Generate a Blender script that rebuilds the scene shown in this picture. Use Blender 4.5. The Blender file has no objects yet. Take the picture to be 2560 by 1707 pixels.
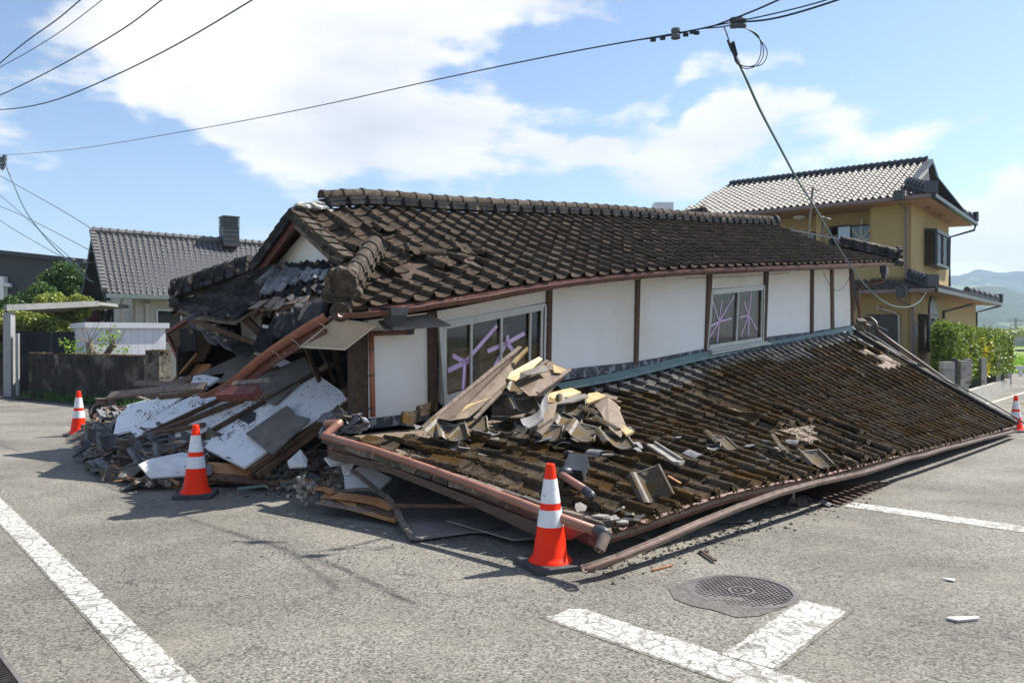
import bpy, math, random
from mathutils import Vector as V, Matrix, noise
R = math.radians
random.seed(7)
scn = bpy.context.scene
col = scn.collection
# ---------------------------------------------------------------- camera
CAMH = 1.57
FPX = 2010.0
PITCH = -0.385
cam_d = bpy.data.cameras.new('camera'); cam = bpy.data.objects.new('camera', cam_d); col.objects.link(cam)
cam.location = (0, 0, CAMH); cam.rotation_euler = (R(90 + PITCH), 0, 0)
cam_d.sensor_width = 36; cam_d.lens = FPX / 2560 * 36; cam_d.clip_end = 6000; cam_d.clip_start = 0.05
scn.camera = cam
# ---------------------------------------------------------------- light
SUN_EL = 49.0
SUNV = V((0.902 * math.cos(R(SUN_EL)), 0.431 * math.cos(R(SUN_EL)), math.sin(R(SUN_EL))))
sd = bpy.data.lights.new('sun', 'SUN'); sd.energy = 5.0; sd.angle = R(0.5); sd.color = (1.0, 0.955, 0.88)
so = bpy.data.objects.new('sun', sd); col.objects.link(so)
so.rotation_euler = SUNV.to_track_quat('Z', 'Y').to_euler(); so.location = (0, 0, 30)
w = bpy.data.worlds.new('World'); scn.world = w; w.use_nodes = True
nt = w.node_tree; N = nt.nodes; L = nt.links
for n in list(N): N.remove(n)
def nd(t, **k):
    n = N.new(t)
    for a, b in k.items(): setattr(n, a, b)
    return n
out = nd('ShaderNodeOutputWorld'); bg = nd('ShaderNodeBackground'); L.new(bg.outputs[0], out.inputs[0])
sky = nd('ShaderNodeTexSky', sky_type='NISHITA'); sky.sun_disc = False
sky.sun_elevation = R(SUN_EL); sky.sun_rotation = math.atan2(0.902, 0.431)
sky.air_density = 1.0; sky.dust_density = 0.4; sky.ozone_density = 2.0
bg.inputs[1].default_value = 0.077
tc = nd('ShaderNodeTexCoord')
def vm(op, a=None, b=None):
    n = nd('ShaderNodeVectorMath', operation=op)
    for i, v in enumerate((a, b)):
        if v is None: continue
        if isinstance(v, (tuple, V)): n.inputs[i].default_value = v
        else: L.new(v, n.inputs[i])
    return n
def mt(op, a=None, b=None, c=None, clamp=False):
    n = nd('ShaderNodeMath', operation=op); n.use_clamp = clamp
    for i, v in enumerate((a, b, c)):
        if v is None: continue
        if isinstance(v, (int, float)): n.inputs[i].default_value = v
        else: L.new(v, n.inputs[i])
    return n.outputs[0]
def rdir(dx, dy):
    px, py = dx * 1.08844, dy * 1.08844
    v = V(((px - 1280) / FPX, 1, -(py - 853.5) / FPX)); v.rotate(Matrix.Rotation(R(PITCH), 3, 'X')); return v
D0 = tc.outputs['Generated']
# stretched noise in direction space: a cloud deck seen towards the horizon
nz = nd('ShaderNodeTexNoise'); nz.inputs['Scale'].default_value = 3.2; nz.inputs['Detail'].default_value = 9; nz.inputs['Roughness'].default_value = 0.56
nz.inputs['Distortion'].default_value = 0.25
mp = nd('ShaderNodeMapping'); mp.inputs['Scale'].default_value = (1.0, 1.0, 2.6); mp.inputs['Location'].default_value = (1.3, 0.4, 2.1)
L.new(D0, mp.inputs[0]); L.new(mp.outputs[0], nz.inputs['Vector'])
dens = mt('MULTIPLY', mt('SUBTRACT', nz.outputs['Fac'], 0.5), 2.9)
nz2 = nd('ShaderNodeTexNoise'); nz2.inputs['Scale'].default_value = 13; nz2.inputs['Detail'].default_value = 8; nz2.inputs['Roughness'].default_value = .6; L.new(mp.outputs[0], nz2.inputs['Vector'])
dens = mt('ADD', dens, mt('MULTIPLY', mt('SUBTRACT', nz2.outputs['Fac'], 0.5), 0.8))
warp = nd('ShaderNodeTexNoise'); warp.inputs['Scale'].default_value = 5; warp.inputs['Detail'].default_value = 4
L.new(D0, warp.inputs['Vector'])
wv = vm('SCALE', vm('SUBTRACT', warp.outputs['Color'], (0.5, 0.5, 0.5)).outputs[0]); wv.inputs[3].default_value = 0.22
DW = vm('ADD', D0, wv.outputs[0]).outputs[0]
# (x, y, half width, half height, amount): where the cumulus banks stand
CL = [(560, 30, 540, 150, .54), (930, 160, 260, 170, .50), (330, 110, 260, 120, .36), (700, 230, 260, 90, .34), (600, 330, 150, 90, .22), (820, 370, 220, 80, .22), (1150, 370, 380, 60, .24), (1260, 270, 160, 60, -.22), (380, 400, 200, 90, -.2),
      (1390, 30, 130, 60, .5), (1560, 225, 260, 26, .34), (1790, 175, 60, 26, .40), (1760, 300, 260, 26, .30), (1500, 345, 300, 26, .26), (1560, 390, 420, 55, .26),
      (2300, 470, 130, 50, 1.0), (2280, 570, 190, 45, .95), (1000, 440, 600, 70, .12), (2100, 400, 200, 60, -.2), (2200, 270, 200, 30, .12),
      (200, 470, 330, 140, -.32), (0, 10, 90, 60, -.75), (250, 330, 170, 90, -.28), (2150, 120, 330, 160, -.3), (1330, 190, 170, 90, -.34), (1240, 60, 60, 90, -.30), (1620, 120, 260, 60, -.30), (1500, 290, 200, 30, -.12), (1950, 420, 200, 70, -.1), (1450, 130, 250, 50, -.2)]
for (x, y, a, b, k) in CL:
    c = rdir(x, y).normalized()
    n1 = vm('SUBTRACT', DW, tuple(c))
    ax = a * 1.088 / FPX; ay = b * 1.088 / FPX
    n2 = vm('MULTIPLY', n1.outputs[0], (1 / ax, 1 / ax, 1 / ay))
    n3 = vm('LENGTH', n2.outputs[0])
    g = mt('EXPONENT', mt('MULTIPLY', mt('POWER', n3.outputs['Value'], 2), -0.9))
    dens = mt('ADD', dens, mt('MULTIPLY', g, k))
cf = nd('ShaderNodeMapRange'); cf.interpolation_type = 'SMOOTHSTEP'
cf.inputs['From Min'].default_value = 0.03; cf.inputs['From Max'].default_value = 0.46
L.new(dens, cf.inputs['Value'])
# brightness inside the cloud
sh = nd('ShaderNodeTexNoise'); sh.inputs['Scale'].default_value = 3.4; sh.inputs['Detail'].default_value = 7
L.new(mp.outputs[0], sh.inputs['Vector'])
cr = nd('ShaderNodeValToRGB')
cr.color_ramp.elements[0].position = .33; cr.color_ramp.elements[0].color = (5.2, 5.4, 5.8, 1)
cr.color_ramp.elements[1].position = .62; cr.color_ramp.elements[1].color = (8.1, 8.0, 7.95, 1)
L.new(sh.outputs['Fac'], cr.inputs[0])
mixc = nd('ShaderNodeMix', data_type='RGBA')
skg = nd('ShaderNodeMix', data_type='RGBA', blend_type='MULTIPLY'); skg.inputs[0].default_value = 1
L.new(sky.outputs[0], skg.inputs[6]); skg.inputs[7].default_value = (1.20, 1.20, 1.22, 1)
L.new(cf.outputs[0], mixc.inputs[0]); L.new(skg.outputs[2], mixc.inputs[6]); L.new(cr.outputs[0], mixc.inputs[7])
L.new(mixc.outputs[2], bg.inputs[0])
scn.view_settings.view_transform = 'Standard'; scn.view_settings.look = 'None'
scn.view_settings.exposure = 0.9; scn.view_settings.gamma = 1.0
scn.cycles.max_bounces = 6; scn.cycles.diffuse_bounces = 3; scn.cycles.glossy_bounces = 3; scn.cycles.transparent_max_bounces = 12
scn.cycles.volume_bounces = 0
scn.cycles.use_denoising = True

# ---------------------------------------------------------------- geometry helpers
def gz(x, y):
    s = x + y - 6
    s = max(0.0, s)
    return -0.0145 * min(s, 34)
CO = V((0, 0, CAMH))
def pt(dx, dy, depth):
    r = rdir(dx, dy); return CO + r * (depth / r.y)
def onP(dx, dy, pl):                      # ray meets the vertical or tilted plane (point, normal)
    r = rdir(dx, dy); p0, n = pl
    return CO + r * ((p0 - CO).dot(n) / r.dot(n))
def onG(dx, dy, h=0.0):
    r = rdir(dx, dy); z = 0.0
    for _ in range(30):
        k = (z + h - CAMH) / r.z; p = CO + r * k; z = gz(p.x, p.y)
    return p
def vplane(x0, y0, ax, ay):               # vertical plane through a plan point along a plan direction
    return (V((x0, y0, 0)), V((-ay, ax, 0)).normalized())
class MB:
    def __init__(s): s.v = []; s.f = []; s.r = []; s.uv = {}
    def add(s, vs, fs, r=None):
        b = len(s.v); s.v += [tuple(p) for p in vs]
        if r is None: r = random.random()
        for f in fs: s.f.append(tuple(i + b for i in f)); s.r.append(r)
        return s
    def box(s, c, sz, rot=None, r=None):
        c = V(c); hx, hy, hz = sz[0] / 2, sz[1] / 2, sz[2] / 2; vs = []
        for x in (-hx, hx):
            for y in (-hy, hy):
                for z in (-hz, hz):
                    p = V((x, y, z))
                    if rot is not None: p = rot @ p
                    vs.append(c + p)
        return s.add(vs, [(0, 1, 3, 2), (4, 6, 7, 5), (0, 4, 5, 1), (2, 3, 7, 6), (0, 2, 6, 4), (1, 5, 7, 3)], r)
    def beam(s, p0, p1, wd, ht, up=(0, 0, 1), r=None):
        p0 = V(p0); p1 = V(p1); d = (p1 - p0); ln = d.length; d.normalize()
        up = V(up); sd_ = d.cross(up)
        if sd_.length < 1e-4: sd_ = d.cross(V((1, 0, 0)))
        sd_.normalize(); u2 = sd_.cross(d).normalized()
        rot = Matrix((d, sd_, u2)).transposed()
        return s.box((p0 + p1) / 2, (ln, wd, ht), rot, r)
    def slab(s, pts, th, r=None, nrm=None):  # convex or simple polygon with thickness
        pts = [V(p) for p in pts]
        if nrm is None:
            nrm = V((0, 0, 0))
            for i in range(len(pts)):
                nrm += pts[i].cross(pts[(i + 1) % len(pts)])
            nrm.normalize()
        n = len(pts); vs = [p + nrm * (th / 2) for p in pts] + [p - nrm * (th / 2) for p in pts]
        fs = [tuple(range(n)), tuple(range(2 * n - 1, n - 1, -1))]
        for i in range(n): j = (i + 1) % n; fs.append((i, i + n, j + n, j))
        return s.add(vs, fs, r)
    def tube(s, pts, rad, n=8, r=None, caps=True, half=None):
        pts = [V(p) for p in pts]; vs = []; m = len(pts); prev = None
        for i, p in enumerate(pts):
            d = (pts[min(i + 1, m - 1)] - pts[max(i - 1, 0)]).normalized()
            up = V((0, 0, 1)) if abs(d.z) < .95 else V((0, 1, 0))
            a = d.cross(up).normalized(); b = a.cross(d).normalized()
            rr = rad(i / (m - 1)) if callable(rad) else rad
            for k in range(n):
                t = 2 * math.pi * k / n
                vs.append(p + a * math.cos(t) * rr + b * math.sin(t) * rr)
        fs = []
        for i in range(m - 1):
            for k in range(n):
                k2 = (k + 1) % n
                fs.append((i * n + k, i * n + k2, (i + 1) * n + k2, (i + 1) * n + k))
        if caps: fs.append(tuple(range(n - 1, -1, -1))); fs.append(tuple(range((m - 1) * n, m * n)))
        return s.add(vs, fs, r)
    def gutter(s, pts, rad, r=None, n=7):   # half-round channel, open on top
        pts = [V(p) for p in pts]; m = len(pts); vs = []
        for i, p in enumerate(pts):
            d = (pts[min(i + 1, m - 1)] - pts[max(i - 1, 0)]).normalized()
            a = d.cross(V((0, 0, 1))).normalized(); b = a.cross(d).normalized()
            for rr in (rad, rad * .86):
                for k in range(n):
                    t = math.pi + math.pi * k / (n - 1)
                    vs.append(p + a * math.cos(t) * rr + b * math.sin(t) * rr)
        fs = []; q = 2 * n
        for i in range(m - 1):
            for k in range(n - 1):
                fs.append((i * q + k, i * q + k + 1, (i + 1) * q + k + 1, (i + 1) * q + k))
                fs.append((i * q + n + k, (i + 1) * q + n + k, (i + 1) * q + n + k + 1, i * q + n + k + 1))
            fs.append((i * q, (i + 1) * q, (i + 1) * q + n, i * q + n)); fs.append((i * q + n - 1, i * q + 2 * n - 1, (i + 1) * q + 2 * n - 1, (i + 1) * q + n - 1))
        return s.add(vs, fs, r)
    def lathe(s, prof, n=32, c=(0, 0, 0), r=None):
        vs = []; m = len(prof); c = V(c)
        for (rr, z) in prof:
            for k in range(n):
                t = 2 * math.pi * k / n; vs.append(c + V((rr * math.cos(t), rr * math.sin(t), z)))
        fs = [(i * n + k, i * n + (k + 1) % n, (i + 1) * n + (k + 1) % n, (i + 1) * n + k) for i in range(m - 1) for k in range(n)]
        return s.add(vs, fs, r)
    def grid(s, P, nu, nv, r=None, th=0):   # P(a,b) -> point
        vs = [P(i / nu, j / nv) for j in range(nv + 1) for i in range(nu + 1)]
        fs = [(j * (nu + 1) + i, j * (nu + 1) + i + 1, (j + 1) * (nu + 1) + i + 1, (j + 1) * (nu + 1) + i) for j in range(nv) for i in range(nu)]
        if th:
            o = len(vs); nn = (vs[1] - vs[0]).cross(vs[nu + 1] - vs[0]).normalized()
            vs = vs + [p - nn * th for p in vs]; fs2 = [tuple(reversed([i + o for i in f])) for f in fs]
            bd = [i for i in range(nu + 1)] + [(j + 1) * (nu + 1) - 1 for j in range(1, nv + 1)] + [nv * (nu + 1) + i for i in range(nu - 1, -1, -1)] + [j * (nu + 1) for j in range(nv - 1, 0, -1)]
            fs = fs + fs2 + [(bd[i], bd[i] + o, bd[(i + 1) % len(bd)] + o, bd[(i + 1) % len(bd)]) for i in range(len(bd))]
        return s.add(vs, fs, r)
    def build(s, name, m, parent=None, smooth=False, label=None, cat=None, group=None, kind=None):
        me = bpy.data.meshes.new(name); me.from_pydata(s.v, [], s.f)
        at = me.attributes.new('rnd', 'FLOAT', 'FACE'); at.data.foreach_set('value', s.r)
        if smooth: me.polygons.foreach_set('use_smooth', [True] * len(me.polygons))
        me.materials.append(m); me.update()
        o = bpy.data.objects.new(name, me); col.objects.link(o)
        if parent is not None: adopt(o, parent)
        tag(o, label, cat, group, kind); return o
def adopt(o, parent):
    o.parent = parent
    rt = parent
    while rt.parent is not None: rt = rt.parent
    if parent is rt: o.matrix_parent_inverse = Matrix.Translation(-V(rt.location))
def tag(o, label=None, cat=None, group=None, kind=None):
    if label: o['label'] = label
    if cat: o['category'] = cat
    if group: o['group'] = group
    if kind: o['kind'] = kind
    return o
def thing(name, loc, label, cat, group=None):
    o = bpy.data.objects.new(name, None); col.objects.link(o); o.location = loc; o.empty_display_size = .2
    return tag(o, label, cat, group)
def sharp(o, ang=35):
    o.data.polygons.foreach_set('use_smooth', [True] * len(o.data.polygons))
    try: o.data.set_sharp_from_angle(angle=R(ang))
    except Exception: pass
    return o

# ---------------------------------------------------------------- materials
MC = {}
def mat(name, c1, c2=None, sc=6, rough=.8, bump=.0, bsc=40, rnd=.25, spots=None, ssc=30, sth=.62, metal=0, spec=.5, detail=6, wave=None, stretch=None, c3=None, s3=1.5, t3=.5, w3=.12, sheen=0):
    m = bpy.data.materials.new(name); m.use_nodes = True; t = m.node_tree; N_ = t.nodes; L_ = t.links
    b = N_['Principled BSDF']; b.inputs['Roughness'].default_value = rough; b.inputs['Metallic'].default_value = metal; b.inputs['Specular IOR Level'].default_value = spec
    c = N_.new('ShaderNodeTexCoord'); co = c.outputs['Object']
    if stretch:
        mpn = N_.new('ShaderNodeMapping'); mpn.inputs['Scale'].default_value = stretch; L_.new(co, mpn.inputs[0]); co2 = mpn.outputs[0]
    else: co2 = co
    n1 = N_.new('ShaderNodeTexNoise'); n1.inputs['Scale'].default_value = sc; n1.inputs['Detail'].default_value = detail; n1.inputs['Roughness'].default_value = .65; L_.new(co2, n1.inputs['Vector'])
    rp = N_.new('ShaderNodeValToRGB'); rp.color_ramp.elements[0].position = .32; rp.color_ramp.elements[1].position = .68
    rp.color_ramp.elements[0].color = (*c1, 1); rp.color_ramp.elements[1].color = (*(c2 or c1), 1); L_.new(n1.outputs['Fac'], rp.inputs[0]); cc = rp.outputs[0]
    def mixer(fac, a, bb, bt='MIX'):
        mx = N_.new('ShaderNodeMix'); mx.data_type = 'RGBA'; mx.blend_type = bt
        if isinstance(fac, float): mx.inputs[0].default_value = fac
        else: L_.new(fac, mx.inputs[0])
        for i, q in ((6, a), (7, bb)):
            if isinstance(q, tuple): mx.inputs[i].default_value = (*q, 1)
            else: L_.new(q, mx.inputs[i])
        return mx.outputs[2]
    if c3:
        n3 = N_.new('ShaderNodeTexNoise'); n3.inputs['Scale'].default_value = s3; n3.inputs['Detail'].default_value = 7; n3.inputs['Roughness'].default_value = .6; L_.new(co, n3.inputs['Vector'])
        mr = N_.new('ShaderNodeMapRange'); mr.inputs['From Min'].default_value = t3; mr.inputs['From Max'].default_value = t3 + w3; L_.new(n3.outputs['Fac'], mr.inputs['Value'])
        cc = mixer(mr.outputs[0], cc, c3)
    if spots:
        n2 = N_.new('ShaderNodeTexNoise'); n2.inputs['Scale'].default_value = ssc; n2.inputs['Detail'].default_value = 3; L_.new(co, n2.inputs['Vector'])
        mr = N_.new('ShaderNodeMapRange'); mr.inputs['From Min'].default_value = sth; mr.inputs['From Max'].default_value = sth + .06; L_.new(n2.outputs['Fac'], mr.inputs['Value'])
        cc = mixer(mr.outputs[0], cc, spots)
    if rnd:
        at = N_.new('ShaderNodeAttribute'); at.attribute_name = 'rnd'
        mr = N_.new('ShaderNodeMapRange'); mr.inputs['To Min'].default_value = 1 - rnd; mr.inputs['To Max'].default_value = 1 + rnd; L_.new(at.outputs['Fac'], mr.inputs['Value'])
        vmn = N_.new('ShaderNodeVectorMath'); vmn.operation = 'SCALE'; L_.new(cc, vmn.inputs[0]); L_.new(mr.outputs[0], vmn.inputs['Scale']); cc = vmn.outputs[0]
    L_.new(cc, b.inputs['Base Color'])
    if bump:
        nb = N_.new('ShaderNodeTexNoise'); nb.inputs['Scale'].default_value = bsc; nb.inputs['Detail'].default_value = 5; L_.new(co2, nb.inputs['Vector'])
        bp = N_.new('ShaderNodeBump'); bp.inputs['Strength'].default_value = bump; bp.inputs['Distance'].default_value = .01; L_.new(nb.outputs['Fac'], bp.inputs['Height']); L_.new(bp.outputs[0], b.inputs['Normal'])
    MC[name] = m; return m
M_tile = mat('old_roof_tile', (.036, .027, .020), (.108, .079, .057), 16, .9, .8, 70, .24, (.33, .30, .25), 26, .72, spec=.08)
M_tileL = mat('mossy_roof_tile', (.034, .025, .018), (.110, .083, .057), 14, .95, 1, 60, .35, (.24, .21, .17), 19, .69, c3=(.062, .035, .011), s3=2.2, t3=.46, w3=.12, spec=.06)
M_tileD = mat('dark_hip_tile', (.020, .020, .022), (.055, .052, .052), 9, .7, .4, 80, .5, (.26, .20, .14), 5, .63, spec=.15)
M_ridge = mat('weathered_ridge_tile', (.038, .031, .025), (.125, .10, .078), 14, .85, .6, 80, .25, (.42, .40, .36), 18, .68, spec=.1)
M_moss = mat('moss', (.026, .016, .005), (.088, .050, .013), 20, 1, .8, 150, .45)
M_wood = mat('aged_timber', (.04, .021, .012), (.14, .075, .042), 22, .75, .4, 60, .4, stretch=(1, 1, 1))
M_woodR = mat('red_painted_timber', (.075, .020, .015), (.16, .045, .030), 12, .6, .4, 50, .3, (.24, .17, .13), 22, .62)
M_woodG = mat('grey_weathered_timber', (.10, .072, .055), (.25, .19, .15), 22, .85, .5, 70, .3)
M_woodO = mat('splintered_plywood', (.30, .125, .04), (.50, .25, .10), 12, .6, .3, 60, .3)
M_pine = mat('fresh_pine', (.42, .28, .12), (.60, .43, .21), 10, .6, .3, 60, .15)
M_board = mat('grey_board', (.12, .105, .09), (.22, .195, .17), 5, .85, .4, 60, .25, (.05, .045, .04), 16, .72)
M_felt = mat('roof_underlay', (.14, .10, .07), (.24, .18, .13), 6, .8, .4, 40, .2, c3=(.09, .07, .05), s3=7, t3=.6)
M_plast = mat('white_plaster', (.85, .835, .80), (.88, .865, .835), 3, .75, .15, 60, .02, c3=(.76, .69, .58), s3=.7, t3=.48, w3=.3)
M_plastB = mat('broken_plaster', (.62, .60, .58), (.82, .81, .80), 6, .8, .5, 40, .12, (.12, .10, .08), 12, .66)
M_mud = mat('clay_and_mortar', (.20, .17, .14), (.42, .38, .33), 18, .9, .9, 60, .35)
M_gut = mat('brown_gutter', (.125, .058, .040), (.18, .088, .062), 6, .38, .1, 40, .12, spec=.5)
M_gutO = mat('orange_gutter', (.30, .105, .055), (.40, .155, .085), 5, .42, .1, 40, .12)
M_gutS = mat('salmon_pipe', (.28, .115, .075), (.40, .19, .13), 3, .5, .15, 30, .1, (.14, .10, .08), 14, .64)
M_gutD = mat('dirty_fallen_gutter', (.13, .085, .065), (.29, .21, .165), 9, .6, .3, 60, .2, (.12, .09, .07), 20, .6)
M_teal = mat('teal_flashing', (.14, .21, .195), (.21, .30, .28), 5, .5, .1, 40, .1)
M_black = mat('dark_plastic', (.03, .035, .04), (.06, .065, .075), 6, .45, .1, 40, .1)
M_dark = mat('dark_interior', (.010, .007, .005), (.030, .020, .014), 6, .9, .2, 20, .3)  # near-black: the darkness of unlit depths is put into the colour
M_alu = mat('aluminium_frame', (.42, .41, .38), (.52, .51, .48), 8, .45, .1, 40, .05, metal=.35)
M_tape = mat('violet_tape', (.66, .44, .72), (.76, .54, .80), 5, .6, 0, 0, .1)
M_slate = mat('broken_tile', (.075, .078, .084), (.20, .20, .205), 10, .75, .5, 60, .5, (.30, .28, .24), 12, .66)
M_slateB = mat('broken_tile_brown', (.06, .048, .038), (.17, .14, .115), 10, .85, .6, 60, .5, (.34, .32, .28), 12, .64)
M_conc = mat('concrete_block', (.28, .26, .23), (.42, .40, .36), 6, .9, .5, 60, .15, (.10, .09, .06), 8, .62)
M_pebble = mat('fresh_tile_edge', (.42, .40, .36), (.6, .58, .54), 8, .8, .3, 40, .15)
def glass(name, tint=(.78, .79, .78), g=.045):
    m = bpy.data.materials.new(name); m.use_nodes = True; t = m.node_tree; t.nodes.clear()
    o_ = t.nodes.new('ShaderNodeOutputMaterial'); a = t.nodes.new('ShaderNodeBsdfTransparent'); a.inputs[0].default_value = (*tint, 1)
    b = t.nodes.new('ShaderNodeBsdfGlossy'); b.inputs['Roughness'].default_value = .03; x = t.nodes.new('ShaderNodeMixShader')
    fr = t.nodes.new('ShaderNodeLayerWeight'); fr.inputs[0].default_value = .06
    ad = t.nodes.new('ShaderNodeMath'); ad.operation = 'ADD'; ad.inputs[1].default_value = g; t.links.new(fr.outputs['Fresnel'], ad.inputs[0]); t.links.new(ad.outputs[0], x.inputs[0])
    t.links.new(a.outputs[0], x.inputs[1]); t.links.new(b.outputs[0], x.inputs[2]); t.links.new(x.outputs[0], o_.inputs[0]); return m
M_glass = glass('window_glass')
M_glassD = glass('tinted_glass', (.12, .16, .18), .25)
def asphalt(name, c_lo, c_hi, paint=False, crack=True):
    m = bpy.data.materials.new(name); m.use_nodes = True; t = m.node_tree; N_ = t.nodes; L_ = t.links; b = N_['Principled BSDF']
    b.inputs['Roughness'].default_value = .85; b.inputs['Specular IOR Level'].default_value = .3
    c = N_.new('ShaderNodeTexCoord'); co = c.outputs['Object']
    def noise_(sc, de=3, ro=.5, src=co):
        n = N_.new('ShaderNodeTexNoise'); n.inputs['Scale'].default_value = sc; n.inputs['Detail'].default_value = de; n.inputs['Roughness'].default_value = ro; L_.new(src, n.inputs['Vector']); return n
    def mr_(src, a, bb, c0=0., c1=1.):
        n = N_.new('ShaderNodeMapRange'); n.inputs['From Min'].default_value = a; n.inputs['From Max'].default_value = bb; n.inputs['To Min'].default_value = c0; n.inputs['To Max'].default_value = c1; L_.new(src, n.inputs['Value']); return n.outputs[0]
    def mx_(fac, a, bb, bt='MIX'):
        mx = N_.new('ShaderNodeMix'); mx.data_type = 'RGBA'; mx.blend_type = bt
        if isinstance(fac, (int, float)): mx.inputs[0].default_value = fac
        else: L_.new(fac, mx.inputs[0])
        for i, q in ((6, a), (7, bb)):
            if isinstance(q, tuple): mx.inputs[i].default_value = (*q, 1)
            else: L_.new(q, mx.inputs[i])
        return mx.outputs[2]
    vo = N_.new('ShaderNodeTexVoronoi'); vo.inputs['Scale'].default_value = 78; L_.new(co, vo.inputs['Vector'])
    sep = N_.new('ShaderNodeSeparateColor'); L_.new(vo.outputs['Color'], sep.inputs[0])
    n70 = noise_(60, 4, .75)
    sp = N_.new('ShaderNodeMath'); sp.operation = 'MULTIPLY_ADD'; L_.new(sep.outputs[0], sp.inputs[0]); sp.inputs[1].default_value = .35; L_.new(n70.outputs['Fac'], sp.inputs[2])
    cc = mx_(mr_(sp.outputs[0], .42, .86), c_lo, c_hi)
    pit = noise_(28, 6, .8); cc = mx_(mr_(pit.outputs['Fac'], .58, .65, 0, .8), cc, (.045, .043, .04))
    big = noise_(.55, 7, .65); cc = mx_(mr_(big.outputs['Fac'], .42, .62, 0, .38), cc, tuple(v * .62 for v in c_lo))
    warm = noise_(.9, 4, .6); cc = mx_(mr_(warm.outputs['Fac'], .5, .72, 0, .35), cc, tuple(v * k for v, k in zip(c_hi, (1.05, 1.0, .90))))
    crk = None
    if crack:
        wn = noise_(1.6, 5, .6); ws = N_.new('ShaderNodeVectorMath'); ws.operation = 'MULTIPLY_ADD'; L_.new(wn.outputs['Color'], ws.inputs[0]); ws.inputs[1].default_value = (.9, .9, 0); L_.new(co, ws.inputs[2])
        vc = N_.new('ShaderNodeTexVoronoi'); vc.feature = 'DISTANCE_TO_EDGE'; vc.inputs['Scale'].default_value = 1.5; L_.new(ws.outputs[0], vc.inputs['Vector'])
        gate = noise_(.7, 2); ln = mr_(vc.outputs['Distance'], .001, .009, 1, 0); gt = mr_(gate.outputs['Fac'], .47, .56, 0, .85)
        ml = N_.new('ShaderNodeMath'); ml.operation = 'MULTIPLY'; L_.new(ln, ml.inputs[0]); L_.new(gt, ml.inputs[1]); cc = mx_(ml.outputs[0], cc, (.05, .047, .042)); crk = ml
    if paint:
        uv = N_.new('ShaderNodeAttribute'); uv.attribute_name = 'edge'
        wn2 = noise_(14, 6, .75); a1 = N_.new('ShaderNodeMath'); a1.operation = 'MULTIPLY_ADD'; L_.new(wn2.outputs['Fac'], a1.inputs[0]); a1.inputs[1].default_value = 1.0; L_.new(uv.outputs['Fac'], a1.inputs[2])
        keep = mr_(a1.outputs[0], 1.04, 1.14, 1, 0)
        st = noise_(5, 5, .6); st2 = N_.new('ShaderNodeMath'); st2.operation = 'MULTIPLY'; L_.new(keep, st2.inputs[0]); L_.new(mr_(st.outputs['Fac'], .55, .68, 1, .25), st2.inputs[1])
        fine = noise_(75, 3, .7); st3 = N_.new('ShaderNodeMath'); st3.operation = 'MULTIPLY'; L_.new(st2.outputs[0], st3.inputs[0]); L_.new(mr_(fine.outputs['Fac'], .54, .64, 1, .05), st3.inputs[1])
        ws2 = N_.new('ShaderNodeVectorMath'); ws2.operation = 'MULTIPLY_ADD'; L_.new(noise_(7, 4, .6).outputs['Color'], ws2.inputs[0]); ws2.inputs[1].default_value = (.09, .09, 0); L_.new(co, ws2.inputs[2])
        vc2 = N_.new('ShaderNodeTexVoronoi'); vc2.feature = 'DISTANCE_TO_EDGE'; vc2.inputs['Scale'].default_value = 8; L_.new(ws2.outputs[0], vc2.inputs['Vector'])
        st4 = N_.new('ShaderNodeMath'); st4.operation = 'MULTIPLY'; L_.new(st3.outputs[0], st4.inputs[0]); L_.new(mr_(vc2.outputs['Distance'], .01, .05, .15, 1), st4.inputs[1])
        chp = noise_(24, 7, .8); st5 = N_.new('ShaderNodeMath'); st5.operation = 'MULTIPLY'; L_.new(st4.outputs[0], st5.inputs[0]); L_.new(mr_(chp.outputs['Fac'], .51, .58, 1, .15), st5.inputs[1])
        cc = mx_(st5.outputs[0], cc, (.58, .565, .53))
    L_.new(cc, b.inputs['Base Color'])
    bp = N_.new('ShaderNodeBump'); bp.inputs['Strength'].default_value = .75; bp.inputs['Distance'].default_value = .008; L_.new(sp.outputs[0], bp.inputs['Height'])
    bp2 = N_.new('ShaderNodeBump'); bp2.inputs['Strength'].default_value = .5; bp2.inputs['Distance'].default_value = -.01; L_.new(pit.outputs['Fac'], bp2.inputs['Height']); L_.new(bp.outputs[0], bp2.inputs['Normal']); L_.new(bp2.outputs[0], b.inputs['Normal'])
    return m
AC = ((.048, .044, .038), (.320, .298, .254))
M_asph = asphalt('asphalt', *AC)
M_paint = asphalt('worn_road_paint', *AC, paint=True)
M_patch = asphalt('newer_asphalt', (.07, .062, .057), (.20, .182, .168), crack=False)
M_soil = mat('dry_soil_and_grass', (.10, .10, .04), (.16, .15, .08), 1.2, 1, .6, 20, 0, c3=(.07, .11, .025), s3=.3, t3=.5)

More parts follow.
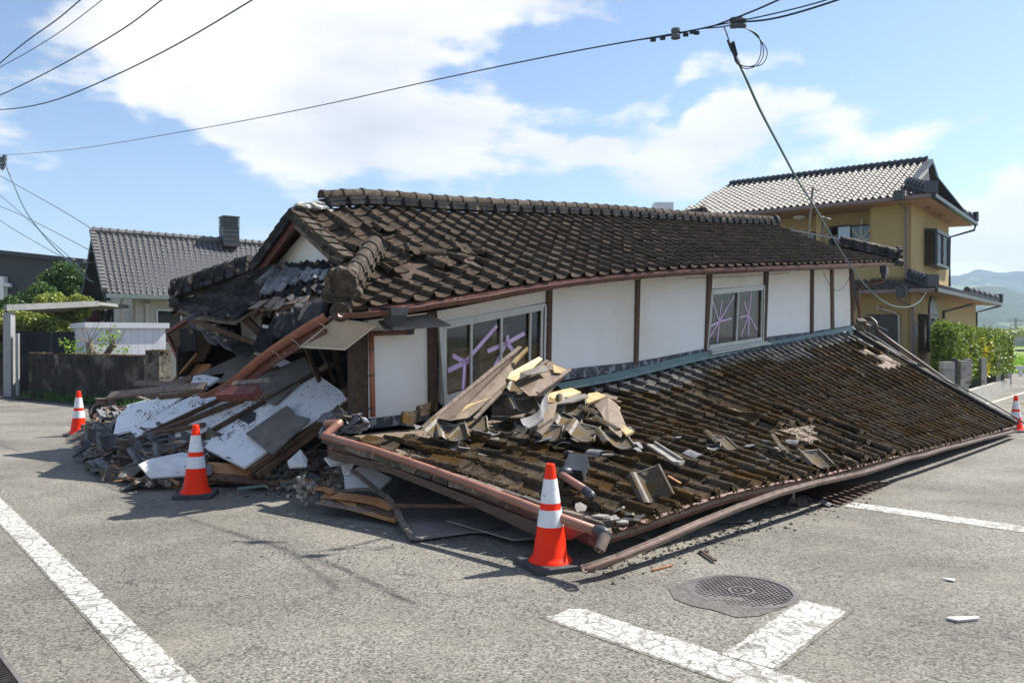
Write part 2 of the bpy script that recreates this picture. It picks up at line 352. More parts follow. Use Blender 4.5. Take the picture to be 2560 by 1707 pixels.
# ---------------------------------------------------------------- ground, road
def sheet(name, pts, m, lift, kind='structure', nsub=0, edge=None):
    pass
mb = MB()
xs = [-3000, -600, -200, -80, -40, -25, -16, -10, -6, -3, 0, 3, 6, 9, 12, 15, 18, 22, 28, 36, 60, 120, 300, 800, 3000]
ys = [-60, -10, -4, 0, 3, 6, 9, 12, 15, 18, 22, 26, 32, 40, 60, 100, 200, 500, 1200, 4000]
vs = [V((x, y, gz(x, y) - .012)) for y in ys for x in xs]; q = len(xs)
mb.add(vs, [(j * q + i, j * q + i + 1, (j + 1) * q + i + 1, (j + 1) * q + i) for j in range(len(ys) - 1) for i in range(q - 1)])
mb.build('ground', M_soil, kind='structure')
def ground_poly(name, plan, m, lift, label=None, kind='structure', step=1.2):
    # fan the plan polygon into small cells by clipping a grid (keeps to the slope of the street)
    mb = MB(); x0 = min(p[0] for p in plan); x1 = max(p[0] for p in plan); y0 = min(p[1] for p in plan); y1 = max(p[1] for p in plan)
    def clip(poly, a, b, c):
        o_ = []
        for i in range(len(poly)):
            p, q_ = poly[i], poly[(i + 1) % len(poly)]; dp = a * p[0] + b * p[1] - c; dq = a * q_[0] + b * q_[1] - c
            if dp <= 0: o_.append(p)
            if dp * dq < 0: k = dp / (dp - dq); o_.append((p[0] + (q_[0] - p[0]) * k, p[1] + (q_[1] - p[1]) * k))
        return o_
    # strips parallel to x+y (the slope direction) keep every strip planar
    s0 = min(p[0] + p[1] for p in plan); s1 = max(p[0] + p[1] for p in plan)
    cuts = [s0, 6, 40, s1]; cuts = sorted(c for c in cuts if s0 <= c <= s1)
    for a, b in zip(cuts, cuts[1:]):
        if b - a < 1e-6: continue
        pl = clip(list(plan), 1, 1, b); pl = clip(pl, -1, -1, -a)
        if len(pl) > 2: mb.add([V((x, y, gz(x, y) + lift)) for x, y in pl], [tuple(range(len(pl)))])
    return mb.build(name, m, kind=kind, label=label)
U = V((.69, .72, 0)).normalized(); O = V((.72, -.69, 0)).normalized()   # along the house, and out from its front wall
gl = [onG(0, 912), onG(160, 935), onG(340, 945)]
ground_poly('road', [(-30, 33), (-12.4, 20.2), (-8.2, 17.5), (-3, 16), (5, 24), (14.2, 33), (30, 52), (60, 82), (90, 82), (60, 20), (30, -20), (-30, -20)], M_asph, 0.0)
def stripe(name, p0, p1, wd, cap0=False, cap1=False, lift=.0025):
    p0 = V(p0); p1 = V(p1); d = (p1 - p0); ln = d.length; d.normalize(); n = V((-d.y, d.x, 0)).normalized()
    W = wd * 1.25; k = 8; m = max(8, int(ln / .1)); vs = []; ev = []
    for i in range(m + 1):
        for j in range(k + 1):
            p = p0 + d * (ln * i / m) + n * ((j / k - .5) * W); vs.append(V((p.x, p.y, gz(p.x, p.y) + lift)))
            e = abs(j / k - .5) * 2
            if cap0: e = max(e, 1 - (ln * i / m) / .22)
            if cap1: e = max(e, 1 - (ln * (1 - i / m)) / .22)
            ev.append(max(.0, (e - .55) / .45) * .85 + .06 if e > .55 else .06 + 0 * e)
    mb = MB(); mb.add(vs, [(i * (k + 1) + j, (i + 1) * (k + 1) + j, (i + 1) * (k + 1) + j + 1, i * (k + 1) + j + 1) for i in range(m) for j in range(k)])
    o = mb.build(name, M_paint, kind='structure')
    a = o.data.attributes.new('edge', 'FLOAT', 'POINT'); a.data.foreach_set('value', ev)
    return o
stripe('road_marking', onG(-60, 1110), onG(470, 1640), .165)
stripe('road_marking', onG(1278, 1402), onG(1990, 1640), .25, True)
stripe('road_marking', onG(1900, 1388), onG(1716, 1520), .25, True, lift=.005)
stripe('road_marking', onG(1950, 1158), onG(2500, 1236), .27)
stripe('road_marking', onG(2226, 935), onG(2420, 880), .13)
mp_ = [(1536, 1352), (1580, 1336), (1660, 1322), (1760, 1326), (1822, 1360), (1822, 1385), (1790, 1400), (1740, 1416), (1690, 1418), (1640, 1402), (1590, 1392), (1548, 1376)]
g_ = [onG(*p) for p in mp_]
mb = MB(); mb.add([V((p.x, p.y, gz(p.x, p.y) + .0045)) for p in g_], [tuple(range(len(g_)))]); mb.build('asphalt_patch', M_patch, kind='structure')
# ---------------------------------------------------------------- manhole, drain grate
M_iron = mat('cast_iron', (.030, .024, .022), (.06, .05, .046), 12, .55, .3, 80, .15, metal=.2)
M_ironW = mat('worn_iron_top', (.12, .10, .095), (.20, .175, .165), 12, .5, .2, 80, .15, metal=.2)
mc = onG(1703, 1359)
rt = thing('manhole_cover', mc, 'round cast iron manhole cover with a waffle pattern set in the asphalt', 'manhole cover')
mb = MB(); mb.lathe([(.335, -.02), (.335, .009), (.300, .009), (.297, .003), (.294, -.004)], 64, mc); sharp(mb.build('frame', M_ironW, rt))
mb = MB(); mb.lathe([(.292, -.004), (.292, .005), (.0001, .005)], 64, mc); mb.build('lid', M_iron, rt)
mb = MB(); a0 = .6
for i in range(-13, 14):
    for j in range(-13, 14):
        x, y = i * .031 + (.0155 if j % 2 else 0), j * .0270
        r_ = math.hypot(x, y)
        if r_ < .272 and r_ > .085:
            p = V((x * math.cos(a0) - y * math.sin(a0), x * math.sin(a0) + y * math.cos(a0), .0075))
            if p.x < -.04 and -.16 < p.y < -.1: continue
            mb.box(mc + p, (.0195, .0165, .006), Matrix.Rotation(a0 + .785, 3, 'Z'))
mb.lathe([(.082, .004), (.082, .011), (.066, .011), (.066, .004)], 40, mc); mb.lathe([(.045, .004), (.045, .011), (.033, .011), (.033, .004)], 32, mc); mb.lathe([(.014, .004), (.014, .012), (.0001, .012)], 20, mc)
mb.build('raised_pattern', M_ironW, rt)
# drain grate in the corner
d0 = onG(-30, 1470); d1 = onG(60, 1590); dd = (d1 - d0).normalized(); dn = V((-dd.y, dd.x, 0)) * -1
if dn.x > 0: dn = -dn
rt = thing('drain_grate', d0, 'dark steel drain grate at the road edge in the bottom left corner', 'grate')
mb = MB(); e0 = d0 - dd * .6; e1 = d1 + dd * .6
mb.beam(e0 + V((0, 0, .006)), e1 + V((0, 0, .006)), .02, .03); mb.beam(e0 + dn * .3 + V((0, 0, .006)), e1 + dn * .3 + V((0, 0, .006)), .02, .03); mb.build('frame', M_ironW, rt)
mb = MB(); n_ = int((e1 - e0).length / .028)
for i in range(n_): p = e0 + dd * (i * .028 + .01) + V((0, 0, .008)); mb.beam(p + dn * .013, p + dn * .287, .008, .024)
mb.slab([e0 + V((0, 0, -.0)), e1, e1 + dn * .3, e0 + dn * .3], .004); mb.build('bars', M_iron, rt)
mb = MB(); mb.slab([e0 + V((0, 0, .001)) , e1 + V((0, 0, .001)), e1 + dn * .3 + V((0, 0, .001)), e0 + dn * .3 + V((0, 0, .001))], .006); mb.build('pit', M_dark, rt)

# ---------------------------------------------------------------- traffic cones
def pbr(name, c, rough=.4, spec=.5, metal=0, coat=0, em=None):
    m = bpy.data.materials.new(name); m.use_nodes = True; b = m.node_tree.nodes['Principled BSDF']
    b.inputs['Base Color'].default_value = (*c, 1); b.inputs['Roughness'].default_value = rough; b.inputs['Specular IOR Level'].default_value = spec; b.inputs['Metallic'].default_value = metal
    b.inputs['Coat Weight'].default_value = coat; return m
M_cone = mat('orange_plastic', (.90, .024, .002), (.96, .034, .003), 5, .5, .12, 30, .04, (.45, .05, .02), 26, .68, spec=.22)
M_band = mat('reflective_band', (.70, .70, .72), (.80, .80, .82), 7, .35, .1, 60, .02, (.42, .40, .40), 24, .66)
M_rub = mat('black_rubber', (.030, .030, .034), (.06, .06, .065), 9, .7, .2, 60, .1)
M_hot = M_cone
def make_cone():
    rt = thing('traffic_cone', (0, 0, 0), 'x', 'traffic cone', 'orange traffic cones round the collapsed house')
    mb = MB(); s = .185; rr = .035; ring = []
    for k in range(4):
        cx, cy = [(1, 1), (-1, 1), (-1, -1), (1, -1)][k]
        for q_ in range(5):
            t = math.pi / 2 * k + math.pi / 2 * q_ / 4; ring.append(((s - rr) * cx + rr * math.cos(t), (s - rr) * cy + rr * math.sin(t)))
    n = len(ring); vs = [V((x, y, 0)) for x, y in ring] + [V((x, y, .032)) for x, y in ring] + [V((x * .96, y * .96, .040)) for x, y in ring]
    fs = [tuple(range(n - 1, -1, -1)), tuple(range(2 * n, 3 * n))] + [(i + a * n, (i + 1) % n + a * n, (i + 1) % n + (a + 1) * n, i + (a + 1) * n) for i in range(n) for a in (0, 1)]
    mb.add(vs, fs); mb.build('base', M_rub, rt)
    def rad(z): return .0285 + (.122 - .0285) * ((.70 - z) / .64)
    mb = MB(); pr = [(.150, .0402), (.147, .048), (.134, .062), (rad(.085), .085)] + [(rad(z), z) for z in (.2, .35, .5, .6, .685)] + [(.0285, .697), (.024, .700), (.020, .697), (.019, .60)]
    mb.lathe(pr, 48); mb.build('body', M_cone, rt, smooth=True)
    for z0, z1 in ((.280, .392), (.437, .598)):
        mb = MB(); mb.lathe([(rad(z0) + .0003, z0), (rad(z0) + .0028, z0), (rad(z1) + .0028, z1), (rad(z1) + .0003, z1)], 48); mb.build('reflective_band', M_band, rt, smooth=False)
    return rt
cone0 = make_cone(); cone0.rotation_euler.z = R(28)
def copy_tree(o, parent=None):
    c = o.copy(); col.objects.link(c)
    if parent: c.parent = parent
    for ch in list(o.children): copy_tree(ch, c)
    return c
def put_cone(o, p, rz, lab, sc=1): o.location = (p.x, p.y, gz(p.x, p.y) + .002); o.rotation_euler.z = R(rz); o['label'] = lab; o.scale = (sc,) * 3
cones = [cone0, copy_tree(cone0), copy_tree(cone0), copy_tree(cone0)]
put_cone(cones[0], onG(1264, 1300), 24, 'nearest and largest orange traffic cone, before the low corner of the fallen roof')
put_cone(cones[1], onG(450, 1139), 8, 'orange traffic cone in front of the heap of broken tiles and white wall panels')
put_cone(cones[2], onG(181, 1000), 12, 'orange traffic cone left of the rubble heap, before the blackened block wall')
put_cone(cones[3], V((9.75, 15.55, 0)), 20, 'small distant orange traffic cone beyond the far right tip of the fallen roof')

# ---------------------------------------------------------------- tiles
def tile(mb, o, u, v, n, wd, ln, k=8, roll=.045, rf=.34, pan=.016, lift=.03, lip=.022, rnd=None, rot=0, droop=0, side=1):
    """one interlocking pan tile: a roll on one side, a shallow pan on the other; o = lower corner"""
    if rot:
        c, s = math.cos(rot), math.sin(rot); u, v = u * c + v * s, v * c - u * s
    bot = []; top = []; low = []
    k1 = max(2, int(k * .55)); k2 = k - k1; pts_s = [rf * i / k1 for i in range(k1)] + [rf + (1 - rf) * i / k2 for i in range(k2 + 1)]
    if side < 0: pts_s = [1 - q for q in reversed(pts_s)]
    for s in pts_s:
        ss = s if side > 0 else 1 - s
        h = roll * math.sin(math.pi * min(1, ss / rf)) ** .8 if ss < rf else -pan * math.sin(math.pi * (ss - rf) / (1 - rf))
        arc = -.012 * math.sin(math.pi * (ss - rf) / (1 - rf)) if ss > rf else 0
        a = o + u * (s * wd * 1.01) + n * (h + lift) + v * arc
        bot.append(a); low.append(a - n * lip + v * .004); top.append(o + u * (s * wd * 1.01) + v * ln + n * (h * .92 + droop))
    q = k + 1; vs = bot + top + low
    fs = [(i, i + 1, q + i + 1, q + i) for i in range(k)] + [(2 * q + i, 2 * q + i + 1, i + 1, i) for i in range(k)]
    fs += [(2 * q, 0, q), (k, 2 * q + k, q + k)]
    mb.add(vs, fs, rnd)
def tile_field(mb, S, nu, nv, keep, wob=.006, rw=.012, k=8, miss=0, rng=None, **kw):
    """lay nu x nv tiles on surface S(a,b), a along the eave, b up the slope"""
    rng = rng or random.Random(3)
    for j in range(nv):
        for i in range(nu):
            a, b = i / nu, j / nv
            if not keep((i + .5) / nu, (j + .5) / nv): rng.random(); continue
            if rng.random() < miss: continue
            o = S(a, b); u = S((i + 1) / nu, b) - o; v = S(a, (j + 1) / nv) - o
            wd = u.length; ln = v.length * 1.16; u.normalize(); n = u.cross(v).normalized(); v.normalize()
            o = o + u * rng.uniform(-wob, wob) + v * rng.uniform(-wob, wob) * 1.5 + n * rng.uniform(-.002, .008)
            big = rng.random() < .05
            tile(mb, o, u, v, n, wd, ln, k, rnd=rng.random(), rot=rng.gauss(0, rw * (3 if big else 1)), **kw)
def crv(pts):                              # smooth interpolation of (key, value) pairs
    pts = sorted(pts)
    def f(x):
        if x <= pts[0][0]: i = 0
        elif x >= pts[-1][0]: i = len(pts) - 2
        else: i = max(k for k in range(len(pts) - 1) if pts[k][0] <= x)
        x0, y0 = pts[i]; x1, y1 = pts[i + 1]; t = (x - x0) / (x1 - x0)
        m0 = (y1 - pts[i - 1][1]) / (x1 - pts[i - 1][0]) if i > 0 else (y1 - y0) / (x1 - x0)
        m1 = (pts[i + 2][1] - y0) / (pts[i + 2][0] - x0) if i < len(pts) - 2 else (y1 - y0) / (x1 - x0)
        if t < 0 or t > 1: return y0 + (y1 - y0) * t
        d = x1 - x0
        return (2 * t**3 - 3 * t**2 + 1) * y0 + (t**3 - 2 * t**2 + t) * m0 * d + (-2 * t**3 + 3 * t**2) * y1 + (t**3 - t**2) * m1 * d
    return f

# ---------------------------------------------------------------- collapsed house: frame of reference
K = 1.16; E0 = V((-.44, 7.65, 0)) * K; RR = 2.2          # eave line origin, run from eave to ridge
RL0 = E0 - O * RR * K
def ptH(x, y, d): return pt(x, y, d * K)
def plan(t, r): return RL0 + U * t * K + O * r * K # t along the ridge, r out from the ridge (front positive)
def pl_r(r): p = plan(0, r); return (p, O.copy())
def t_of(p): return (p - RL0).dot(U) / K
eave_px = [(780, 706), (870, 702), (1000, 686), (1150, 662), (1250, 646), (1460, 624), (1620, 614), (1800, 608), (2040, 600)]
ez = crv([(t_of(q_), q_.z) for q_ in (onP(x, y, pl_r(RR)) for x, y in eave_px)])
ridge_px = [(690, 452), (760, 452), (900, 459), (1000, 467), (1200, 477), (1400, 486), (1600, 500), (1770, 508)]
rz_ = crv([(t_of(q_), q_.z - .10) for q_ in (onP(x, y, pl_r(0)) for x, y in ridge_px)])
T0, T1 = -1.42, 11.75
def SF(t, r):                              # roof surface over the plan
    k = abs(r) / RR; z = rz_(t) * (1 - k) + ez(t) * k - .05 * math.sin(math.pi * min(k, 1)) - max(0, min(1, (.35 - t) / .8)) * (.08 + .10 * min(1, k / .4)) * (1 if k < .42 else max(0, (1 - k) / .58))
    return V((*plan(t, r).xy, z))
house = thing('collapsed_house', plan(3, 1).xy.to_3d(), 'collapsed white walled wooden house with a long sagging dark tiled roof', 'house')
def tmin(r): r, k_ = abs(r), (.752 if r > 0 else .354); return -.45 if r < .91 else -.45 - (r - .91) * k_
def tmax(r): r = abs(r); return 10.95 if r < 1.4 else 10.95 + (r - 1.4) * 1.0
NU = 54; NV = 12
rng = random.Random(11)
def S_front(a, b): return SF(T0 + (T1 - T0) * a, RR * (1 - b * .97))
holes = [(1.05, 1.25), (1.35, 1.45)]
def keepF(a, b):
    t = T0 + (T1 - T0) * a; r = RR * (1 - b * .97)
    if not (tmin(r) - .02 < t < tmax(r)): return False
    q_ = (t, r)
    if -.35 < t < .75 and 1.28 < r < 1.62: return rng.random() < .25
    return True
mb = MB(); tile_field(mb, S_front, NU, NV, keepF, k=10, rng=rng, pan=.020, roll=.050, rf=.28, lift=.024, lip=.017)
# disturbed, slid tiles near the left hip
for (t, r, ro) in ((-.25, 1.45, .5), (.05, 1.25, -.5), (.35, 1.5, .9), (.62, 1.35, -.35), (.15, 1.7, .2), (.5, 1.62, .25), (-.42, 1.55, -.3), (.9, 1.5, .15), (-.2, .55, .2), (.1, .7, -.2), (-.35, .9, .3)):
    o_ = SF(t, r); u = (SF(t + .1, r) - o_).normalized(); v = (SF(t, r - .1) - o_).normalized(); n = u.cross(v)
    tile(mb, o_ + n * .05, u, (v + n * rng.uniform(-.15, .2)).normalized(), n, .26, .30, 9, rnd=rng.random(), rot=ro)
sharp(mb.build('roof_tiles', M_tile, house))
mb = MB()
def S_back(a, b): return SF(T1 + (T0 - T1) * a, -RR * (1 - b * .97))
tile_field(mb, S_back, NU, NV, lambda a, b: tmin(-RR * (1 - b)) < T1 + (T0 - T1) * a < tmax(RR * (1 - b)), k=6)
mb.build('roof_tiles', M_tile, house)
# sheathing under the tiles
mb = MB()
def strip(mb, r0, r1, dz, n=40, th=.035, f0=tmin, f1=tmax, mz=None):
    def P(a, b):
        r = r0 + (r1 - r0) * b; t = f0(r) + (f1(r) - f0(r)) * a; p = SF(t, r); p.z += dz; return p
    mb.grid(P, n, 8, None, th)
strip(mb, RR - .03, .0, -.012); strip(mb, -RR + .03, .0, -.012, th=-.035)
mb.build('roof_deck', M_wood, house)
# right-hand hip skirt and small gable
def hipS(a, b):   # eave from front-right corner to back-right corner
    r = RR - 2 * RR * a; e = SF(tmax(RR), r); e.z = ez(tmax(RR)) + .0
    rr_ = 1.4 - 2.8 * a; g = SF(10.95, rr_); return e.lerp(g, b)
mb = MB(); tile_field(mb, hipS, 17, 4, lambda a, b: True, k=6); mb.build('hip_tiles', M_tile, house)
mb = MB(); mb.slab([SF(10.9, 1.35) - V((0, 0, .05)), SF(10.9, 0) - V((0, 0, .05)), SF(10.9, -1.35) - V((0, 0, .05))], .06); mb.build('right_gable', M_plast, house)
# ridge: stacked flat tiles, round cap tiles with collars
def ridge_run(mb, mc_, P0, P1, rad, hgt, wd, nseg, steps=None, face=None, lw=None):
    P0 = V(P0); P1 = V(P1)
    rad *= K; hgt *= K; wd *= K
    pts = [P0.lerp(P1, i / nseg) for i in range(nseg + 1)] if steps is None else steps
    for i in range(len(pts) - 1):
        a, b = pts[i], pts[i + 1]; d = (b - a).normalized(); up = V((0, 0, 1)); up = (up - d * up.dot(d)).normalized()
        rr_ = random.random(); s_ = d.cross(up).normalized()
        # stack of flat tiles, each projecting a little
        for q_ in range(2):
            mb.beam(a + up * (hgt * (.25 + q_ * .42)), b + up * (hgt * (.25 + q_ * .42)), wd * (1.12 - q_ * .14), hgt * .36, r=random.random())
            for sg in (-1, 1): mb.box(a + up * hgt * (.22 + q_ * .42) + s_ * sg * wd * (.60 - q_ * .06), (.03, .05, hgt * .34), Matrix((d, s_, up)).transposed())
        def cap(p, q2, r0, half=True):
            n_ = 11; vs = []
            for (c_, rad_) in ((p, r0), (q2, r0 * .97)):
                for k_ in range(n_):
                    t_ = -.15 + (math.pi + .3) * k_ / (n_ - 1); vs.append(c_ + s_ * math.cos(t_) * rad_ + up * (math.sin(t_) * rad_ + hgt))
            fs = [(k_, k_ + 1, n_ + k_ + 1, n_ + k_) for k_ in range(n_ - 1)] + [tuple(range(n_)), tuple(range(2 * n_ - 1, n_ - 1, -1))]
            mc_.add(vs, fs, rr_)
        cap(a, b + d * .01, rad); cap(a - d * .028, a + d * .028, rad * 1.14)
mb = MB(); mc_ = MB()
st = [SF(-.12 + .262 * i, 0) + V((0, 0, .0)) for i in range(43)]
ridge_run(mb, mc_, None or st[0], st[-1], .070, .125, .21, 0, steps=st)
mb.build('ridge_base', M_tileD, house); sharp(mc_.build('ridge_caps', M_ridge, house), 40)
mb = MB(); e_ = st[-1]
mb.tube([e_ + V((0, 0, .10)), e_ + U * .12 + V((0, 0, .10))], .17, 14); mb.beam(e_ + U * .02 - V((0, 0, .2)), e_ + U * .3 - V((0, 0, .14)), .16, .12)
mb.build('ridge_end_tile', M_tileD, house)
mb = MB(); a_ = SF(-.45, 0)
for k_ in range(7):
    p = a_ + U * (.02 + .055 * k_) + V((0, 0, .05 + .03 * (k_ % 3))) + O * random.uniform(-.05, .08)
    rt_ = Matrix.Rotation(random.uniform(-.5, .5), 3, 'Z') @ Matrix.Rotation(random.uniform(-.5, .5), 3, 'X')
    mb.box(p, (.14, .20, .03), rt_ @ Matrix.Rotation(.8, 3, 'Z'))
mb.build('broken_ridge_end', M_pebble, house)
# hips
def oni(mb, c, d, s, up, sc=1):           # scrolled end tile
    sc *= K
    n_ = 16; vs = []; prof = [(0, .13), (.3, .15), (.6, .145), (.9, .12)]
    mb.tube([c - d * .02 * sc, c + d * .05 * sc], .135 * sc, 18)
    for sg in (-1, 1):
        for (rr_, th) in ((.050, .07), (.032, .085), (.014, .10)):
            q_ = c + s * sg * .12 * sc - up * .085 * sc; mb.tube([q_ - d * .02 * sc, q_ + d * th * sc], rr_ * sc, 14)
    for k_ in range(5):
        t_ = R(25 + 32 * k_); q_ = c + s * math.cos(t_) * .12 * sc + up * math.sin(t_) * .12 * sc; mb.tube([q_ - d * .01, q_ + d * .07 * sc], .028 * sc, 10)
    mb.tube([c - up * .21 * sc - d * .04 * sc, c - up * .21 * sc + d * .16 * sc], .085 * sc, 16); mb.tube([c - up * .21 * sc + d * .13 * sc, c - up * .21 * sc + d * .17 * sc], .070 * sc, 16)
C1 = V((*plan(T0, RR).xy, ez(T0)))
h0 = onP(862, 588, (SF(-.40, 1.0), (O + U * .2).normalized())); h0 = SF(-.17, 1.0) + V((0, 0, .03)); h1 = onP(742, 706, (C1, U)) ; h1 = C1.lerp(h0, .10) + V((0, 0, .03))
mb = MB(); mc_ = MB(); n_ = 6
ridge_run(mb, mc_, h1, h0, .080, .10, .18, n_)
d_ = (h1 - h0).normalized(); up_ = (V((0, 0, 1)) - d_ * d_.z).normalized(); s_ = d_.cross(up_)
hr = sharp(mc_.build('hip_ridge', M_ridge, house), 40); mb.build('hip_ridge_base', M_ridge, hr)
mb = MB(); oni(mb, h1 + up_ * .16 + d_ * .03, d_, s_, up_, 1.0); sharp(mb.build('scrolled_end_tile', M_ridge, hr), 40)
# right front hip
g0 = SF(10.95, 1.4); g1 = SF(tmax(RR) - .02, RR)
mb = MB(); mc_ = MB(); ridge_run(mb, mc_, g1 + V((0, 0, .03)), g0 + V((0, 0, .06)), .085, .14, .20, 5)
hr = mc_.build('hip_ridge', M_tileD, house); mb.build('hip_ridge_base', M_tileD, hr)
mb = MB(); d_ = (g1 - g0).normalized(); up_ = (V((0, 0, 1)) - d_ * d_.z).normalized(); oni(mb, g1 + up_ * .20, d_, d_.cross(up_), up_, .9); mb.build('scrolled_end_tile', M_tileD, hr)
# ---- left end: hip face below the gable
C2 = V((*plan(-.9, -RR).xy, 0)); C2.z = onP(412, 702, (C2, U)).z
GF, GB = SF(-.45, .91), SF(-.45, -.93)
GB.z = onP(592, 612, (GB, U)).z + .02; 
def hipL(a, b):   # a: 0 at far corner C2, 1 at C1; b: 0 eave, 1 gable foot
    e = C2.lerp(C1, a); e.z -= .16 * math.sin(math.pi * min(1, a * 1.05)) ; g = GB.lerp(GF, a) + V((0, 0, -.04)); p = e.lerp(g, b); p.z -= .05 * math.sin(math.pi * b); return p
rngh = random.Random(5)
def keepH(a, b):
    edge = .04 * math.sin(a * 40)
    if a < .10: return b > .02
    if a < .50: return b > .02
    if a < .86: return b > .38 + edge
    return b > .22
mb = MB(); tile_field(mb, hipL, 17, 7, keepH, k=8, rng=rngh, wob=.012, rw=.03, roll=.05)
mb.build('hip_tiles', M_tileD, house)
mb = MB()
def deckL(a, b): p = hipL(a, b); p.z -= .04; return p
mb.grid(lambda a, b: deckL(a * .47, b), 8, 5, None, .03); mb.grid(lambda a, b: deckL(.47 + a * .53, .30 + b * .7), 8, 5, None, .03)
mb.build('hip_deck', M_felt, house)
mb = MB()
for k_ in range(9):
    a = .50 + .05 * k_; mb.beam(deckL(a, .24 + .02 * (k_ % 2)) - V((0, 0, .05)), deckL(a, .95) - V((0, 0, .05)), .04, .045)
mb.build('rafters', M_wood, house)
mb = MB()   # torn underlay and slipped light tiles over the hole
for (a, b, w_, l_, ro) in ((.52, .30, .26, .2, .1), (.60, .33, .25, .22, -.2), (.66, .28, .2, .22, .3), (.73, .31, .3, .2, 0), (.80, .3, .22, .18, .1)):
    o_ = hipL(a, b); u = (hipL(a + .05, b) - o_).normalized(); v = (hipL(a, b + .1) - o_).normalized(); n = u.cross(v)
    rot = Matrix((u, v, n)).transposed() @ Matrix.Rotation(ro, 3, 'Z') @ Matrix.Rotation(random.uniform(-.2, .2), 3, 'X'); mb.box(o_ + n * .03, (w_, l_, .008), rot)
mb.build('torn_underlay', M_felt, house)
mb = MB()
for (a, b, ro, ti) in ((.50, .40, .3, .3), (.56, .46, .25, .2), (.40, .62, 0, .1), (.50, .63, .1, .15), (.60, .62, -.1, .12), (.70, .64, 0, .12), (.80, .63, .1, .1), (.33, .64, 0, .1)):
    o_ = hipL(a, b); u = (hipL(a + .05, b) - o_).normalized(); v = (hipL(a, b + .1) - o_).normalized(); n = u.cross(v)
    tile(mb, o_ + n * .05, u, (v + n * ti).normalized(), n, .27, .28, 8, rot=ro)
mb.build('slipped_tiles', M_slate, house)
# far hip ridge, slumped
q0 = onP(582, 608, (GB, U)); q1 = onP(412, 668, (C2, U))
mb = MB(); mc_ = MB(); ridge_run(mb, mc_, q1 - V((0, 0, .10)), q0 - V((0, 0, .12)), .085, .15, .22, 7); hr = mc_.build('hip_ridge', M_tileD, house); mb.build('hip_ridge_base', M_tileD, hr)
mb = MB(); oni(mb, q1 + V((0, 0, .06)), (q1 - q0).normalized(), (q1 - q0).normalized().cross(V((0, 0, 1))).normalized(), V((0, 0, 1)), .8); mb.build('end_tile', M_tileD, hr)
mb = MB(); tile(mb, q1 + V((0, 0, -.30)) + U * -.05, -O, U, V((0, 0, 1)), .3, .35, 8); mb.build('corner_tile', M_slate, house)
# gable: barge boards, plaster, edge tiles
pk = SF(-.47, 0) + V((0, 0, -.01)); pk.z = onP(690, 486, (pk, U)).z
fF = onP(800, 592, (SF(-.47, .9), U)); fB = onP(597, 607, (SF(-.47, -.9), U))
for a_, b_ in ((pk, fF), (pk, fB)):
    d_ = (b_ - a_).normalized(); dn_ = d_.cross(U).normalized(); dn_ = dn_ if dn_.z < 0 else -dn_
    mb = MB(); mb.beam(a_ + dn_ * .10 - U * .03, b_ + d_ * .05 + dn_ * .10 - U * .03, .045, .15, up=dn_); mb.build('barge_board', M_woodG if b_ is fF else M_woodR, house)
    mb = MB(); nn = 7
    for k_ in range(nn):
        c_ = a_.lerp(b_, (k_ + .6) / nn); mb.box(c_ - dn_ * .02 - U * .04, (.16, .30, .035), Matrix((U, d_, -dn_)).transposed() @ Matrix.Rotation(.12, 3, 'X'))
        mb.box(c_ + dn_ * .03 - U * .10, (.03, .29, .10), Matrix((U, d_, -dn_)).transposed() @ Matrix.Rotation(.12, 3, 'X'))
    mb.build('verge_tiles', M_tileD if b_ is fB else M_ridge, house)
mb = MB(); ii = U * .22
mb.slab([pk + ii - V((0, 0, .12)), fF + ii - V((0, 0, .02)) + O * -.08, fF + ii - V((0, 0, .25)), fB + ii - V((0, 0, .3)), fB + ii + O * .08], .04); mb.build('gable_plaster', M_plast, house)
# ---------------------------------------------------------------- front wall
WO = .52
WP = pl_r(RR - WO)
def W(dx, dy): return onP(dx, dy, WP)
def woff(p, k): return p + O * k
wtop = crv([(x, y) for x, y in ((800, 742), (850, 735), (1000, 715), (1250, 668), (1460, 640), (1620, 631), (1760, 624), (1950, 617))])
wbase = crv([(x, y) for x, y in ((800, 968), (850, 962), (980, 942), (1265, 856), (1460, 831), (1620, 801), (1760, 775), (1860, 763), (1955, 748))])
fbot = crv([(x, y) for x, y in ((1000, 950), (1265, 893), (1400, 868), (1470, 852), (1620, 817), (1780, 792), (1962, 757))])
def wall_panel(x0, x1, ytop=None, ybot=None, name='wall_panel', m=None, lean=0):
    mb = MB(); n = max(1, int((x1 - x0) / 60))
    def P(a, b):
        x = x0 + (x1 - x0) * a; y0_ = (ybot or wbase)(x); y1_ = (ytop or wtop)(x); return W(x, y0_ + (y1_ - y0_) * b)
    mb.grid(P, n, 3, .5, .08); return mb.build(name, m or M_plast, house)
for i, (x0, x1) in enumerate(((846, 984), (1263, 1459), (1465, 1626), (1757, 1863), (1865, 1908), (1910, 1953))): wall_panel(x0, x1)
wtopW = crv([(1000, 729), (1255, 697)]); wall_panel(985, 1258, ybot=crv([(985, 748), (1258, 693)]), name='upper_wall_panel')
wall_panel(1630, 1757, ybot=crv([(1630, 664), (1757, 655)]), name='upper_wall_panel')
def base_band(x0, x1):
    mb = MB(); n = max(2, int((x1 - x0) / 40))
    mb.grid(lambda a, b: woff(W(x0 + (x1 - x0) * a, (wbase(x0 + (x1 - x0) * a) - 1) * b + (1 - b) * (wbase(x0 + (x1 - x0) * a) + 22)), .02), n, 1, .5, .04)
    return mb
M_bandm = mat('flaked_skirting', (.04, .043, .05), (.09, .095, .10), 8, .8, .4, 60, .1, c3=(.30, .31, .325), s3=11, t3=.53, w3=.08)
mb = base_band(1263, 1955); mb.build('skirting_band', M_bandm, house)
mb = base_band(846, 984); mb.build('skirting_band', M_bandm, house)
mb = MB()
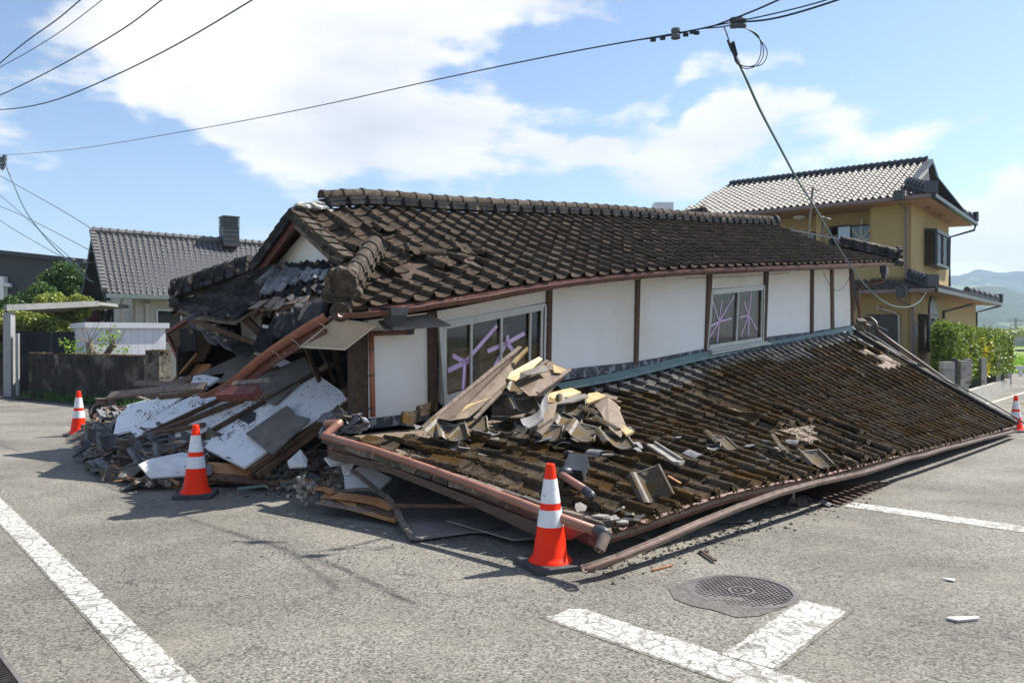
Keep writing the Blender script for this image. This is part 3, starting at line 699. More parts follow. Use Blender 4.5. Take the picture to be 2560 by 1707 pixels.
for i in range(24):
    x0 = 1272 + (1962 - 1272) * i / 24; x1 = 1272 + (1962 - 1272) * (i + 1) / 24
    mb.slab([woff(W(x0, fbot(x0) - 10), .03), woff(W(x1, fbot(x1) - 10), .03), woff(W(x1, fbot(x1) - 0), .13), woff(W(x0, fbot(x0) - 0), .13)], .012, .5)
    mb.slab([woff(W(x0, fbot(x0) - 0), .13), woff(W(x1, fbot(x1) - 0), .13), woff(W(x1, fbot(x1) + 5), .132), woff(W(x0, fbot(x0) + 5), .132)], .008, .5)
mb.build('flashing', M_teal, house)
def post(x0, x1, x0b=None, x1b=None, yb=None, out=.015, m=None, th=.03):
    x0b = x0b or x0; x1b = x1b or x1; yt = wtop(x0); b = yb or (wbase(x0) + 8)
    mb = MB(); mb.slab([woff(W(x0, yt), out), woff(W(x1, wtop(x1)), out), woff(W(x1b, b), out), woff(W(x0b, b), out)], th); return mb.build('post', m or M_wood, house)
post(800, 832, 802, 834, 962, .04, th=.12); post(981, 1000, 982, 1002, 944, .02); post(1254, 1265, 1252, 1262, 830, .02); post(1459, 1468, 1455, 1463, 838); post(1623, 1633, 1617, 1626, 808)
post(1754, 1763, 1750, 1757, 785); post(1861, 1867, 1860, 1866, 768); post(1906, 1912, 1908, 1914, 760); post(1950, 1957, 1956, 1964, 755, .02)
# windows
def window(quad, name, bars, tapes, fr=.045, curtain=None):
    # quad: tl, tr, br, bl in picture order; all on the wall plane
    tl, tr, br, bl = [woff(W(*p), .012) for p in quad]
    wf = MB()
    for a, b in ((tl, tr), (tr, br), (br, bl), (bl, tl)): wf.beam(a, b, .04, fr, up=(0, 0, 1)) if abs((b - a).normalized().z) < .7 else wf.beam(a, b, fr * .8, .04, up=O)
    o = wf.build('window_frame', M_alu, house)
    def P(a, b): return (bl.lerp(br, a)).lerp(tl.lerp(tr, a), b)
    sash = MB()
    for (a, b0, b1, wd) in bars: sash.beam(P(a, b0) - O * .005, P(a, b1) - O * .005, wd * .8, .025, up=O)
    sash.beam(P(.02, .045), P(.98, .045), .03, .06, up=(0, 0, 1)); sash.beam(P(.02, .955), P(.98, .955), .03, .05, up=(0, 0, 1))
    sash.build('sash', M_alu, o)
    g = MB(); g.slab([P(0, 0) - O * .03, P(1, 0) - O * .03, P(1, 1) - O * .03, P(0, 1) - O * .03], .006, .5); g.build('pane', M_glass, o)
    tb = MB()
    for (a0, b0, a1, b1, wd) in tapes: tb.beam(P(a0, b0) - O * .024, P(a1, b1) - O * .024, wd, .003, up=O)
    tb.build('tape', M_tape, o)
    return P, o
# big sliding window
PB, wo = window([(1012, 744), (1250, 700), (1247, 850), (1012, 925)], 'w', [(.265, 0, 1, .04), (.55, 0, 1, .045), (.845, 0, 1, .04), (.03, 0, 1, .06), (.97, 0, 1, .05)],
    [(.22, .43, .52, .83, .05), (.22, .43, .07, .38, .06), (.22, .43, .11, .56, .055), (.22, .45, .20, .02, .045), (.62, .55, .43, .50, .055), (.62, .55, .80, .63, .055), (.62, .55, .68, .43, .055), (.62, .58, .48, .20, .05), (.62, .55, .63, .66, .05), (.22, .43, .28, .44, .05)])
# leaning sash beside the post
mb = MB(); mb.beam(W(1000, 745) + O * .06, W(1010, 935) + O * .09, .03, .04, up=O); mb.beam(W(1006, 745) + O * .03, W(1020, 930) + O * .05, .02, .03, up=O); mb.build('loose_sash', M_alu, house)
# right two-pane window
tp = []
def star(cx, cy, arms): return [(cx, cy, cx + a, cy + b, .031) for a, b in arms]
tp += star(.20, .45, [(-.15, .40), (.02, .38), (.24, .42), (-.14, -.06), (.22, .03), (-.19, -.33), (-.01, -.36)]) + star(.74, .50, [(-.11, .28), (.04, .44), (-.17, -.02), (-.14, -.36), (.0, -.36), (.17, -.29)])
PR, wr = window([(1632, 668), (1753, 657), (1750, 783), (1622, 803)], 'w', [(.50, 0, 1, .05), (.03, 0, 1, .035), (.97, 0, 1, .04)], tp, fr=.04)
mb = MB(); mb.beam(W(1618, 812) + O * .10, W(1753, 788) + O * .10, .10, .03); mb.beam(W(1622, 806) + O * .08, W(1750, 785) + O * .08, .05, .03); mb.build('sill', M_alu, wr)
# lace curtain behind the right window, planks behind the left one
M_curt = mat('grey_curtain', (.11, .105, .10), (.24, .23, .215), 9, .9, .2, 30, .1, c3=(.10, .10, .10), s3=6, t3=.5, stretch=(8, 8, 1.2))
mb = MB()
mb.grid(lambda a, b: PR(a, b) - O * (.10 + .02 * math.sin(a * 60)), 60, 2, .5, 0); mb.build('curtain', M_curt, house)
M_indoor = mat('indoor_planks', (.22, .11, .055), (.45, .26, .15), 7, .8, .3, 40, .5)
mb = MB(); rg = random.Random(4)
for k_ in range(16):
    a0 = rg.uniform(-.1, .7); b0 = rg.uniform(.0, .55); mb.beam(PB(a0, b0) - O * rg.uniform(.12, .4), PB(a0 + rg.uniform(.25, .6), b0 + rg.uniform(-.25, .15)) - O * rg.uniform(.12, .5), .16, .03, up=O)
for k_ in range(4):
    b0 = .30 - k_ * .09; mb.beam(PB(.02, b0) - O * .2, PB(.9, b0 + .02) - O * .22, .13, .04, up=O)
mb.build('indoor_debris', M_indoor, house)
mb = MB(); mb.slab([PB(-.1, .35) - O * 1.2, PB(1.1, .45) - O * 1.2, PB(1.1, .8) - O * 1.25, PB(-.1, .72) - O * 1.25], .03); mb.build('ceiling_panel', M_board, house)
mb = MB(); mb.slab([plan(1.2, RR - WO - 1.6), plan(4.4, RR - WO - 1.6), plan(4.4, RR - WO - 1.6) + V((0, 0, 2.3)), plan(1.2, RR - WO - 1.6) + V((0, 0, 2.1))], .05); mb.build('dark_backdrop', M_dark, house)  # near-black slab added to darken the room behind the big window
# body shell: dark inner and back walls so no daylight leaks through
mb = MB()
def zc(t, r, k): s_ = SF(t, r); return s_.z + k
crz = crv([(t_of(W(x, wbase(x))), W(x, wbase(x) + 20).z) for x in (1000, 1265, 1460, 1620, 1760, 1950)])
for (ta, tb_, r) in ((.3, 11.05, -RR + WO),):
    n = 10
    for i in range(n):
        a, b = ta + (tb_ - ta) * i / n, ta + (tb_ - ta) * (i + 1) / n
        mb.slab([V((*plan(a, r).xy, gz(0, 0) - .1)), V((*plan(b, r).xy, -.4)), V((*plan(b, r).xy, SF(b, r).z - .08)), V((*plan(a, r).xy, SF(a, r).z - .08))], .08, .5)
mb.build('back_wall', M_plast, house)
tR = t_of(W(1957, 700)); 
mb = MB(); mb.slab([V((*plan(tR, RR - WO - .1).xy, 1.3)), V((*plan(tR, -RR + WO).xy, 1.3)), V((*plan(tR, -RR + WO).xy, SF(tR, RR - WO).z)), V((*plan(tR, RR - WO - .1).xy, SF(tR, RR - WO).z))], .08, .5); mb.build('end_wall', M_plast, house)
mb = MB()
mb.slab([V((*plan(2.2, RR - WO - .12).xy, 0)), V((*plan(2.2, -RR + WO).xy, 0)), V((*plan(2.2, -RR + WO).xy, 2.0)), V((*plan(2.2, RR - WO - .12).xy, 1.9))], .06, .5)
mb.slab([V((*plan(5, RR - WO - .12).xy, 0)), V((*plan(5, -RR + WO).xy, 0)), V((*plan(5, -RR + WO).xy, 2.4)), V((*plan(5, RR - WO - .12).xy, 2.3))], .06, .5)
# crushed ground floor behind the fallen roof
for i in range(12):
    a, b = 1.0 + i * .85, 1.0 + (i + 1) * .85
    za, zb = W(1100, wbase(1100)).z, 0
    mb.slab([V((*plan(a, RR - WO - .15).xy, gz(*plan(a, 2).xy) - .05)), V((*plan(b, RR - WO - .15).xy, gz(*plan(b, 2).xy) - .05)), V((*plan(b, RR - WO - .15).xy, crz(b))), V((*plan(a, RR - WO - .15).xy, crz(a)))], .05, .5)
mb.build('crushed_lower_storey', M_wood, house)
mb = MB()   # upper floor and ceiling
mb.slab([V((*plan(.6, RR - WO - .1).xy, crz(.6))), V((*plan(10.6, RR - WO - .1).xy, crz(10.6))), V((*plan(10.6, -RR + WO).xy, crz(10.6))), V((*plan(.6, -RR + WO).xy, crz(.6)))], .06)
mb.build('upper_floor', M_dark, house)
# soffit + fascia
mb = MB(); n = 26
for i in range(n):
    a = T0 + .3 + (T1 - .5 - T0 - .3) * i / n; b = T0 + .3 + (T1 - .5 - T0 - .3) * (i + 1) / n
    q_ = [V((*plan(a, RR - .02).xy, ez(a) - .10)), V((*plan(b, RR - .02).xy, ez(b) - .10)), V((*plan(b, RR - WO - .05).xy, ez(b) - .02)), V((*plan(a, RR - WO - .05).xy, ez(a) - .02))]
    mb.slab(q_, .02, .5); mb.slab([V((*plan(a, RR - .01).xy, ez(a) - .02)), V((*plan(b, RR - .01).xy, ez(b) - .02)), V((*plan(b, RR - .01).xy, ez(b) - .11)), V((*plan(a, RR - .01).xy, ez(a) - .11))], .022, .5)
mb.build('eave_board', M_woodR, house)
# gutters
GP = pl_r(RR + .06)
gp = [onP(x, y, GP) for x, y in ((782, 716), (840, 714), (900, 709), (950, 703), (1000, 694), (1060, 686), (1120, 677), (1180, 665), (1250, 655), (1320, 645), (1390, 637), (1460, 631), (1540, 624), (1620, 620), (1700, 616), (1800, 613), (1920, 610), (2050, 604))]
mb = MB(); mb.gutter([p - V((0, 0, .01)) for p in gp], .056); 
gt = sharp(mb.build('gutter', M_gut, house), 50)
for i in range(30):
    mb = MB()
    f = i / 29 * (len(gp) - 1); k_ = min(int(f), len(gp) - 2); p = gp[k_].lerp(gp[k_ + 1], f - k_) - V((0, 0, .01)); d_ = (gp[k_ + 1] - gp[k_]).normalized(); a_ = d_.cross(V((0, 0, 1))).normalized()
    mb.tube([p + a_ * math.cos(t_) * .058 + V((0, 0, 1)) * math.sin(t_) * .058 for t_ in [math.pi + math.pi * q_ / 8 for q_ in range(9)]], .006, 5)
    mb.build('bracket', M_gut, gt)
# hopper + short pipe under it
hp = onP(906, 713, GP)
mb = MB(); vs = []
for (s_, z) in ((.115, .03), (.10, -.05), (.055, -.16), (.05, -.20)): vs += [hp + U * (s_ * a) + O * (s_ * .8 * b) + V((0, 0, z)) for a, b in ((-1, -1), (1, -1), (1, 1), (-1, 1))]
mb.add(vs, [(i * 4 + k_, i * 4 + (k_ + 1) % 4, (i + 1) * 4 + (k_ + 1) % 4, (i + 1) * 4 + k_) for i in range(3) for k_ in range(4)] + [(12, 13, 14, 15)]); mb.build('gutter_hopper', M_black, house)
mb = MB(); mb.tube([woff(W(838, 766), .1), woff(W(925, 763), .12)], .028, 10); mb.build('pipe', M_gut, house)
mb = MB(); mb.tube([woff(W(918, 763), .12), woff(W(931, 762), .12), woff(W(932, 755), .12)], .034, 10); mb.build('pipe_elbow', M_black, house)
# downpipe left
mb = MB(); mb.tube([woff(W(837, 762), .12), woff(W(839, 850), .12), woff(W(841, 955), .12)], .030, 12); dp = mb.build('downpipe', M_gutO, house, smooth=True)
for y in (800, 860, 935): mb = MB(); mb.tube([woff(W(838, y), .12), woff(W(838, y + 3), .12)], .034, 12); mb.build('clamp', M_black, dp)
# downpipe right with swan neck
hp2 = onP(2031, 612, GP)
mb = MB(); mb.box(hp2 - V((0, 0, .08)), (.16, .14, .16), Matrix.Rotation(math.atan2(U.y, U.x), 3, 'Z')); mb.box(hp2 - V((0, 0, .2)), (.10, .09, .12), Matrix.Rotation(math.atan2(U.y, U.x), 3, 'Z')); mb.build('gutter_hopper', M_black, house)
_q = lambda x, y, r: onP(x, y, pl_r(r))
mb = MB(); mb.tube([hp2 - V((0, 0, .26)), _q(2029, 645, RR + .02), _q(1995, 652, RR - .2), _q(1976, 658, RR - WO + .12), _q(1971, 668, RR - WO + .1), _q(1976, 742, RR - WO + .1)], .034, 10); mb.build('downpipe', M_gut, house, smooth=True)
# cables on the wall
def sag(p, q_, dz, n=12): return [p.lerp(q_, i / n) - V((0, 0, dz * 4 * (i / n) * (1 - i / n))) for i in range(n + 1)]
mb = MB(); mb.tube(sag(woff(W(1878, 624), .12), woff(W(1944, 624), .12), .42), .006, 5); mb.build('wall_cable', M_black, house)
mb = MB(); mb.tube(sag(woff(W(1560, 640), .12), woff(W(1800, 627), .12), .02), .004, 5); mb.build('wall_cable', M_black, house)
mb = MB(); mb.tube([woff(W(1955, 630), .06), woff(W(1958, 690), .08), woff(W(1966, 735), .1), woff(W(1980, 742), .2), woff(W(2000, 760), .4)], .012, 6); mb.build('wall_cable', M_black, house)
# hanging soffit panels at the left corner
CP = (C1, U)
a_ = onP(806, 738, (C1 + O * -.1, (U * .3 + O).normalized())) 
mb = MB(); q_ = [ptH(770, 732, 6.75), ptH(868, 745, 7.0), ptH(793, 803, 7.15), ptH(688, 797, 7.3)]; mb.slab(q_, .015); mb.build('hanging_soffit_panel', mat('soffit_panel', (.55, .51, .45), (.62, .58, .52), 4, .8, .1, 30, .05), house)
mb = MB(); mb.slab([ptH(868, 738, 7.05), ptH(985, 722, 7.55), ptH(1036, 748, 7.5), ptH(884, 759, 6.9)], .015); mb.build('hanging_underlay_panel', M_board, house)
mb = MB(); mb.slab([ptH(700, 800, 7.2), ptH(760, 797, 7.2), ptH(870, 745, 7.0), ptH(872, 752, 7.02), ptH(800, 806, 7.2), ptH(700, 806, 7.25)], .01); 
# ---- bent gutter falling from the corner, with its fascia
gpl = [C1 + V((0, 0, -.10)) - U * .06, ptH(735, 731, 6.9), ptH(710, 746, 7.1), ptH(672, 770, 7.35), ptH(630, 798, 7.6), ptH(590, 828, 7.85), ptH(555, 858, 8.0), ptH(520, 882, 8.2), ptH(490, 898, 8.35), ptH(466, 903, 8.5)]
gpl[0] = ptH(757, 719, 6.75)
mb = MB(); mb.gutter(gpl, .066, n=9); gl_ = sharp(mb.build('bent_gutter', M_gutO, house), 50)
M_hook = pbr('pale_hook', (.45, .42, .38), .5)
for i in (1, 3, 4):
    mb = MB(); p = gpl[i]; mb.tube([p + V((.03, -.07, .03)), p + V((0, -.075, -.04)), p + V((.05, -.06, -.07)), p + V((.09, -.03, -.12)), p + V((.13, -.02, -.05))], .006, 5); mb.build('bracket', M_hook, gl_)
mb = MB()
for a_, b_ in zip(gpl[1:-3], gpl[2:-2]): mb.slab([a_ + V((.05, .02, -.04)), b_ + V((.05, .02, -.04)), b_ + V((.05, .03, -.15)), a_ + V((.05, .03, -.15))], .025, .5)
mb.build('broken_fascia', M_woodR, house)
# interior: posts and planks in the open left end, near-black slabs added for darkness
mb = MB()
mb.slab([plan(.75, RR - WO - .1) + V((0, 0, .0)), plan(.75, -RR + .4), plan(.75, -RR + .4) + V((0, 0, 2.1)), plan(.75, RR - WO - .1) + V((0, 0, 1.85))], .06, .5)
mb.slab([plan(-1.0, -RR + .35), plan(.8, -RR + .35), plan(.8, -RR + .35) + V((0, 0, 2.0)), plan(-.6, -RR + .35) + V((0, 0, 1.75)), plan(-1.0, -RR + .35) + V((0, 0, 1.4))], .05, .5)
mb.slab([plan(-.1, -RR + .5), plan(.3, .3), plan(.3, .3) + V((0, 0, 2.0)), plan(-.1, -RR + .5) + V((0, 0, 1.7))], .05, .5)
mb.build('dark_backdrop', M_dark, house)  # added slabs that block daylight and blacken the cavity
mb = MB(); rg = random.Random(9)
for (a, b, da, db, w_) in ((655, 700, 655, 815, .06), (660, 712, 668, 815, .03), (700, 790, 735, 880, .05), (560, 728, 648, 816, .12), (440, 735, 660, 815, .08), (570, 842, 650, 816, .07), (735, 800, 770, 880, .04), (705, 870, 760, 838, .09), (740, 930, 800, 880, .05), (770, 800, 800, 960, .06)):
    mb.beam(ptH(a, b, 8.6), ptH(da, db, 8.6 if a < 700 else 8.2), w_, w_ * .7)
mb.build('broken_timbers', M_wood, house)
mb = MB()  # brown board panel hanging behind the hole and eave box at far corner
mb.slab([ptH(657, 705, 9.0), ptH(745, 700, 8.6), ptH(745, 800, 8.6), ptH(657, 815, 9.0)], .03); mb.build('inner_board', mat('dark_plank_wall', (.035, .016, .009), (.08, .038, .02), 9, .8, .3, 40, .2), house)
mb = MB()
mb.slab([ptH(385, 765, 10.2), ptH(445, 725, 9.9), ptH(500, 760, 9.8), ptH(470, 830, 9.8), ptH(415, 838, 10.0)], .05); mb.build('torn_eave_box', M_wood, house)
mb = MB(); mb.slab([ptH(412, 756, 9.7), ptH(450, 754, 9.65), ptH(452, 803, 9.6), ptH(416, 808, 9.65)], .02); mb.build('dangling_tile', M_tileD, house)
mb = MB(); mb.beam(ptH(384, 764, 9.9), ptH(450, 722, 9.6), .06, .05); mb.beam(ptH(386, 772, 9.9), ptH(418, 840, 9.8), .05, .04); mb.build('eave_trim', M_woodR, house)
mb = MB(); mb.slab([ptH(448, 838, 9.9), ptH(486, 836, 9.7), ptH(470, 890, 9.6), ptH(385, 905, 9.9)], .03); mb.beam(ptH(388, 890, 9.8), ptH(455, 812, 9.7), .08, .03); mb.build('split_board', mat('split_brown_board', (.20, .085, .03), (.33, .16, .07), 8, .7, .3, 40, .2), house)
mb = MB()    # mortar, plaster and tiles bulging out under the far hip
rg = random.Random(21)
for k_ in range(26):
    f = rg.random(); p = ptH(460 + 80 * f + rg.uniform(-8, 8), 742 + 38 * f + rg.uniform(-12, 10), 9.3 - .3 * f + rg.uniform(-.1, .1))
    rot = Matrix.Rotation(rg.uniform(0, 3), 3, 'Z') @ Matrix.Rotation(rg.uniform(-1, 1), 3, 'X'); mb.box(p, (rg.uniform(.08, .3), rg.uniform(.03, .1), .02), rot)
mb.build('crumbled_mortar', M_mud, house)
mb = MB(); mb.slab([ptH(552, 716, 9.35), ptH(600, 716, 9.2), ptH(602, 822, 9.2), ptH(560, 800, 9.3)], .03)
mb.build('torn_plaster', mat('torn_grey_plaster', (.34, .31, .28), (.50, .47, .43), 7, .8, .5, 30, .1), house)
mb = MB()
def freetile(mb, c, u, v, wd=.27, ln=.30, **k): 
    u = u.normalized(); n = u.cross(v).normalized(); v = n.cross(u).normalized(); tile(mb, c - u * wd / 2 - v * ln / 2, u, v, n, wd, ln, 8, **k); 
for (x0, y0, x1, y1, d, w_) in ((470, 748, 520, 790, 9.2, .0), (500, 765, 560, 800, 9.1, 0), (440, 725, 480, 750, 9.4, 0), (530, 785, 590, 812, 9.0, 0)):
    a_, b_ = ptH(x0, y0, d), ptH(x1, y1, d - .1); freetile(mb, (a_ + b_) / 2, b_ - a_, V((0, .8, .6)), .34, .3)
mb.build('slipped_tiles', M_slate, house)
# tiles sliding off the broken near edge
for (tx, ty, bx, by, d) in ((622, 754, 605, 810, 7.75), (655, 728, 632, 778, 7.6), (665, 724, 650, 775, 7.55), (690, 718, 670, 765, 7.35), (700, 705, 700, 752, 7.2), (725, 700, 712, 742, 7.0), (640, 775, 625, 800, 7.7)):
    a_, b_ = ptH(bx, by, d), ptH(tx, ty, d + .12); v_ = b_ - a_; u_ = V((1, -.25, -.15)); n_ = u_.cross(v_).normalized(); 
    mb = MB(); tile(mb, a_ - u_.normalized() * .13, u_.normalized(), v_.normalized(), n_, .27, v_.length * 1.15, 8, rnd=random.random(), side=-1); mb.build('sliding_tile', M_tileD, house)

for (tx, ty, bx, by, d) in ((622, 754, 605, 810, 7.75), (655, 728, 632, 778, 7.6), (690, 718, 670, 765, 7.35), (700, 705, 700, 752, 7.2)):
    mb = MB(); c_ = ptH(tx + 4, ty - 1, d + .1); mb.beam(c_ - V((.12, -.03, -.02)), c_ + V((.13, -.03, -.02)), .02, .035); mb.build('tile_head', M_pebble, house)
# ---------------------------------------------------------------- fallen lower roof
def proj(p):
    v = V(p) - CO; v.rotate(Matrix.Rotation(R(-PITCH), 3, 'X')); return ((v.x / v.y * FPX + 1280) / 1.08844, (853.5 - v.z / v.y * FPX) / 1.08844)
Q0, Q1, Q2 = V((.67, 5.5, 0)), V((2.75, 7.5, 0)), V((9.2, 14.7, 0))
def eaveP(dx, dy):
    r = rdir(dx, dy)
    pl = vplane(Q0.x, Q0.y, Q1.x - Q0.x, Q1.y - Q0.y) if dx < 1848 else vplane(Q1.x, Q1.y, Q2.x - Q1.x, Q2.y - Q1.y)
    return onP(dx, dy, pl)
WT = pl_r(RR - WO + .12)
sts = [(0.0, pt(752, 1004, 7.6), eaveP(1400, 1218)), (.07, onP(860, 984, WT), eaveP(1490, 1190)), (.142, onP(1100, 962, WT), eaveP(1680, 1128)), (.276, onP(1340, 906, WT), eaveP(1880, 1090)),
       (.516, onP(1640, 830, WT), eaveP(2080, 1040)), (.76, onP(1810, 792, WT), eaveP(2232, 1004)), (1.0, onP(1962, 764, WT), eaveP(2335, 977))]
Tc = [crv([(s[0], s[1][i]) for s in sts]) for i in range(3)]; Ec = [crv([(s[0], s[2][i]) for s in sts]) for i in range(3)]
def SL(a, b):
    t = V([f(a) for f in Tc]); e = V([f(a) for f in Ec]); p = e.lerp(t, b)
    g = math.sin(math.pi * min(1, max(0, b)))
    p.z += g * (.10 * math.exp(-((a - .16) / .12) ** 2) - .07 * math.exp(-((a - .75) / .25) ** 2)) + .035 * (noise.noise(V((a * 9, b * 3, 0)))) * g
    p.z += .05 * g * (1 if a > .34 + .08 * b else -.4) * math.exp(-((a - .36) / .12) ** 2)
    return p
def onSL(dx, dy, lift=.06):
    best = None
    for i in range(81):
        for j in range(31):
            q_ = proj(SL(i / 80, j / 30) + V((0, 0, lift))); d = (q_[0] - dx) ** 2 + (q_[1] - dy) ** 2
            if best is None or d < best[0]: best = (d, i / 80, j / 30)
    _, a, b = best; st_ = .01
    for _ in range(30):
        imp = False
        for da, db in ((st_, 0), (-st_, 0), (0, st_), (0, -st_)):
            q_ = proj(SL(a + da, b + db) + V((0, 0, lift))); d = (q_[0] - dx) ** 2 + (q_[1] - dy) ** 2
            if d < best[0]: best = (d, a + da, b + db); a += da; b += db; imp = True; break
        if not imp: st_ /= 2
    return SL(a, b) + V((0, 0, lift)), a, b
def frameSL(a, b):
    o = SL(a, b); u = (SL(a + .01, b) - o).normalized(); v = (SL(a, b + .02) - o).normalized(); n = u.cross(v).normalized(); v = n.cross(u); return u, v, n
froof = thing('fallen_roof', V((2.5, 8, 0)), 'long mossy tiled lower roof fallen flat onto the street below the white wall', 'fallen roof', None)
rng = random.Random(31)
NVL = 13
PIT = [(1500, 54), (1700, 50), (1767, 46), (1850, 41), (1900, 37), (1975, 30.5), (2030, 26), (2163, 19), (2200, 17.4), (2390, 11.8), (2600, 7)]
def pitch(x):
    for (x0, y0), (x1, y1) in zip(PIT, PIT[1:]):
        if x <= x1: return y0 + (y1 - y0) * max(0, (x - x0) / (x1 - x0))
    return PIT[-1][1]
_px = [(i / 300, proj(SL(i / 300, 0))[0] * 1.08844) for i in range(301)]
COLS = [0.0]; _x = _px[0][1]
while _x < _px[-1][1] - 6:
    _x += pitch(_x)
    for (a0, x0), (a1, x1) in zip(_px, _px[1:]):
        if x0 <= _x <= x1: COLS.append(a0 + (a1 - a0) * (_x - x0) / (x1 - x0)); break
COLS[-1] = 1.0; NUL = len(COLS) - 1
def ca(x): i = max(0, min(NUL - 1, int(x // 1))); return COLS[i] + (COLS[i + 1] - COLS[i]) * (x - i)
def keepL(a, b):
    if a < .30 and b > .80 + .1 * math.sin(a * 50): return False
    if .0 <= a < .05 and rng.random() < .15: return False
    if .93 < a and .62 < b < .86: return rng.random() < .25
    if .385 < a < .46 and .12 < b < .30: return rng.random() < .55
    return rng.random() > .006
mb = MB(); mtop = MB()
for j in range(NVL):
    for i in range(NUL):
        a, b = i / NUL, j / NVL
        a = ca(i)
        if not keepL(ca(i + .5), (j + .5) / NVL): continue
        o = SL(a, b); u = SL(ca(i + 1), b) - o; v = SL(a, (j + 1) / NVL) - o
        wd = u.length; ln = v.length * 1.16; u.normalize(); n = u.cross(v).normalized(); v.normalize()
        near = 1.0 if a < .4 else .45
        dis = 2.4 if (.36 < a < .50 and b < .4) else 1
        rot = rng.gauss(0, .022 * near * dis); o = o + u * rng.uniform(-.012, .012) * near * dis + v * rng.uniform(-.02, .02) * near * dis + n * (rng.uniform(-.004, .014) * near * dis + max(0, rng.gauss(0, .02)) * (dis - 1))
        tile(mtop if b > .86 - .05 * math.sin(a * 20) else mb, o, u, v, n, wd, ln, 14, roll=.046, rf=min(.36, .075 / wd), pan=.028 + .03 * wd, lift=.018, lip=.016, rnd=rng.random(), rot=rot)
sharp(mb.build('roof_tiles', M_tileL, froof)); sharp(mtop.build('clean_top_tiles', mat('clean_grey_tile', (.06, .058, .055), (.15, .145, .135), 9, .7, .4, 60, .3), froof))
mb = MB(); mb.grid(lambda a, b: SL(.001 + a * .998, b * .99) - V((0, 0, .035)), 60, 10, None, .03); mb.build('roof_deck', M_felt, froof)
# eave fascia, top course heads
mb = MB()
for i in range(40):
    a, b = i / 40, (i + 1) / 40; p, q_ = SL(a, 0), SL(b, 0)
    mb.slab([p - V((0, 0, .01)), q_ - V((0, 0, .01)), q_ - V((0, 0, .10)) - O * .05, p - V((0, 0, .10)) - O * .05], .025, .5)
mb.build('fascia', M_woodR, froof)
mb = MB()
for i in range(int(NUL * .28), NUL):
    a = ca(i); u, v, n = frameSL(a, .97); p = SL(a, .985)
    mb.beam(p + n * .03, p + n * .03 + u * .19, .03, .05, up=n); mb.tube([p + n * .05 + u * .05, p + n * .045 + u * .05 + v * .07], .03, 8)
mb.build('top_course', M_slate, froof)
# moss in clumps on the rolls and in the laps
def blob(mb, c, r, n, rg, fl=.55, lv=1):
    vs = []
    t1 = V((n.y, -n.z, n.x)).cross(n).normalized(); t2 = n.cross(t1)
    ks = 5
    for ring_, (rr_, hh) in enumerate(((1, 0), (.8, .55))):
        for k_ in range(ks):
            t_ = 2 * math.pi * (k_ + ring_ * .5) / ks; q_ = r * rr_ * rg.uniform(.65, 1.25); vs.append(c + t1 * math.cos(t_) * q_ + t2 * math.sin(t_) * q_ + n * (hh * r * fl * rg.uniform(.7, 1.3)))
    vs.append(c + n * r * fl * rg.uniform(.9, 1.3))
    fs = [(k_, (k_ + 1) % ks, ks + k_) for k_ in range(ks)] + [((k_ + 1) % ks, ks + (k_ + 1) % ks, ks + k_) for k_ in range(ks)] + [(ks + k_, ks + (k_ + 1) % ks, 2 * ks) for k_ in range(ks)]
    mb.add(vs, fs)
mb = MB(); cnt = 0
while cnt < 24000:
    a, b = rng.random(), rng.random() * .97
    dn = .45 + .9 * noise.noise(V((a * 6, b * 3, 5))) + .25 * noise.noise(V((a * 30, b * 20, 1)))
    dn += .25 if .28 < a < .8 else -.05
    if a > .9: dn -= .2
    if b > .82: dn -= .5
    if a < .3 and b > .78: continue
    if rng.random() > dn: continue
    i = max(k_ for k_ in range(NUL) if COLS[k_] <= a); j = int(b * NVL); where = rng.random(); wd = (COLS[i + 1] - COLS[i]) * 12.4; rf_ = min(.36, .075 / wd)
    if where < .55: fa = rf_ * rng.uniform(.05, 1); fb = rng.random(); h = .014 + .046 * math.sin(math.pi * min(1, max(0, fa) / rf_)) ** .8 - .006
    elif where < .82: fa = rng.random(); fb = rng.uniform(-.06, .16); h = .014 + (.046 * math.sin(math.pi * fa / rf_) if fa < rf_ else -(.024 + .03 * wd) * math.sin(math.pi * (fa - rf_) / (1 - rf_)))
    else: fa = rng.uniform(rf_, .98); fb = rng.random(); h = -(.022 + .03 * wd) * math.sin(math.pi * (fa - rf_) / (1 - rf_))
    a2, b2 = ca(i + fa), (j + fb) / NVL
    if b2 < -.01: continue
    o = SL(a2, b2); e = .004; n = (SL(a2 + e, b2) - o).cross(SL(a2, b2 + e) - o).normalized()
    blob(mb, o + n * (h * (1 - .8 * max(0, fb)) if where > .55 else h * (1 - .35 * fb)), rng.uniform(.006, .017) * (1.0 if where < .85 else .8), n, rng); cnt += 1
for i in range(NUL):            # hanging moss at the eave ends
    for k_ in range(9):
        a2 = max(0, ca(i + rng.uniform(-.03, .26)))
        if a2 > .8 and rng.random() < .6: continue
        p = SL(a2, -.004) + O * .01 + V((0, 0, rng.uniform(-.02, .055))); blob(mb, p, rng.uniform(.012, .024), (O + V((0, 0, .1))).normalized(), rng)
mb.build('moss', M_moss, froof, kind='stuff')
def ptr(x, y, off=0): return pt(x, y, 1 / (1 / 7.55 + (1 / 5.45 - 1 / 7.55) * (x - 757) / 628) + off)
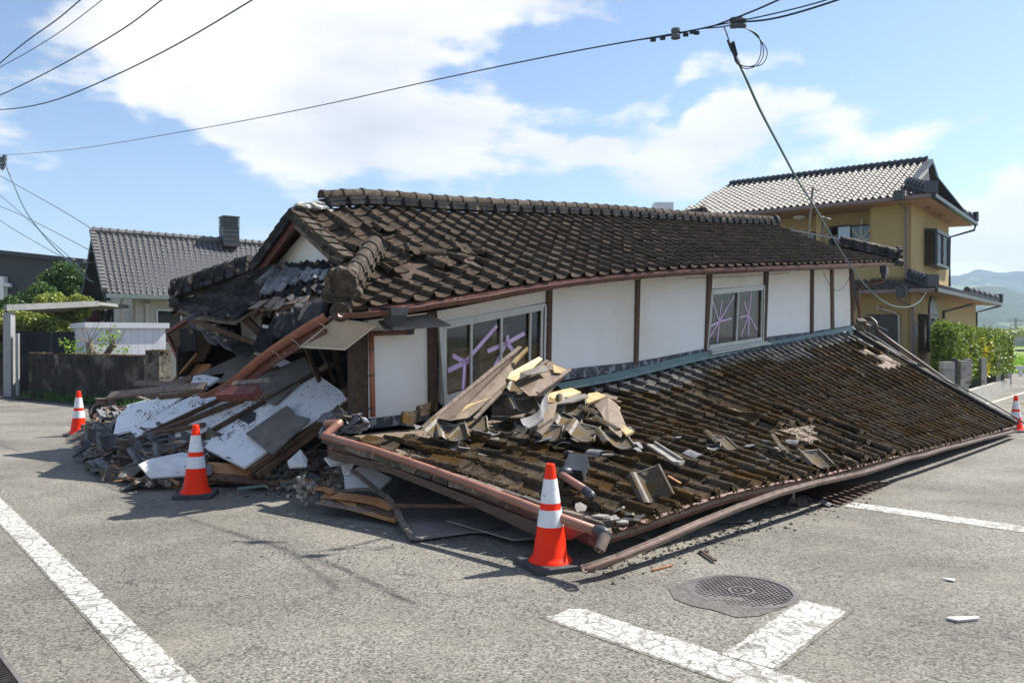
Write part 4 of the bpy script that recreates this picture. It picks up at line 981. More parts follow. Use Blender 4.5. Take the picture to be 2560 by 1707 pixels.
# rake: board, red strip, tile ends, long salmon pipe
r0, r1 = SL(0, 1), SL(0, 0)
rd = (r1 - r0).normalized(); rs = rd.cross(V((0, 0, 1))).normalized()
side = -U
mb = MB(); a_, b_ = ptr(757, 1020, -0.03), ptr(1385, 1246, -0.03)
def quad_strip(mb, pts_top, pts_bot, th, r=.5):
    for i in range(len(pts_top) - 1): mb.slab([pts_top[i], pts_top[i + 1], pts_bot[i + 1], pts_bot[i]], th, r)
quad_strip(mb, [ptr(755, 1032), ptr(900, 1070), ptr(1100, 1147), ptr(1240, 1201)], [ptr(755, 1050), ptr(900, 1087), ptr(1100, 1166), ptr(1232, 1229)], .03)
mb.build('rake_board', mat('grained_rake_board', (.045, .026, .018), (.20, .135, .10), 3, .8, .6, 60, .1, detail=9, stretch=(3, 3, 40)), froof)
mb = MB(); quad_strip(mb, [ptr(755, 1008, 0.04), ptr(900, 1046, 0.11), ptr(1100, 1118, 0.06), ptr(1250, 1176, 0.03), ptr(1392, 1232, 0.01)], [ptr(755, 1030, 0.04), ptr(900, 1066, 0.11), ptr(1100, 1142, 0.06), ptr(1250, 1200, 0.03), ptr(1380, 1262, -0.01)], .03)
mb.slab([ptr(1245, 1190, -0.11), ptr(1345, 1222, -0.11), ptr(1310, 1240, -0.14), ptr(1240, 1225, -0.14)], .02)
mb.build('red_rafter_board', M_woodR, froof)
mb = MB()
for i in range(17):
    f = i / 17; p = r0.lerp(r1, f + .03); p.z += .01
    mb.box(p - U * .045, (.17, .05, .10), Matrix((rd, rs, rd.cross(rs))).transposed() @ Matrix.Rotation(rng.uniform(-.08, .08), 3, 'Y'))
mb.build('rake_tiles', M_slateB, froof)
mb = MB(); pp = [ptr(742, 1001, -0.15), ptr(850, 1030, -0.08), ptr(980, 1074, -0.08), ptr(1110, 1122, -0.14), ptr(1240, 1172, -0.22), ptr(1378, 1222, -0.26)]
mb.tube(pp, .033, 14); mb.build('salmon_pipe', M_gutS, froof, smooth=True)
mb = MB(); mb.tube([ptr(1370, 1218, -0.27), ptr(1384, 1222, -0.28), ptr(1392, 1232, -0.32)], .041, 14); mb.build('pipe_elbow', M_black, froof, smooth=True)
mb = MB(); mb.tube([ptr(1391, 1229, -0.32), ptr(1376, 1264, -0.42)], .036, 14, caps=False); mb.tube([ptr(1391, 1229, -0.32), pt(1376, 1263.5, 5.051)], .031, 14, caps=False); mb.build('pipe_outlet', M_gutD, froof)
mb = MB(); mb.tube([ptr(745, 1002, -0.14), ptr(775, 975, 0.10), ptr(781, 969, 0.17)], .036, 12); mb.tube([ptr(782, 970, 0.18), ptr(748, 972, 0.17)], .030, 12); mb.build('pipe_branch', M_gutS, froof)
# front gutter
fg = [(1342, 1302, 5.13), (1420, 1276, 5.28), (1520, 1235, 5.62), (1620, 1192, 6.02), (1700, 1160, 6.40), (1790, 1128, 6.85), (1880, 1104, 7.45), (1930, 1094, 7.9), (1985, 1082, 8.35), (2050, 1062, 9.0), (2085, 1050, 9.5), (2120, 1044, 9.9), (2170, 1028, 10.6), (2210, 1019, 11.3), (2260, 1005, 12.3), (2300, 996, 13.3), (2334, 987, 14.3)]
fgp = [pt(*q_) for q_ in fg]
mb = MB(); mb.gutter(fgp[:8], .043, n=8); g1_ = sharp(mb.build('fallen_gutter', M_gutD, froof), 50)
mb = MB(); mb.gutter(fgp[7:], .043, n=8); sharp(mb.build('fallen_gutter', M_gutD, froof), 50)
mb = MB(); mb.tube([p + V((.0, -.043, -.005)) for p in fgp], .008, 6); mb.build('gutter_bead', M_gut, g1_)
# right edge: pipe and slipping cable, exposed underlay
mb = MB(); mb.tube([pt(1984, 729, 17.50), pt(2000, 731, 17.39), pt(2011, 741, 17.28), pt(2015, 757, 17.17)], .04, 10); mb.tube([pt(2013, 758, 17.17), pt(2060, 793, 16.96), pt(2240, 920, 16.20), pt(2252, 931, 16.15)], .034, 12); mb.build('long_slipped_pipe', mat('rusty_brown_pipe', (.10, .062, .046), (.17, .11, .085), 6, .5, .2, 40, .1), froof, smooth=True)
mb = MB()
for i in range(16):
    f = (i + .5) / 16; p = SL(1.0, f); mb.box(p + U * .02 + V((0, 0, .05)), (.10, .26, .06), Matrix.Rotation(math.atan2((SL(1, 1) - SL(1, 0)).y, (SL(1, 1) - SL(1, 0)).x) - math.pi / 2, 3, 'Z') @ Matrix.Rotation(.45, 3, 'X'))
mb.build('edge_tiles', M_tileD, froof)
mb = MB()
for f0, f1 in ((.60, .68), (.70, .80), (.80, .87), (.1, .2), (.24, .34)):
    mb.slab([SL(1.0, f0) + V((.02, 0, .05)), SL(1.0, f1) + V((.02, 0, .05)), SL(1.0, f1) + V((.16, .05, .04 if f0 > .5 else -.0)), SL(1.0, f0) + V((.16, .05, .04 if f0 > .5 else 0.0))], .02)
mb.build('exposed_underlay', M_felt, froof)
mb = MB(); mb.tube([SL(1.0, f) + V((.06, 0, .10 + .04 * math.sin(f * 9))) for f in [1.02 - i / 20 for i in range(21)]] + [SL(1, 0) + O * .1 + V((.1, 0, 0))], .014, 6); mb.build('edge_cable', M_black, froof)
mb = MB()
for k_, (x, y) in enumerate(((1978, 738), (1990, 748), (2000, 760), (1975, 752))): mb.box(pt(x, y, 17.2), (.16, .16, .08), Matrix.Rotation(k_ * .7, 3, 'Z') @ Matrix.Rotation(.4, 3, 'X'))
mb.build('hip_top_tiles', M_slateB, froof)
mb = MB() # roof underside batten slats lying on the street below the fold
s0_, s1_ = onG(1735, 1168, .02), onG(1960, 1158, .02)
for i in range(10):
    f = i / 9; a_ = onG(1775 + 60 * f, 1125 - 12 * f, .03); a_ = onG(1800 + 90 * f, 1108, .03).lerp(onG(1790, 1120, .03), .5 * (1 - f)); b_ = onG(1930 + 112 * f, 1157 - 47 * f, .03); mb.beam(a_, b_, .035, .03)
mb.beam(onG(1890, 1156, .01), onG(2010, 1104, .01), .04, .02)
sl = mb.build('batten_grid', M_wood); tag(sl, 'grid of dark wooden battens lying on the asphalt under the fallen roof', 'batten grid')
# under-roof junk below the fold and the eave
U_junk = []

# ---------------------------------------------------------------- loose whole roof tiles
M_tun = mat('tile_pale_edge', (.15, .135, .115), (.32, .295, .26), 8, .8, .5, 60, .2)
M_tmoss = mat('tile_mossy_face', (.06, .048, .036), (.15, .125, .10), 14, .95, .8, 70, .2, c3=(.10, .062, .016), s3=9, t3=.46, w3=.08)
def loose_proto():
    me_o = []
    mb = MB(); k = 18; wd, ln = .30, .31; th = .018
    def prof(s): return .032 * math.sin(math.pi * s / .26) if s < .26 else -.040 * math.sin(math.pi * (s - .26) / .74)
    P = lambda a, b: V(((a - .5) * wd, (b - .5) * ln, prof(a)))
    mb.grid(P, k, 6, .5, th)
    o = sharp(mb.build('roof_tile', M_tmoss), 40)
    me = o.data; me.materials.append(M_tun)
    # pale underside and rims
    for p in me.polygons:
        c = p.center
        if p.normal.z < -.1 or c.y > ln * .42: p.material_index = 1
    mb2 = MB(); mb2.box((.03, ln * .5 - .006, -.016), (wd * .72, .010, .016)); mb2.box((wd * .5 - .004, 0, .004), (.008, ln * .95, .012)); mb2.build('rim', M_tun, o)
    bpy.context.view_layer.update()
    return o
lp = loose_proto(); lp_used = False
def place_tile(loc, rot, label, sc=1, group='whole roof tiles lying loose on the fallen roof'):
    global lp_used
    o = lp if not lp_used else copy_tree(lp); lp_used = True
    o.matrix_world = Matrix.Translation(loc) @ rot.to_4x4() @ Matrix.Diagonal((sc, sc, sc, 1)); tag(o, label, 'roof tile', group); return o
def facing(u, n):                          # rotation with x along u, z along n
    n = n.normalized(); u = (u - n * u.dot(n)).normalized(); return Matrix((u, n.cross(u), n)).transposed()
LT = [  # dx, dy, lift, heading (deg), pitch, roll, label
 (1492, 1112, .12, -18, 38, -28, 'mossy tile with a pale curved rim alone on the middle of the fallen roof'),
 (1187, 886, .42, -5, 30, 0, 'topmost brown mossed tile perched at the peak of the board heap'),
 (1140, 912, .34, -20, 28, 8, 'shaded mossy tile with a white upper rim just below the topmost one'),
 (1200, 925, .30, 12, 30, -6, 'mossy tile half under the torn grey underlay scrap'),
 (1312, 930, .30, 0, 60, 0, 'pale underside tile lying level on the heap beside the pine board ends'),
 (1372, 946, .26, 60, 32, 8, 'tile standing with its white rim facing right at the right end of the heap'),
 (1410, 975, .20, 40, 28, 12, 'bare grey brown tile with a white rim, lowest on the right of the heap'),
 (1302, 962, .20, -12, 22, 0, 'pale rimmed tile behind its twin in the middle of the heap'),
 (1335, 985, .18, -18, 24, 6, 'mossy tile with long white upper rim in the middle of the heap'),
 (1255, 985, .16, -8, 20, 0, 'grey tile in front of the torn underlay scrap'),
 (1085, 968, .18, 5, 22, 8, 'small looking mossed tile with white corner left of the heap'),
 (1010, 982, .16, -18, 25, 10, 'leftmost pale rimmed tile at the foot of the long underlay sheet'),
 (1035, 988, .14, 10, 20, -8, 'mossed tile leaning on the foot of the long underlay sheet'),
 (1410, 1005, .14, 10, 16, 5, 'tile edge showing pale just right of the heap on the fallen roof'),
 (1870, 1050, .12, -30, 18, -10, 'broken pale tile lifted at the fold near the front gutter'),
 (1800, 1030, .12, -35, 22, 30, 'tilted tile on edge where the fallen roof folds'),
 (1655, 820 + 190, .10, -30, 12, 8, 'tile slipped out of line in the middle of the fallen roof'),
]
for (x, y, lf, hd, pi_, ro, lab) in LT:
    p, a, b = onSL(x, y, lf); u, v, n = frameSL(min(.98, max(0.01, a)), min(.95, max(0, b)))
    base = facing(V((1, 0, 0)) if x < 1480 else u, V((.05, -.18, .97)) if x < 1480 else n); rot = base @ Matrix.Rotation(R(hd), 3, 'Z') @ Matrix.Rotation(R(pi_ * (.3 if x < 1480 else 1)), 3, 'X') @ Matrix.Rotation(R(ro), 3, 'Y'); place_tile(p, rot, lab, 1.05 if x < 1480 else .9)
# long narrow cover tile lying on the roof
def simple(name, mb, m, label, cat, group=None, kind=None, shp=None):
    o = mb.build(name, m); tag(o, label, cat, group, kind); return sharp(o, shp) if shp else o
p, a, b = onSL(1530, 1040, .09); u, v, n = frameSL(a, b); mb = MB()
a_, _, _ = onSL(1497, 1022, .12); b_, _, _ = onSL(1560, 1064, .13); mb.beam(a_, b_, .10, .02, up=n); mb.beam(a_ + n * .02 + V((.03, .03, 0)), b_ + n * .02 + V((.03, .03, 0)), .015, .03, up=n); mb.box(b_ + n * .005, (.05, .12, .03), Matrix.Rotation(-.6, 3, 'Z'))
simple('cover_tile', mb, M_tun, 'long narrow pale tile lying loose across the mossy fallen roof', 'roof tile')
# gutter outlet box with bent pipe
p, a, b = onSL(1325, 1072, .16); u, v, n = frameSL(a, b); rt = thing('gutter_outlet', p, 'dark grey gutter box with a bent salmon pipe lying on the fallen roof', 'gutter box')
rot = facing(u * .8 + v * .3, (n * .8 + V((-.3, -.5, 0)).normalized() * .5))
mb = MB(); bx = [(-.085, -.075), (.085, -.075), (.085, .075), (-.085, .075)]
vs = [p + rot @ V((x, y, .05)) for x, y in bx] + [p + rot @ V((x * .98, y * .98, -.06)) for x, y in bx] + [p + rot @ V((x * .5, y * .5, -.10)) for x, y in bx]
mb.add(vs, [(0, 1, 2, 3)] + [(i + 4 * q_, i + 4 * q_ + 4, (i + 1) % 4 + 4 * q_ + 4, (i + 1) % 4 + 4 * q_) for i in range(4) for q_ in (0, 1)] + [(11, 10, 9, 8)]); mb.box(p + rot @ V((0, 0, .052)), (.182, .162, .012), rot); mb.build('box', M_black, rt)
e0_ = onSL(1290, 1090, .13)[0]; e1_ = onSL(1343, 1124, .12)[0]; e2_ = onSL(1357, 1136, .11)[0]; e3_ = onSL(1352, 1146, .08)[0]
mb = MB(); mb.tube([p + rot @ V((-.02, -.03, -.06)), p.lerp(e0_, .6) + V((0, 0, .0)), e0_ + V((0, 0, .02))], .036, 12); mb.build('collar', M_black, rt, smooth=True); mb = MB(); mb.tube([e1_ - (e1_ - e2_) * .1, e2_, e3_], .034, 12); mb.build('collar', M_black, rt, smooth=True)
mb = MB(); mb.tube([e0_, e1_], .030, 14); mb.build('pipe', M_gutS, rt, smooth=True)
mb = MB(); a_ = onSL(1535, 1093, .10)[0]; b_ = onSL(1563, 1110, .10)[0]; mb.beam(a_, b_, .02, .012); simple('wood_sliver', mb, M_woodO, 'short orange splinter of wood lying on the fallen roof tiles', 'splinter')
# small pale pieces near the near corner
rg = random.Random(77); mbs = []
for i, (x, y) in enumerate(((1405, 1190), (1445, 1180), (1395, 1195), (1420, 1170), (1445, 1192), (1330, 1165), (1380, 1185), (1470, 1185), (1430, 1198))):
    p, a, b = onSL(x, y, .07); mb = MB(); rot = Matrix.Rotation(rg.uniform(0, 3), 3, 'Z') @ Matrix.Rotation(rg.uniform(-.6, .6), 3, 'X'); n_ = rg.randint(4, 6)
    pts = [p + rot @ V((math.cos(6.28 * k_ / n_) * rg.uniform(.03, .075), math.sin(6.28 * k_ / n_) * rg.uniform(.03, .06), 0)) for k_ in range(n_)]; mb.slab(pts, .016)
    simple('tile_chip', mb, M_tun, 'pale broken tile chip lying on the near corner of the fallen roof', 'tile chip', 'pale chips on the near corner of the fallen roof')
# ---------------------------------------------------------------- boards and underlay torn up in the middle
def ptB(x, y, d): return pt(x, y, d * 1.09)
def board(name, pts, th, m, label, cat='board', group=None, bend=0):
    mb = MB(); mb.slab([ptB(q_[0], q_[1], q_[2]) for q_ in pts], th, .5); return simple(name, mb, m, label, cat, group)
rt = thing('underlay_sheet', ptB(1000, 960, 7.5), 'long brown roof underlay sheet on battens leaning up in front of the sliding window', 'roof underlay')
A = [(992, 955, 7.35), (1010, 960, 7.2), (1110, 870, 7.75), (1197, 797, 8.3)]
mb = MB(); mb.slab([ptB(990, 958, 7.3), ptB(1196, 799, 8.35), ptB(1180, 826, 8.3), ptB(1176, 868, 8.1), ptB(1150, 905, 7.9), ptB(1075, 960, 7.3), ptB(1035, 966, 7.1)], .012, .5); mb.build('sheet', M_felt, rt)
mb = MB(); mb.beam(ptB(994, 962, 7.24), ptB(1195, 797, 8.3), .045, .02, up=(0, -.6, .8)); mb.build('batten', M_woodG, rt)
mb = MB(); mb.beam(ptB(1090, 962, 7.2), ptB(1150, 900, 7.7), .035, .02, up=(0, -.6, .8)); mb.build('batten', M_woodG, rt)
mb = MB(); mb.slab([ptB(1180, 826, 8.24), ptB(1212, 796, 8.35), ptB(1214, 803, 8.3), ptB(1182, 838, 8.2)], .015, .5); mb.build('pine_board', M_pine, rt)
mb = MB(); mb.slab([ptB(1058, 946, 7.1), ptB(1072, 930, 7.2), ptB(1140, 909, 7.4), ptB(1085, 930, 7.2)], .004, .5); mb.build('torn_strip', M_pine, rt)
rt = thing('roof_deck_piece', ptB(1230, 880, 7.6), 'roof decking with pine boards and underlay sticking up beside the sliding window', 'roof decking')
mb = MB(); mb.slab([ptB(1164, 870, 8.0), ptB(1172, 856, 8.1), ptB(1238, 820, 8.5), ptB(1246, 826, 8.5), ptB(1190, 878, 8.0)], .018, .5); mb.build('pine_board', M_pine, rt)
mb = MB(); mb.slab([ptB(1180, 880, 8.0), ptB(1258, 828, 8.5), ptB(1308, 852, 8.3), ptB(1282, 880, 8.05), ptB(1256, 908, 7.8), ptB(1215, 910, 7.6)], .012, .5); mb.build('underlay', M_felt, rt)
mb = MB(); mb.beam(ptB(1188, 878, 7.92), ptB(1258, 828, 8.42), .035, .02, up=(0, -.6, .8)); mb.beam(ptB(1235, 902, 7.6), ptB(1310, 849, 8.2), .035, .02, up=(0, -.6, .8)); mb.build('batten', M_woodG, rt)
mb = MB(); mb.slab([ptB(1270, 838, 8.32), ptB(1280, 842, 8.3), ptB(1302, 850, 8.25), ptB(1290, 858, 8.2), ptB(1272, 856, 8.2)], .012, .5); mb.build('pine_patch', M_pine, rt)
mb = MB(); mb.slab([ptB(1195, 856, 8.0), ptB(1250, 838, 8.2), ptB(1262, 852, 8.1), ptB(1215, 862, 7.9), ptB(1192, 872, 7.9)], .01, .5); mb.build('grey_scrap', M_board, rt)
board('pine_board', [(1252, 925, 7.8), (1258, 905, 7.9), (1312, 892, 8.2), (1335, 902, 8.1), (1290, 925, 7.7)], .02, M_pine, 'yellow pine board end on the heap below the teal flashing, left of two', 'board', 'pine board ends in the heap')
board('pine_board', [(1340, 925, 7.8), (1352, 905, 8.05), (1372, 902, 8.1), (1395, 912, 8.0), (1352, 928, 7.7)], .02, M_pine, 'yellow pine board end on the right side of the heap, beside the teal flashing', 'board', 'pine board ends in the heap')
board('pine_board', [(1408, 925, 7.9), (1425, 938, 7.8), (1418, 945, 7.7), (1404, 930, 7.85)], .02, M_pine, 'small yellow board corner at the right of the heap against the mossy tiles', 'board', 'pine board ends in the heap')
board('pine_board', [(1422, 985, 7.2), (1432, 978, 7.25), (1456, 992, 7.1), (1438, 1000, 7.0)], .02, M_pine, 'lowest yellow board corner poking out at the right foot of the heap', 'board', 'pine board ends in the heap')
board('grey_board', [(1272, 930, 7.6), (1320, 908, 7.9), (1345, 905, 7.95), (1352, 912, 7.85), (1312, 925, 7.6)], .015, M_board, 'weathered grey board lying between the pine board ends in the heap', 'board')
board('underlay_piece', [(1365, 930, 7.7), (1395, 912, 7.85), (1418, 930, 7.75), (1440, 985, 7.2), (1425, 1005, 7.0), (1400, 985, 7.1), (1380, 950, 7.4)], .012, M_felt, 'brown underlay sheet hanging down the right side of the heap', 'roof underlay')
board('underlay_piece', [(1225, 985, 7.0), (1255, 930, 7.4), (1280, 925, 7.5), (1270, 970, 7.1), (1245, 1000, 6.85)], .012, M_felt, 'brown underlay scrap between tiles in the middle of the heap', 'roof underlay')
mb = MB(); P0_ = [ptB(1255, 905, 7.25), ptB(1290, 915, 7.25), ptB(1240, 945, 7.0), ptB(1212, 978, 6.8)]
mb.grid(lambda a, b: ptB(1195 + 75 * b + 20 * a * (1 - b) + 12 * math.sin(b * 5), 962 - 55 * b + 26 * a + 5 * math.sin(a * 5 + b * 4), 6.88 + .42 * b - .05 * a + .03 * math.sin(b * 9)), 6, 10, .5, .004)
simple('torn_underlay', mb, mat('grey_torn_felt', (.16, .15, .15), (.28, .26, .26), 6, .8, .3, 30, .1), 'torn grey roofing felt draped in a curl over the board heap', 'roofing felt', shp=50)
for (x0, y0, x1, y1, d, l) in ((955, 948, 1000, 930, 7.4, 'mossy roll edged tile standing below the white wall by the sliding window'), (920, 962, 965, 952, 7.1, 'dark mossy tile leaning at the foot of the left white wall panel')):
    mb = MB(); a_, b_ = ptB(x0, y0, d), ptB(x1, y1, d + .1); tile(mb, a_ - V((0, 0, .06)), (b_ - a_).normalized(), V((0, .25, .95)).normalized(), V((0, -.95, .25)), (b_ - a_).length, .12, 10, roll=.05, pan=.03)
    simple('roof_tile', mb, M_tileL, l, 'roof tile')
# ---------------------------------------------------------------- rubble heap at the left end
FL = [(-6.9, 12.3), (-5.75, 10.5), (-4.75, 9.2), (-4.1, 8.65), (-3.0, 8.22), (-2.1, 8.35), (-1.35, 7.75), (-.8, 7.35)]
def inside(x, y):                          # distance behind the front edge of the heap
    best = 1e9; sg = 1
    for (x0, y0), (x1, y1) in zip(FL, FL[1:]):
        dx, dy = x1 - x0, y1 - y0; l2 = dx * dx + dy * dy; t = max(0, min(1, ((x - x0) * dx + (y - y0) * dy) / l2)); px, py = x0 + dx * t, y0 + dy * t
        d = math.hypot(x - px, y - py)
        if d < best: best = d; sg = 1 if (dx * (y - py) - dy * (x - px)) > 0 else -1
    return best * sg
def hm(x, y):
    d = inside(x, y)
    if d < 0: return 0
    cap = .52 if x < -2.8 else max(.2, .52 - (x + 2.8) * .45)
    return cap * (1 - math.exp(-d * 1.15)) + .05 * noise.noise(V((x * 2.2, y * 2.2, 0)))
def onM(dx, dy, lift=0):
    r = rdir(dx, dy); k = 4.0
    while k < 16:
        p = CO + r * k
        if p.z < max(hm(p.x, p.y), gz(p.x, p.y)) + lift: return p
        k += .02
    return p
M_rub2 = mat('rubble_mix', (.05, .045, .04), (.18, .16, .14), 9, .95, 1, 25, .3, (.4, .37, .33), 15, .66)
mb = MB(); nn = 60
pts_ = {}
for i in range(nn + 1):
    for j in range(24):
        s = i / nn * (len(FL) - 1); k_ = min(int(s), len(FL) - 2); f = s - k_; x = FL[k_][0] + (FL[k_ + 1][0] - FL[k_][0]) * f; y = FL[k_][1] + (FL[k_ + 1][1] - FL[k_][1]) * f
        x += .50 * j * .15; y += .86 * j * .15; pts_[(i, j)] = V((x, y, (hm(x, y) - .05 if j else -.02) + .03 * noise.noise(V((x * 6, y * 6, 3)))))
mb.add([pts_[(i, j)] for j in range(24) for i in range(nn + 1)], [(j * (nn + 1) + i, j * (nn + 1) + i + 1, (j + 1) * (nn + 1) + i + 1, (j + 1) * (nn + 1) + i) for j in range(23) for i in range(nn)])
o = mb.build('rubble', M_rub2, kind='stuff', label='crushed tile, mortar and earth heaped at the left end of the house', cat='rubble')
# tilted wall panels on the heap
_p = [pt(470, 1000, 9.29), pt(800, 912, 8.98), pt(300, 930, 11.0)]
PS = (_p[0], (_p[1] - _p[0]).cross(_p[2] - _p[0]).normalized())
if PS[1].z < 0: PS = (PS[0], -PS[1])
def onS(dx, dy, k=0): return onP(dx, dy, (PS[0] + PS[1] * k, PS[1]))
M_wallp = mat('soiled_white_plaster', (.78, .77, .78), (.86, .85, .86), 4, .75, .2, 50, .03, (.09, .075, .06), 30, .64, c3=(.42, .38, .33), s3=1.6, t3=.60, w3=.2)
def panel(pts, k, th, m, label, name='wall_panel', cat='wall panel', group='white wall panels lying on the heap'):
    mb = MB(); mb.slab([onS(x, y, k) for x, y in pts], th, .5); return simple(name, mb, m, label, cat, group)
panel([(722, 856), (804, 914), (700, 982), (650, 1012), (560, 1075), (470, 1030), (505, 985), (560, 945)], .03, .03, M_wallp, 'largest white wall panel on the heap, sloping down from the dark timber post')
panel([(570, 905), (668, 895), (695, 868), (640, 930), (552, 980), (430, 1060), (380, 1010), (480, 950)], .0, .03, M_wallp, 'middle white wall panel on the heap, under the bent orange gutter and red beam')
panel([(440, 912), (520, 905), (570, 918), (440, 985), (330, 1025), (300, 990), (370, 945)], -.02, .03, M_wallp, 'left white wall panel low on the heap below the long grey plank')
panel([(270, 960), (300, 930), (430, 905), (370, 950), (300, 990), (262, 1000)], -.02, .03, M_wallp, 'far left white panel corner strewn with chips')
panel([(415, 868), (470, 862), (505, 870), (450, 905), (360, 915)], .03, .03, M_wallp, 'small white panel strip beneath the dark cavity of the house')
panel([(640, 820), (700, 850), (722, 862), (690, 860), (610, 840)], .02, .03, M_wallp, 'white panel corner behind the large grey board')
BG = 'grey boards lying on the heap'
panel([(596, 866), (700, 820), (718, 852), (632, 930), (560, 905)], .07, .02, M_board, 'broad dark grey board on the upper slope of the heap, behind the orange gutter', 'grey_board', 'board', BG)
panel([(565, 996), (660, 932), (672, 942), (680, 955), (712, 962), (690, 985), (625, 1044)], .09, .02, M_board, 'tilted brown grey board lying over the largest white panel', 'grey_board', 'board', BG)
panel([(560, 806), (652, 800), (600, 855), (500, 880)], .05, .02, M_board, 'grey board at the back of the heap beside the dark cavity', 'grey_board', 'board', BG)
panel([(392, 890), (560, 812), (560, 850), (470, 862), (420, 890)], .03, .02, M_board, 'long pale grey board at the upper left back of the heap', 'grey_board', 'board', BG)
M_batt = M_wood
def batten(x0, y0, x1, y1, k, label, wd=.05, ht=.05, m=None, name='timber_batten', grp='dark timber battens between the fallen wall panels'):
    mb = MB(); mb.beam(onS(x0, y0, k), onS(x1, y1, k), wd, ht, up=PS[1], r=random.random()); return simple(name, mb, m or M_batt, label, 'timber', grp)
batten(805, 918, 578, 1078, .0, 'long brown timber along the lower right edge of the largest white panel', .06, .05)
batten(806, 935, 590, 1092, -.05, 'dark timber under the lower right edge of the heap panels', .05, .05)
batten(722, 858, 395, 1040, .07, 'dark batten between the largest and the middle white panels')
batten(628, 860, 330, 1000, .05, 'dark batten running under the orange gutter to the left')
batten(560, 918, 250, 1035, .04, 'brown timber between the left and middle white panels', .07, .06)
batten(470, 975, 330, 1000, .06, 'short dark batten on the left white panel', .05, .04)
batten(640, 845, 545, 870, .09, 'red brown batten end beside the broad grey board', .05, .05)
batten(790, 905, 860, 868, .15, 'brown timber stub poking into the dark cavity', .10, .08)
def plank(name, p, q_, wd, ht, m, label, up=(0, 0, 1), cat='plank', grp=None):
    mb = MB(); P_, Q_ = pt(*p), pt(*q_); mb.beam(P_, Q_, wd, ht, up=up); return simple(name, mb, m, label, cat, grp)
plank('grey_plank', (252, 908, 9.6), (470, 886, 8.9), .10, .03, M_woodG, 'long grey plank reaching left from the end of the bent gutter', (0, -.7, .7))
plank('grey_plank', (312, 880, 9.7), (470, 888, 9.0), .08, .03, M_woodG, 'grey plank lying just above the long left reaching one', (0, -.7, .7))
plank('brown_plank', (382, 888, 9.5), (440, 868, 9.4), .10, .03, M_wood, 'short brown plank on the back left of the heap', (0, -.7, .7))
plank('red_beam', (505, 905, 8.2), (592, 902, 8.0), .12, .10, M_woodR, 'red brown beam end lying across the white panels below the gutter', (0, -.7, .7))
plank('grey_plank', (535, 882, 8.3), (617, 874, 8.1), .06, .03, M_woodG, 'small grey brown plank above the red beam end', (0, -.7, .7))
plank('timber_batten', (600, 918, 8.1), (620, 905, 8.1), .04, .03, M_wood, 'short dark stick beside the right end of the red beam')
mb = MB(); mb.gutter([pt(470, 886, 9.19), pt(430, 900, 9.40), pt(370, 906, 9.66)], .06); simple('gutter_piece', mb, M_gutD, 'crushed gutter piece beneath the long grey plank', 'gutter piece')
# dark knotted hole on the panel
mb = MB(); rg = random.Random(3); pts = []
for k_ in range(12):
    t_ = 6.283 * k_ / 12; pts.append((570 + 19 * math.cos(t_) * rg.uniform(.8, 1.2), 956 + 16 * math.sin(t_) * rg.uniform(.7, 1.2)))
mb.slab([onS(x, y, .052) for x, y in pts], .012); simple('tar_patch', mb, M_black, 'ragged black felt patch on the largest white panel', 'felt patch')
# white broken plaster pieces
def chunk(pts, d, m, label, name='plaster_slab', th=.02, grp='broken white plaster slabs', cat='plaster'):
    mb = MB(); mb.slab([pt(x, y, d + (dd if len(q_) > 2 else 0)) for q_ in pts for (x, y, dd) in [(q_[0], q_[1], q_[2] if len(q_) > 2 else 0)]], th, .5); return simple(name, mb, m, label, cat, grp)
chunk([(318, 1068), (345, 1055, .1), (420, 1040, .3), (470, 1050, .2), (462, 1080, 0), (425, 1093, -.05), (345, 1098, -.1)], 8.3, M_plastB, 'crumpled white panel piece low in front of the heap, left of the middle cone')
chunk([(660, 1060), (690, 1033, .15), (706, 1055, .1), (704, 1072, 0), (665, 1075, 0)], 8.0, M_plastB, 'upright triangular white plaster slab behind the middle cone on its right')
chunk([(792, 1122), (790, 1090, .2), (835, 1068, .35), (900, 1100, .2), (872, 1125, 0)], 7.3, M_plastB, 'dirty white plaster slab lying under the rake of the fallen roof')
chunk([(785, 1070), (815, 1062, .1), (800, 1090, 0), (790, 1092, 0)], 7.45, M_plastB, 'small upright white plaster shard under the rake of the fallen roof')
chunk([(745, 1052), (800, 1052, .2), (815, 1064, .1), (760, 1070, 0)], 7.5, M_plastB, 'grey white plaster slab lying against the rake board')
# broken tile pieces: shared shapes
protos = []
rg = random.Random(12)
for k_ in range(9):
    mb = MB(); n_ = rg.randint(4, 6); w_, l_ = rg.uniform(.10, .17), rg.uniform(.06, .13); cv = rg.uniform(-.05, .05)
    if k_ % 3 == 0:
        mb.grid(lambda a, b: V(((a - .5) * w_ * 2, (b - .5) * l_ * 2.2, .045 * math.sin(math.pi * a) + .015 * b)), 6, 2, .5, .016)
    elif k_ % 3 == 1:
        pts = [V((math.cos(6.28 * q_ / n_ + .3) * w_ * rg.uniform(.6, 1.1), math.sin(6.28 * q_ / n_ + .3) * l_ * rg.uniform(.6, 1.1), 0)) for q_ in range(n_)]; mb.slab(pts, .02, .5)
    else:
        mb.grid(lambda a, b: V(((a - .5) * w_ * 2.0, (b - .5) * l_ * 2.0, -.03 * math.sin(math.pi * a))), 5, 1, .5, .016); mb.box((w_ * .95, 0, .012), (.012, l_ * 1.9, .03)); mb.box((0, l_ * .95, .006), (w_ * 1.8, .012, .025))
    mm = [M_slate, M_slateB, M_slate][k_ // 3]
    protos.append(mb.build('broken_tile', mm))
used = set()
GR1 = 'broken roof tiles heaped at the left end of the house'
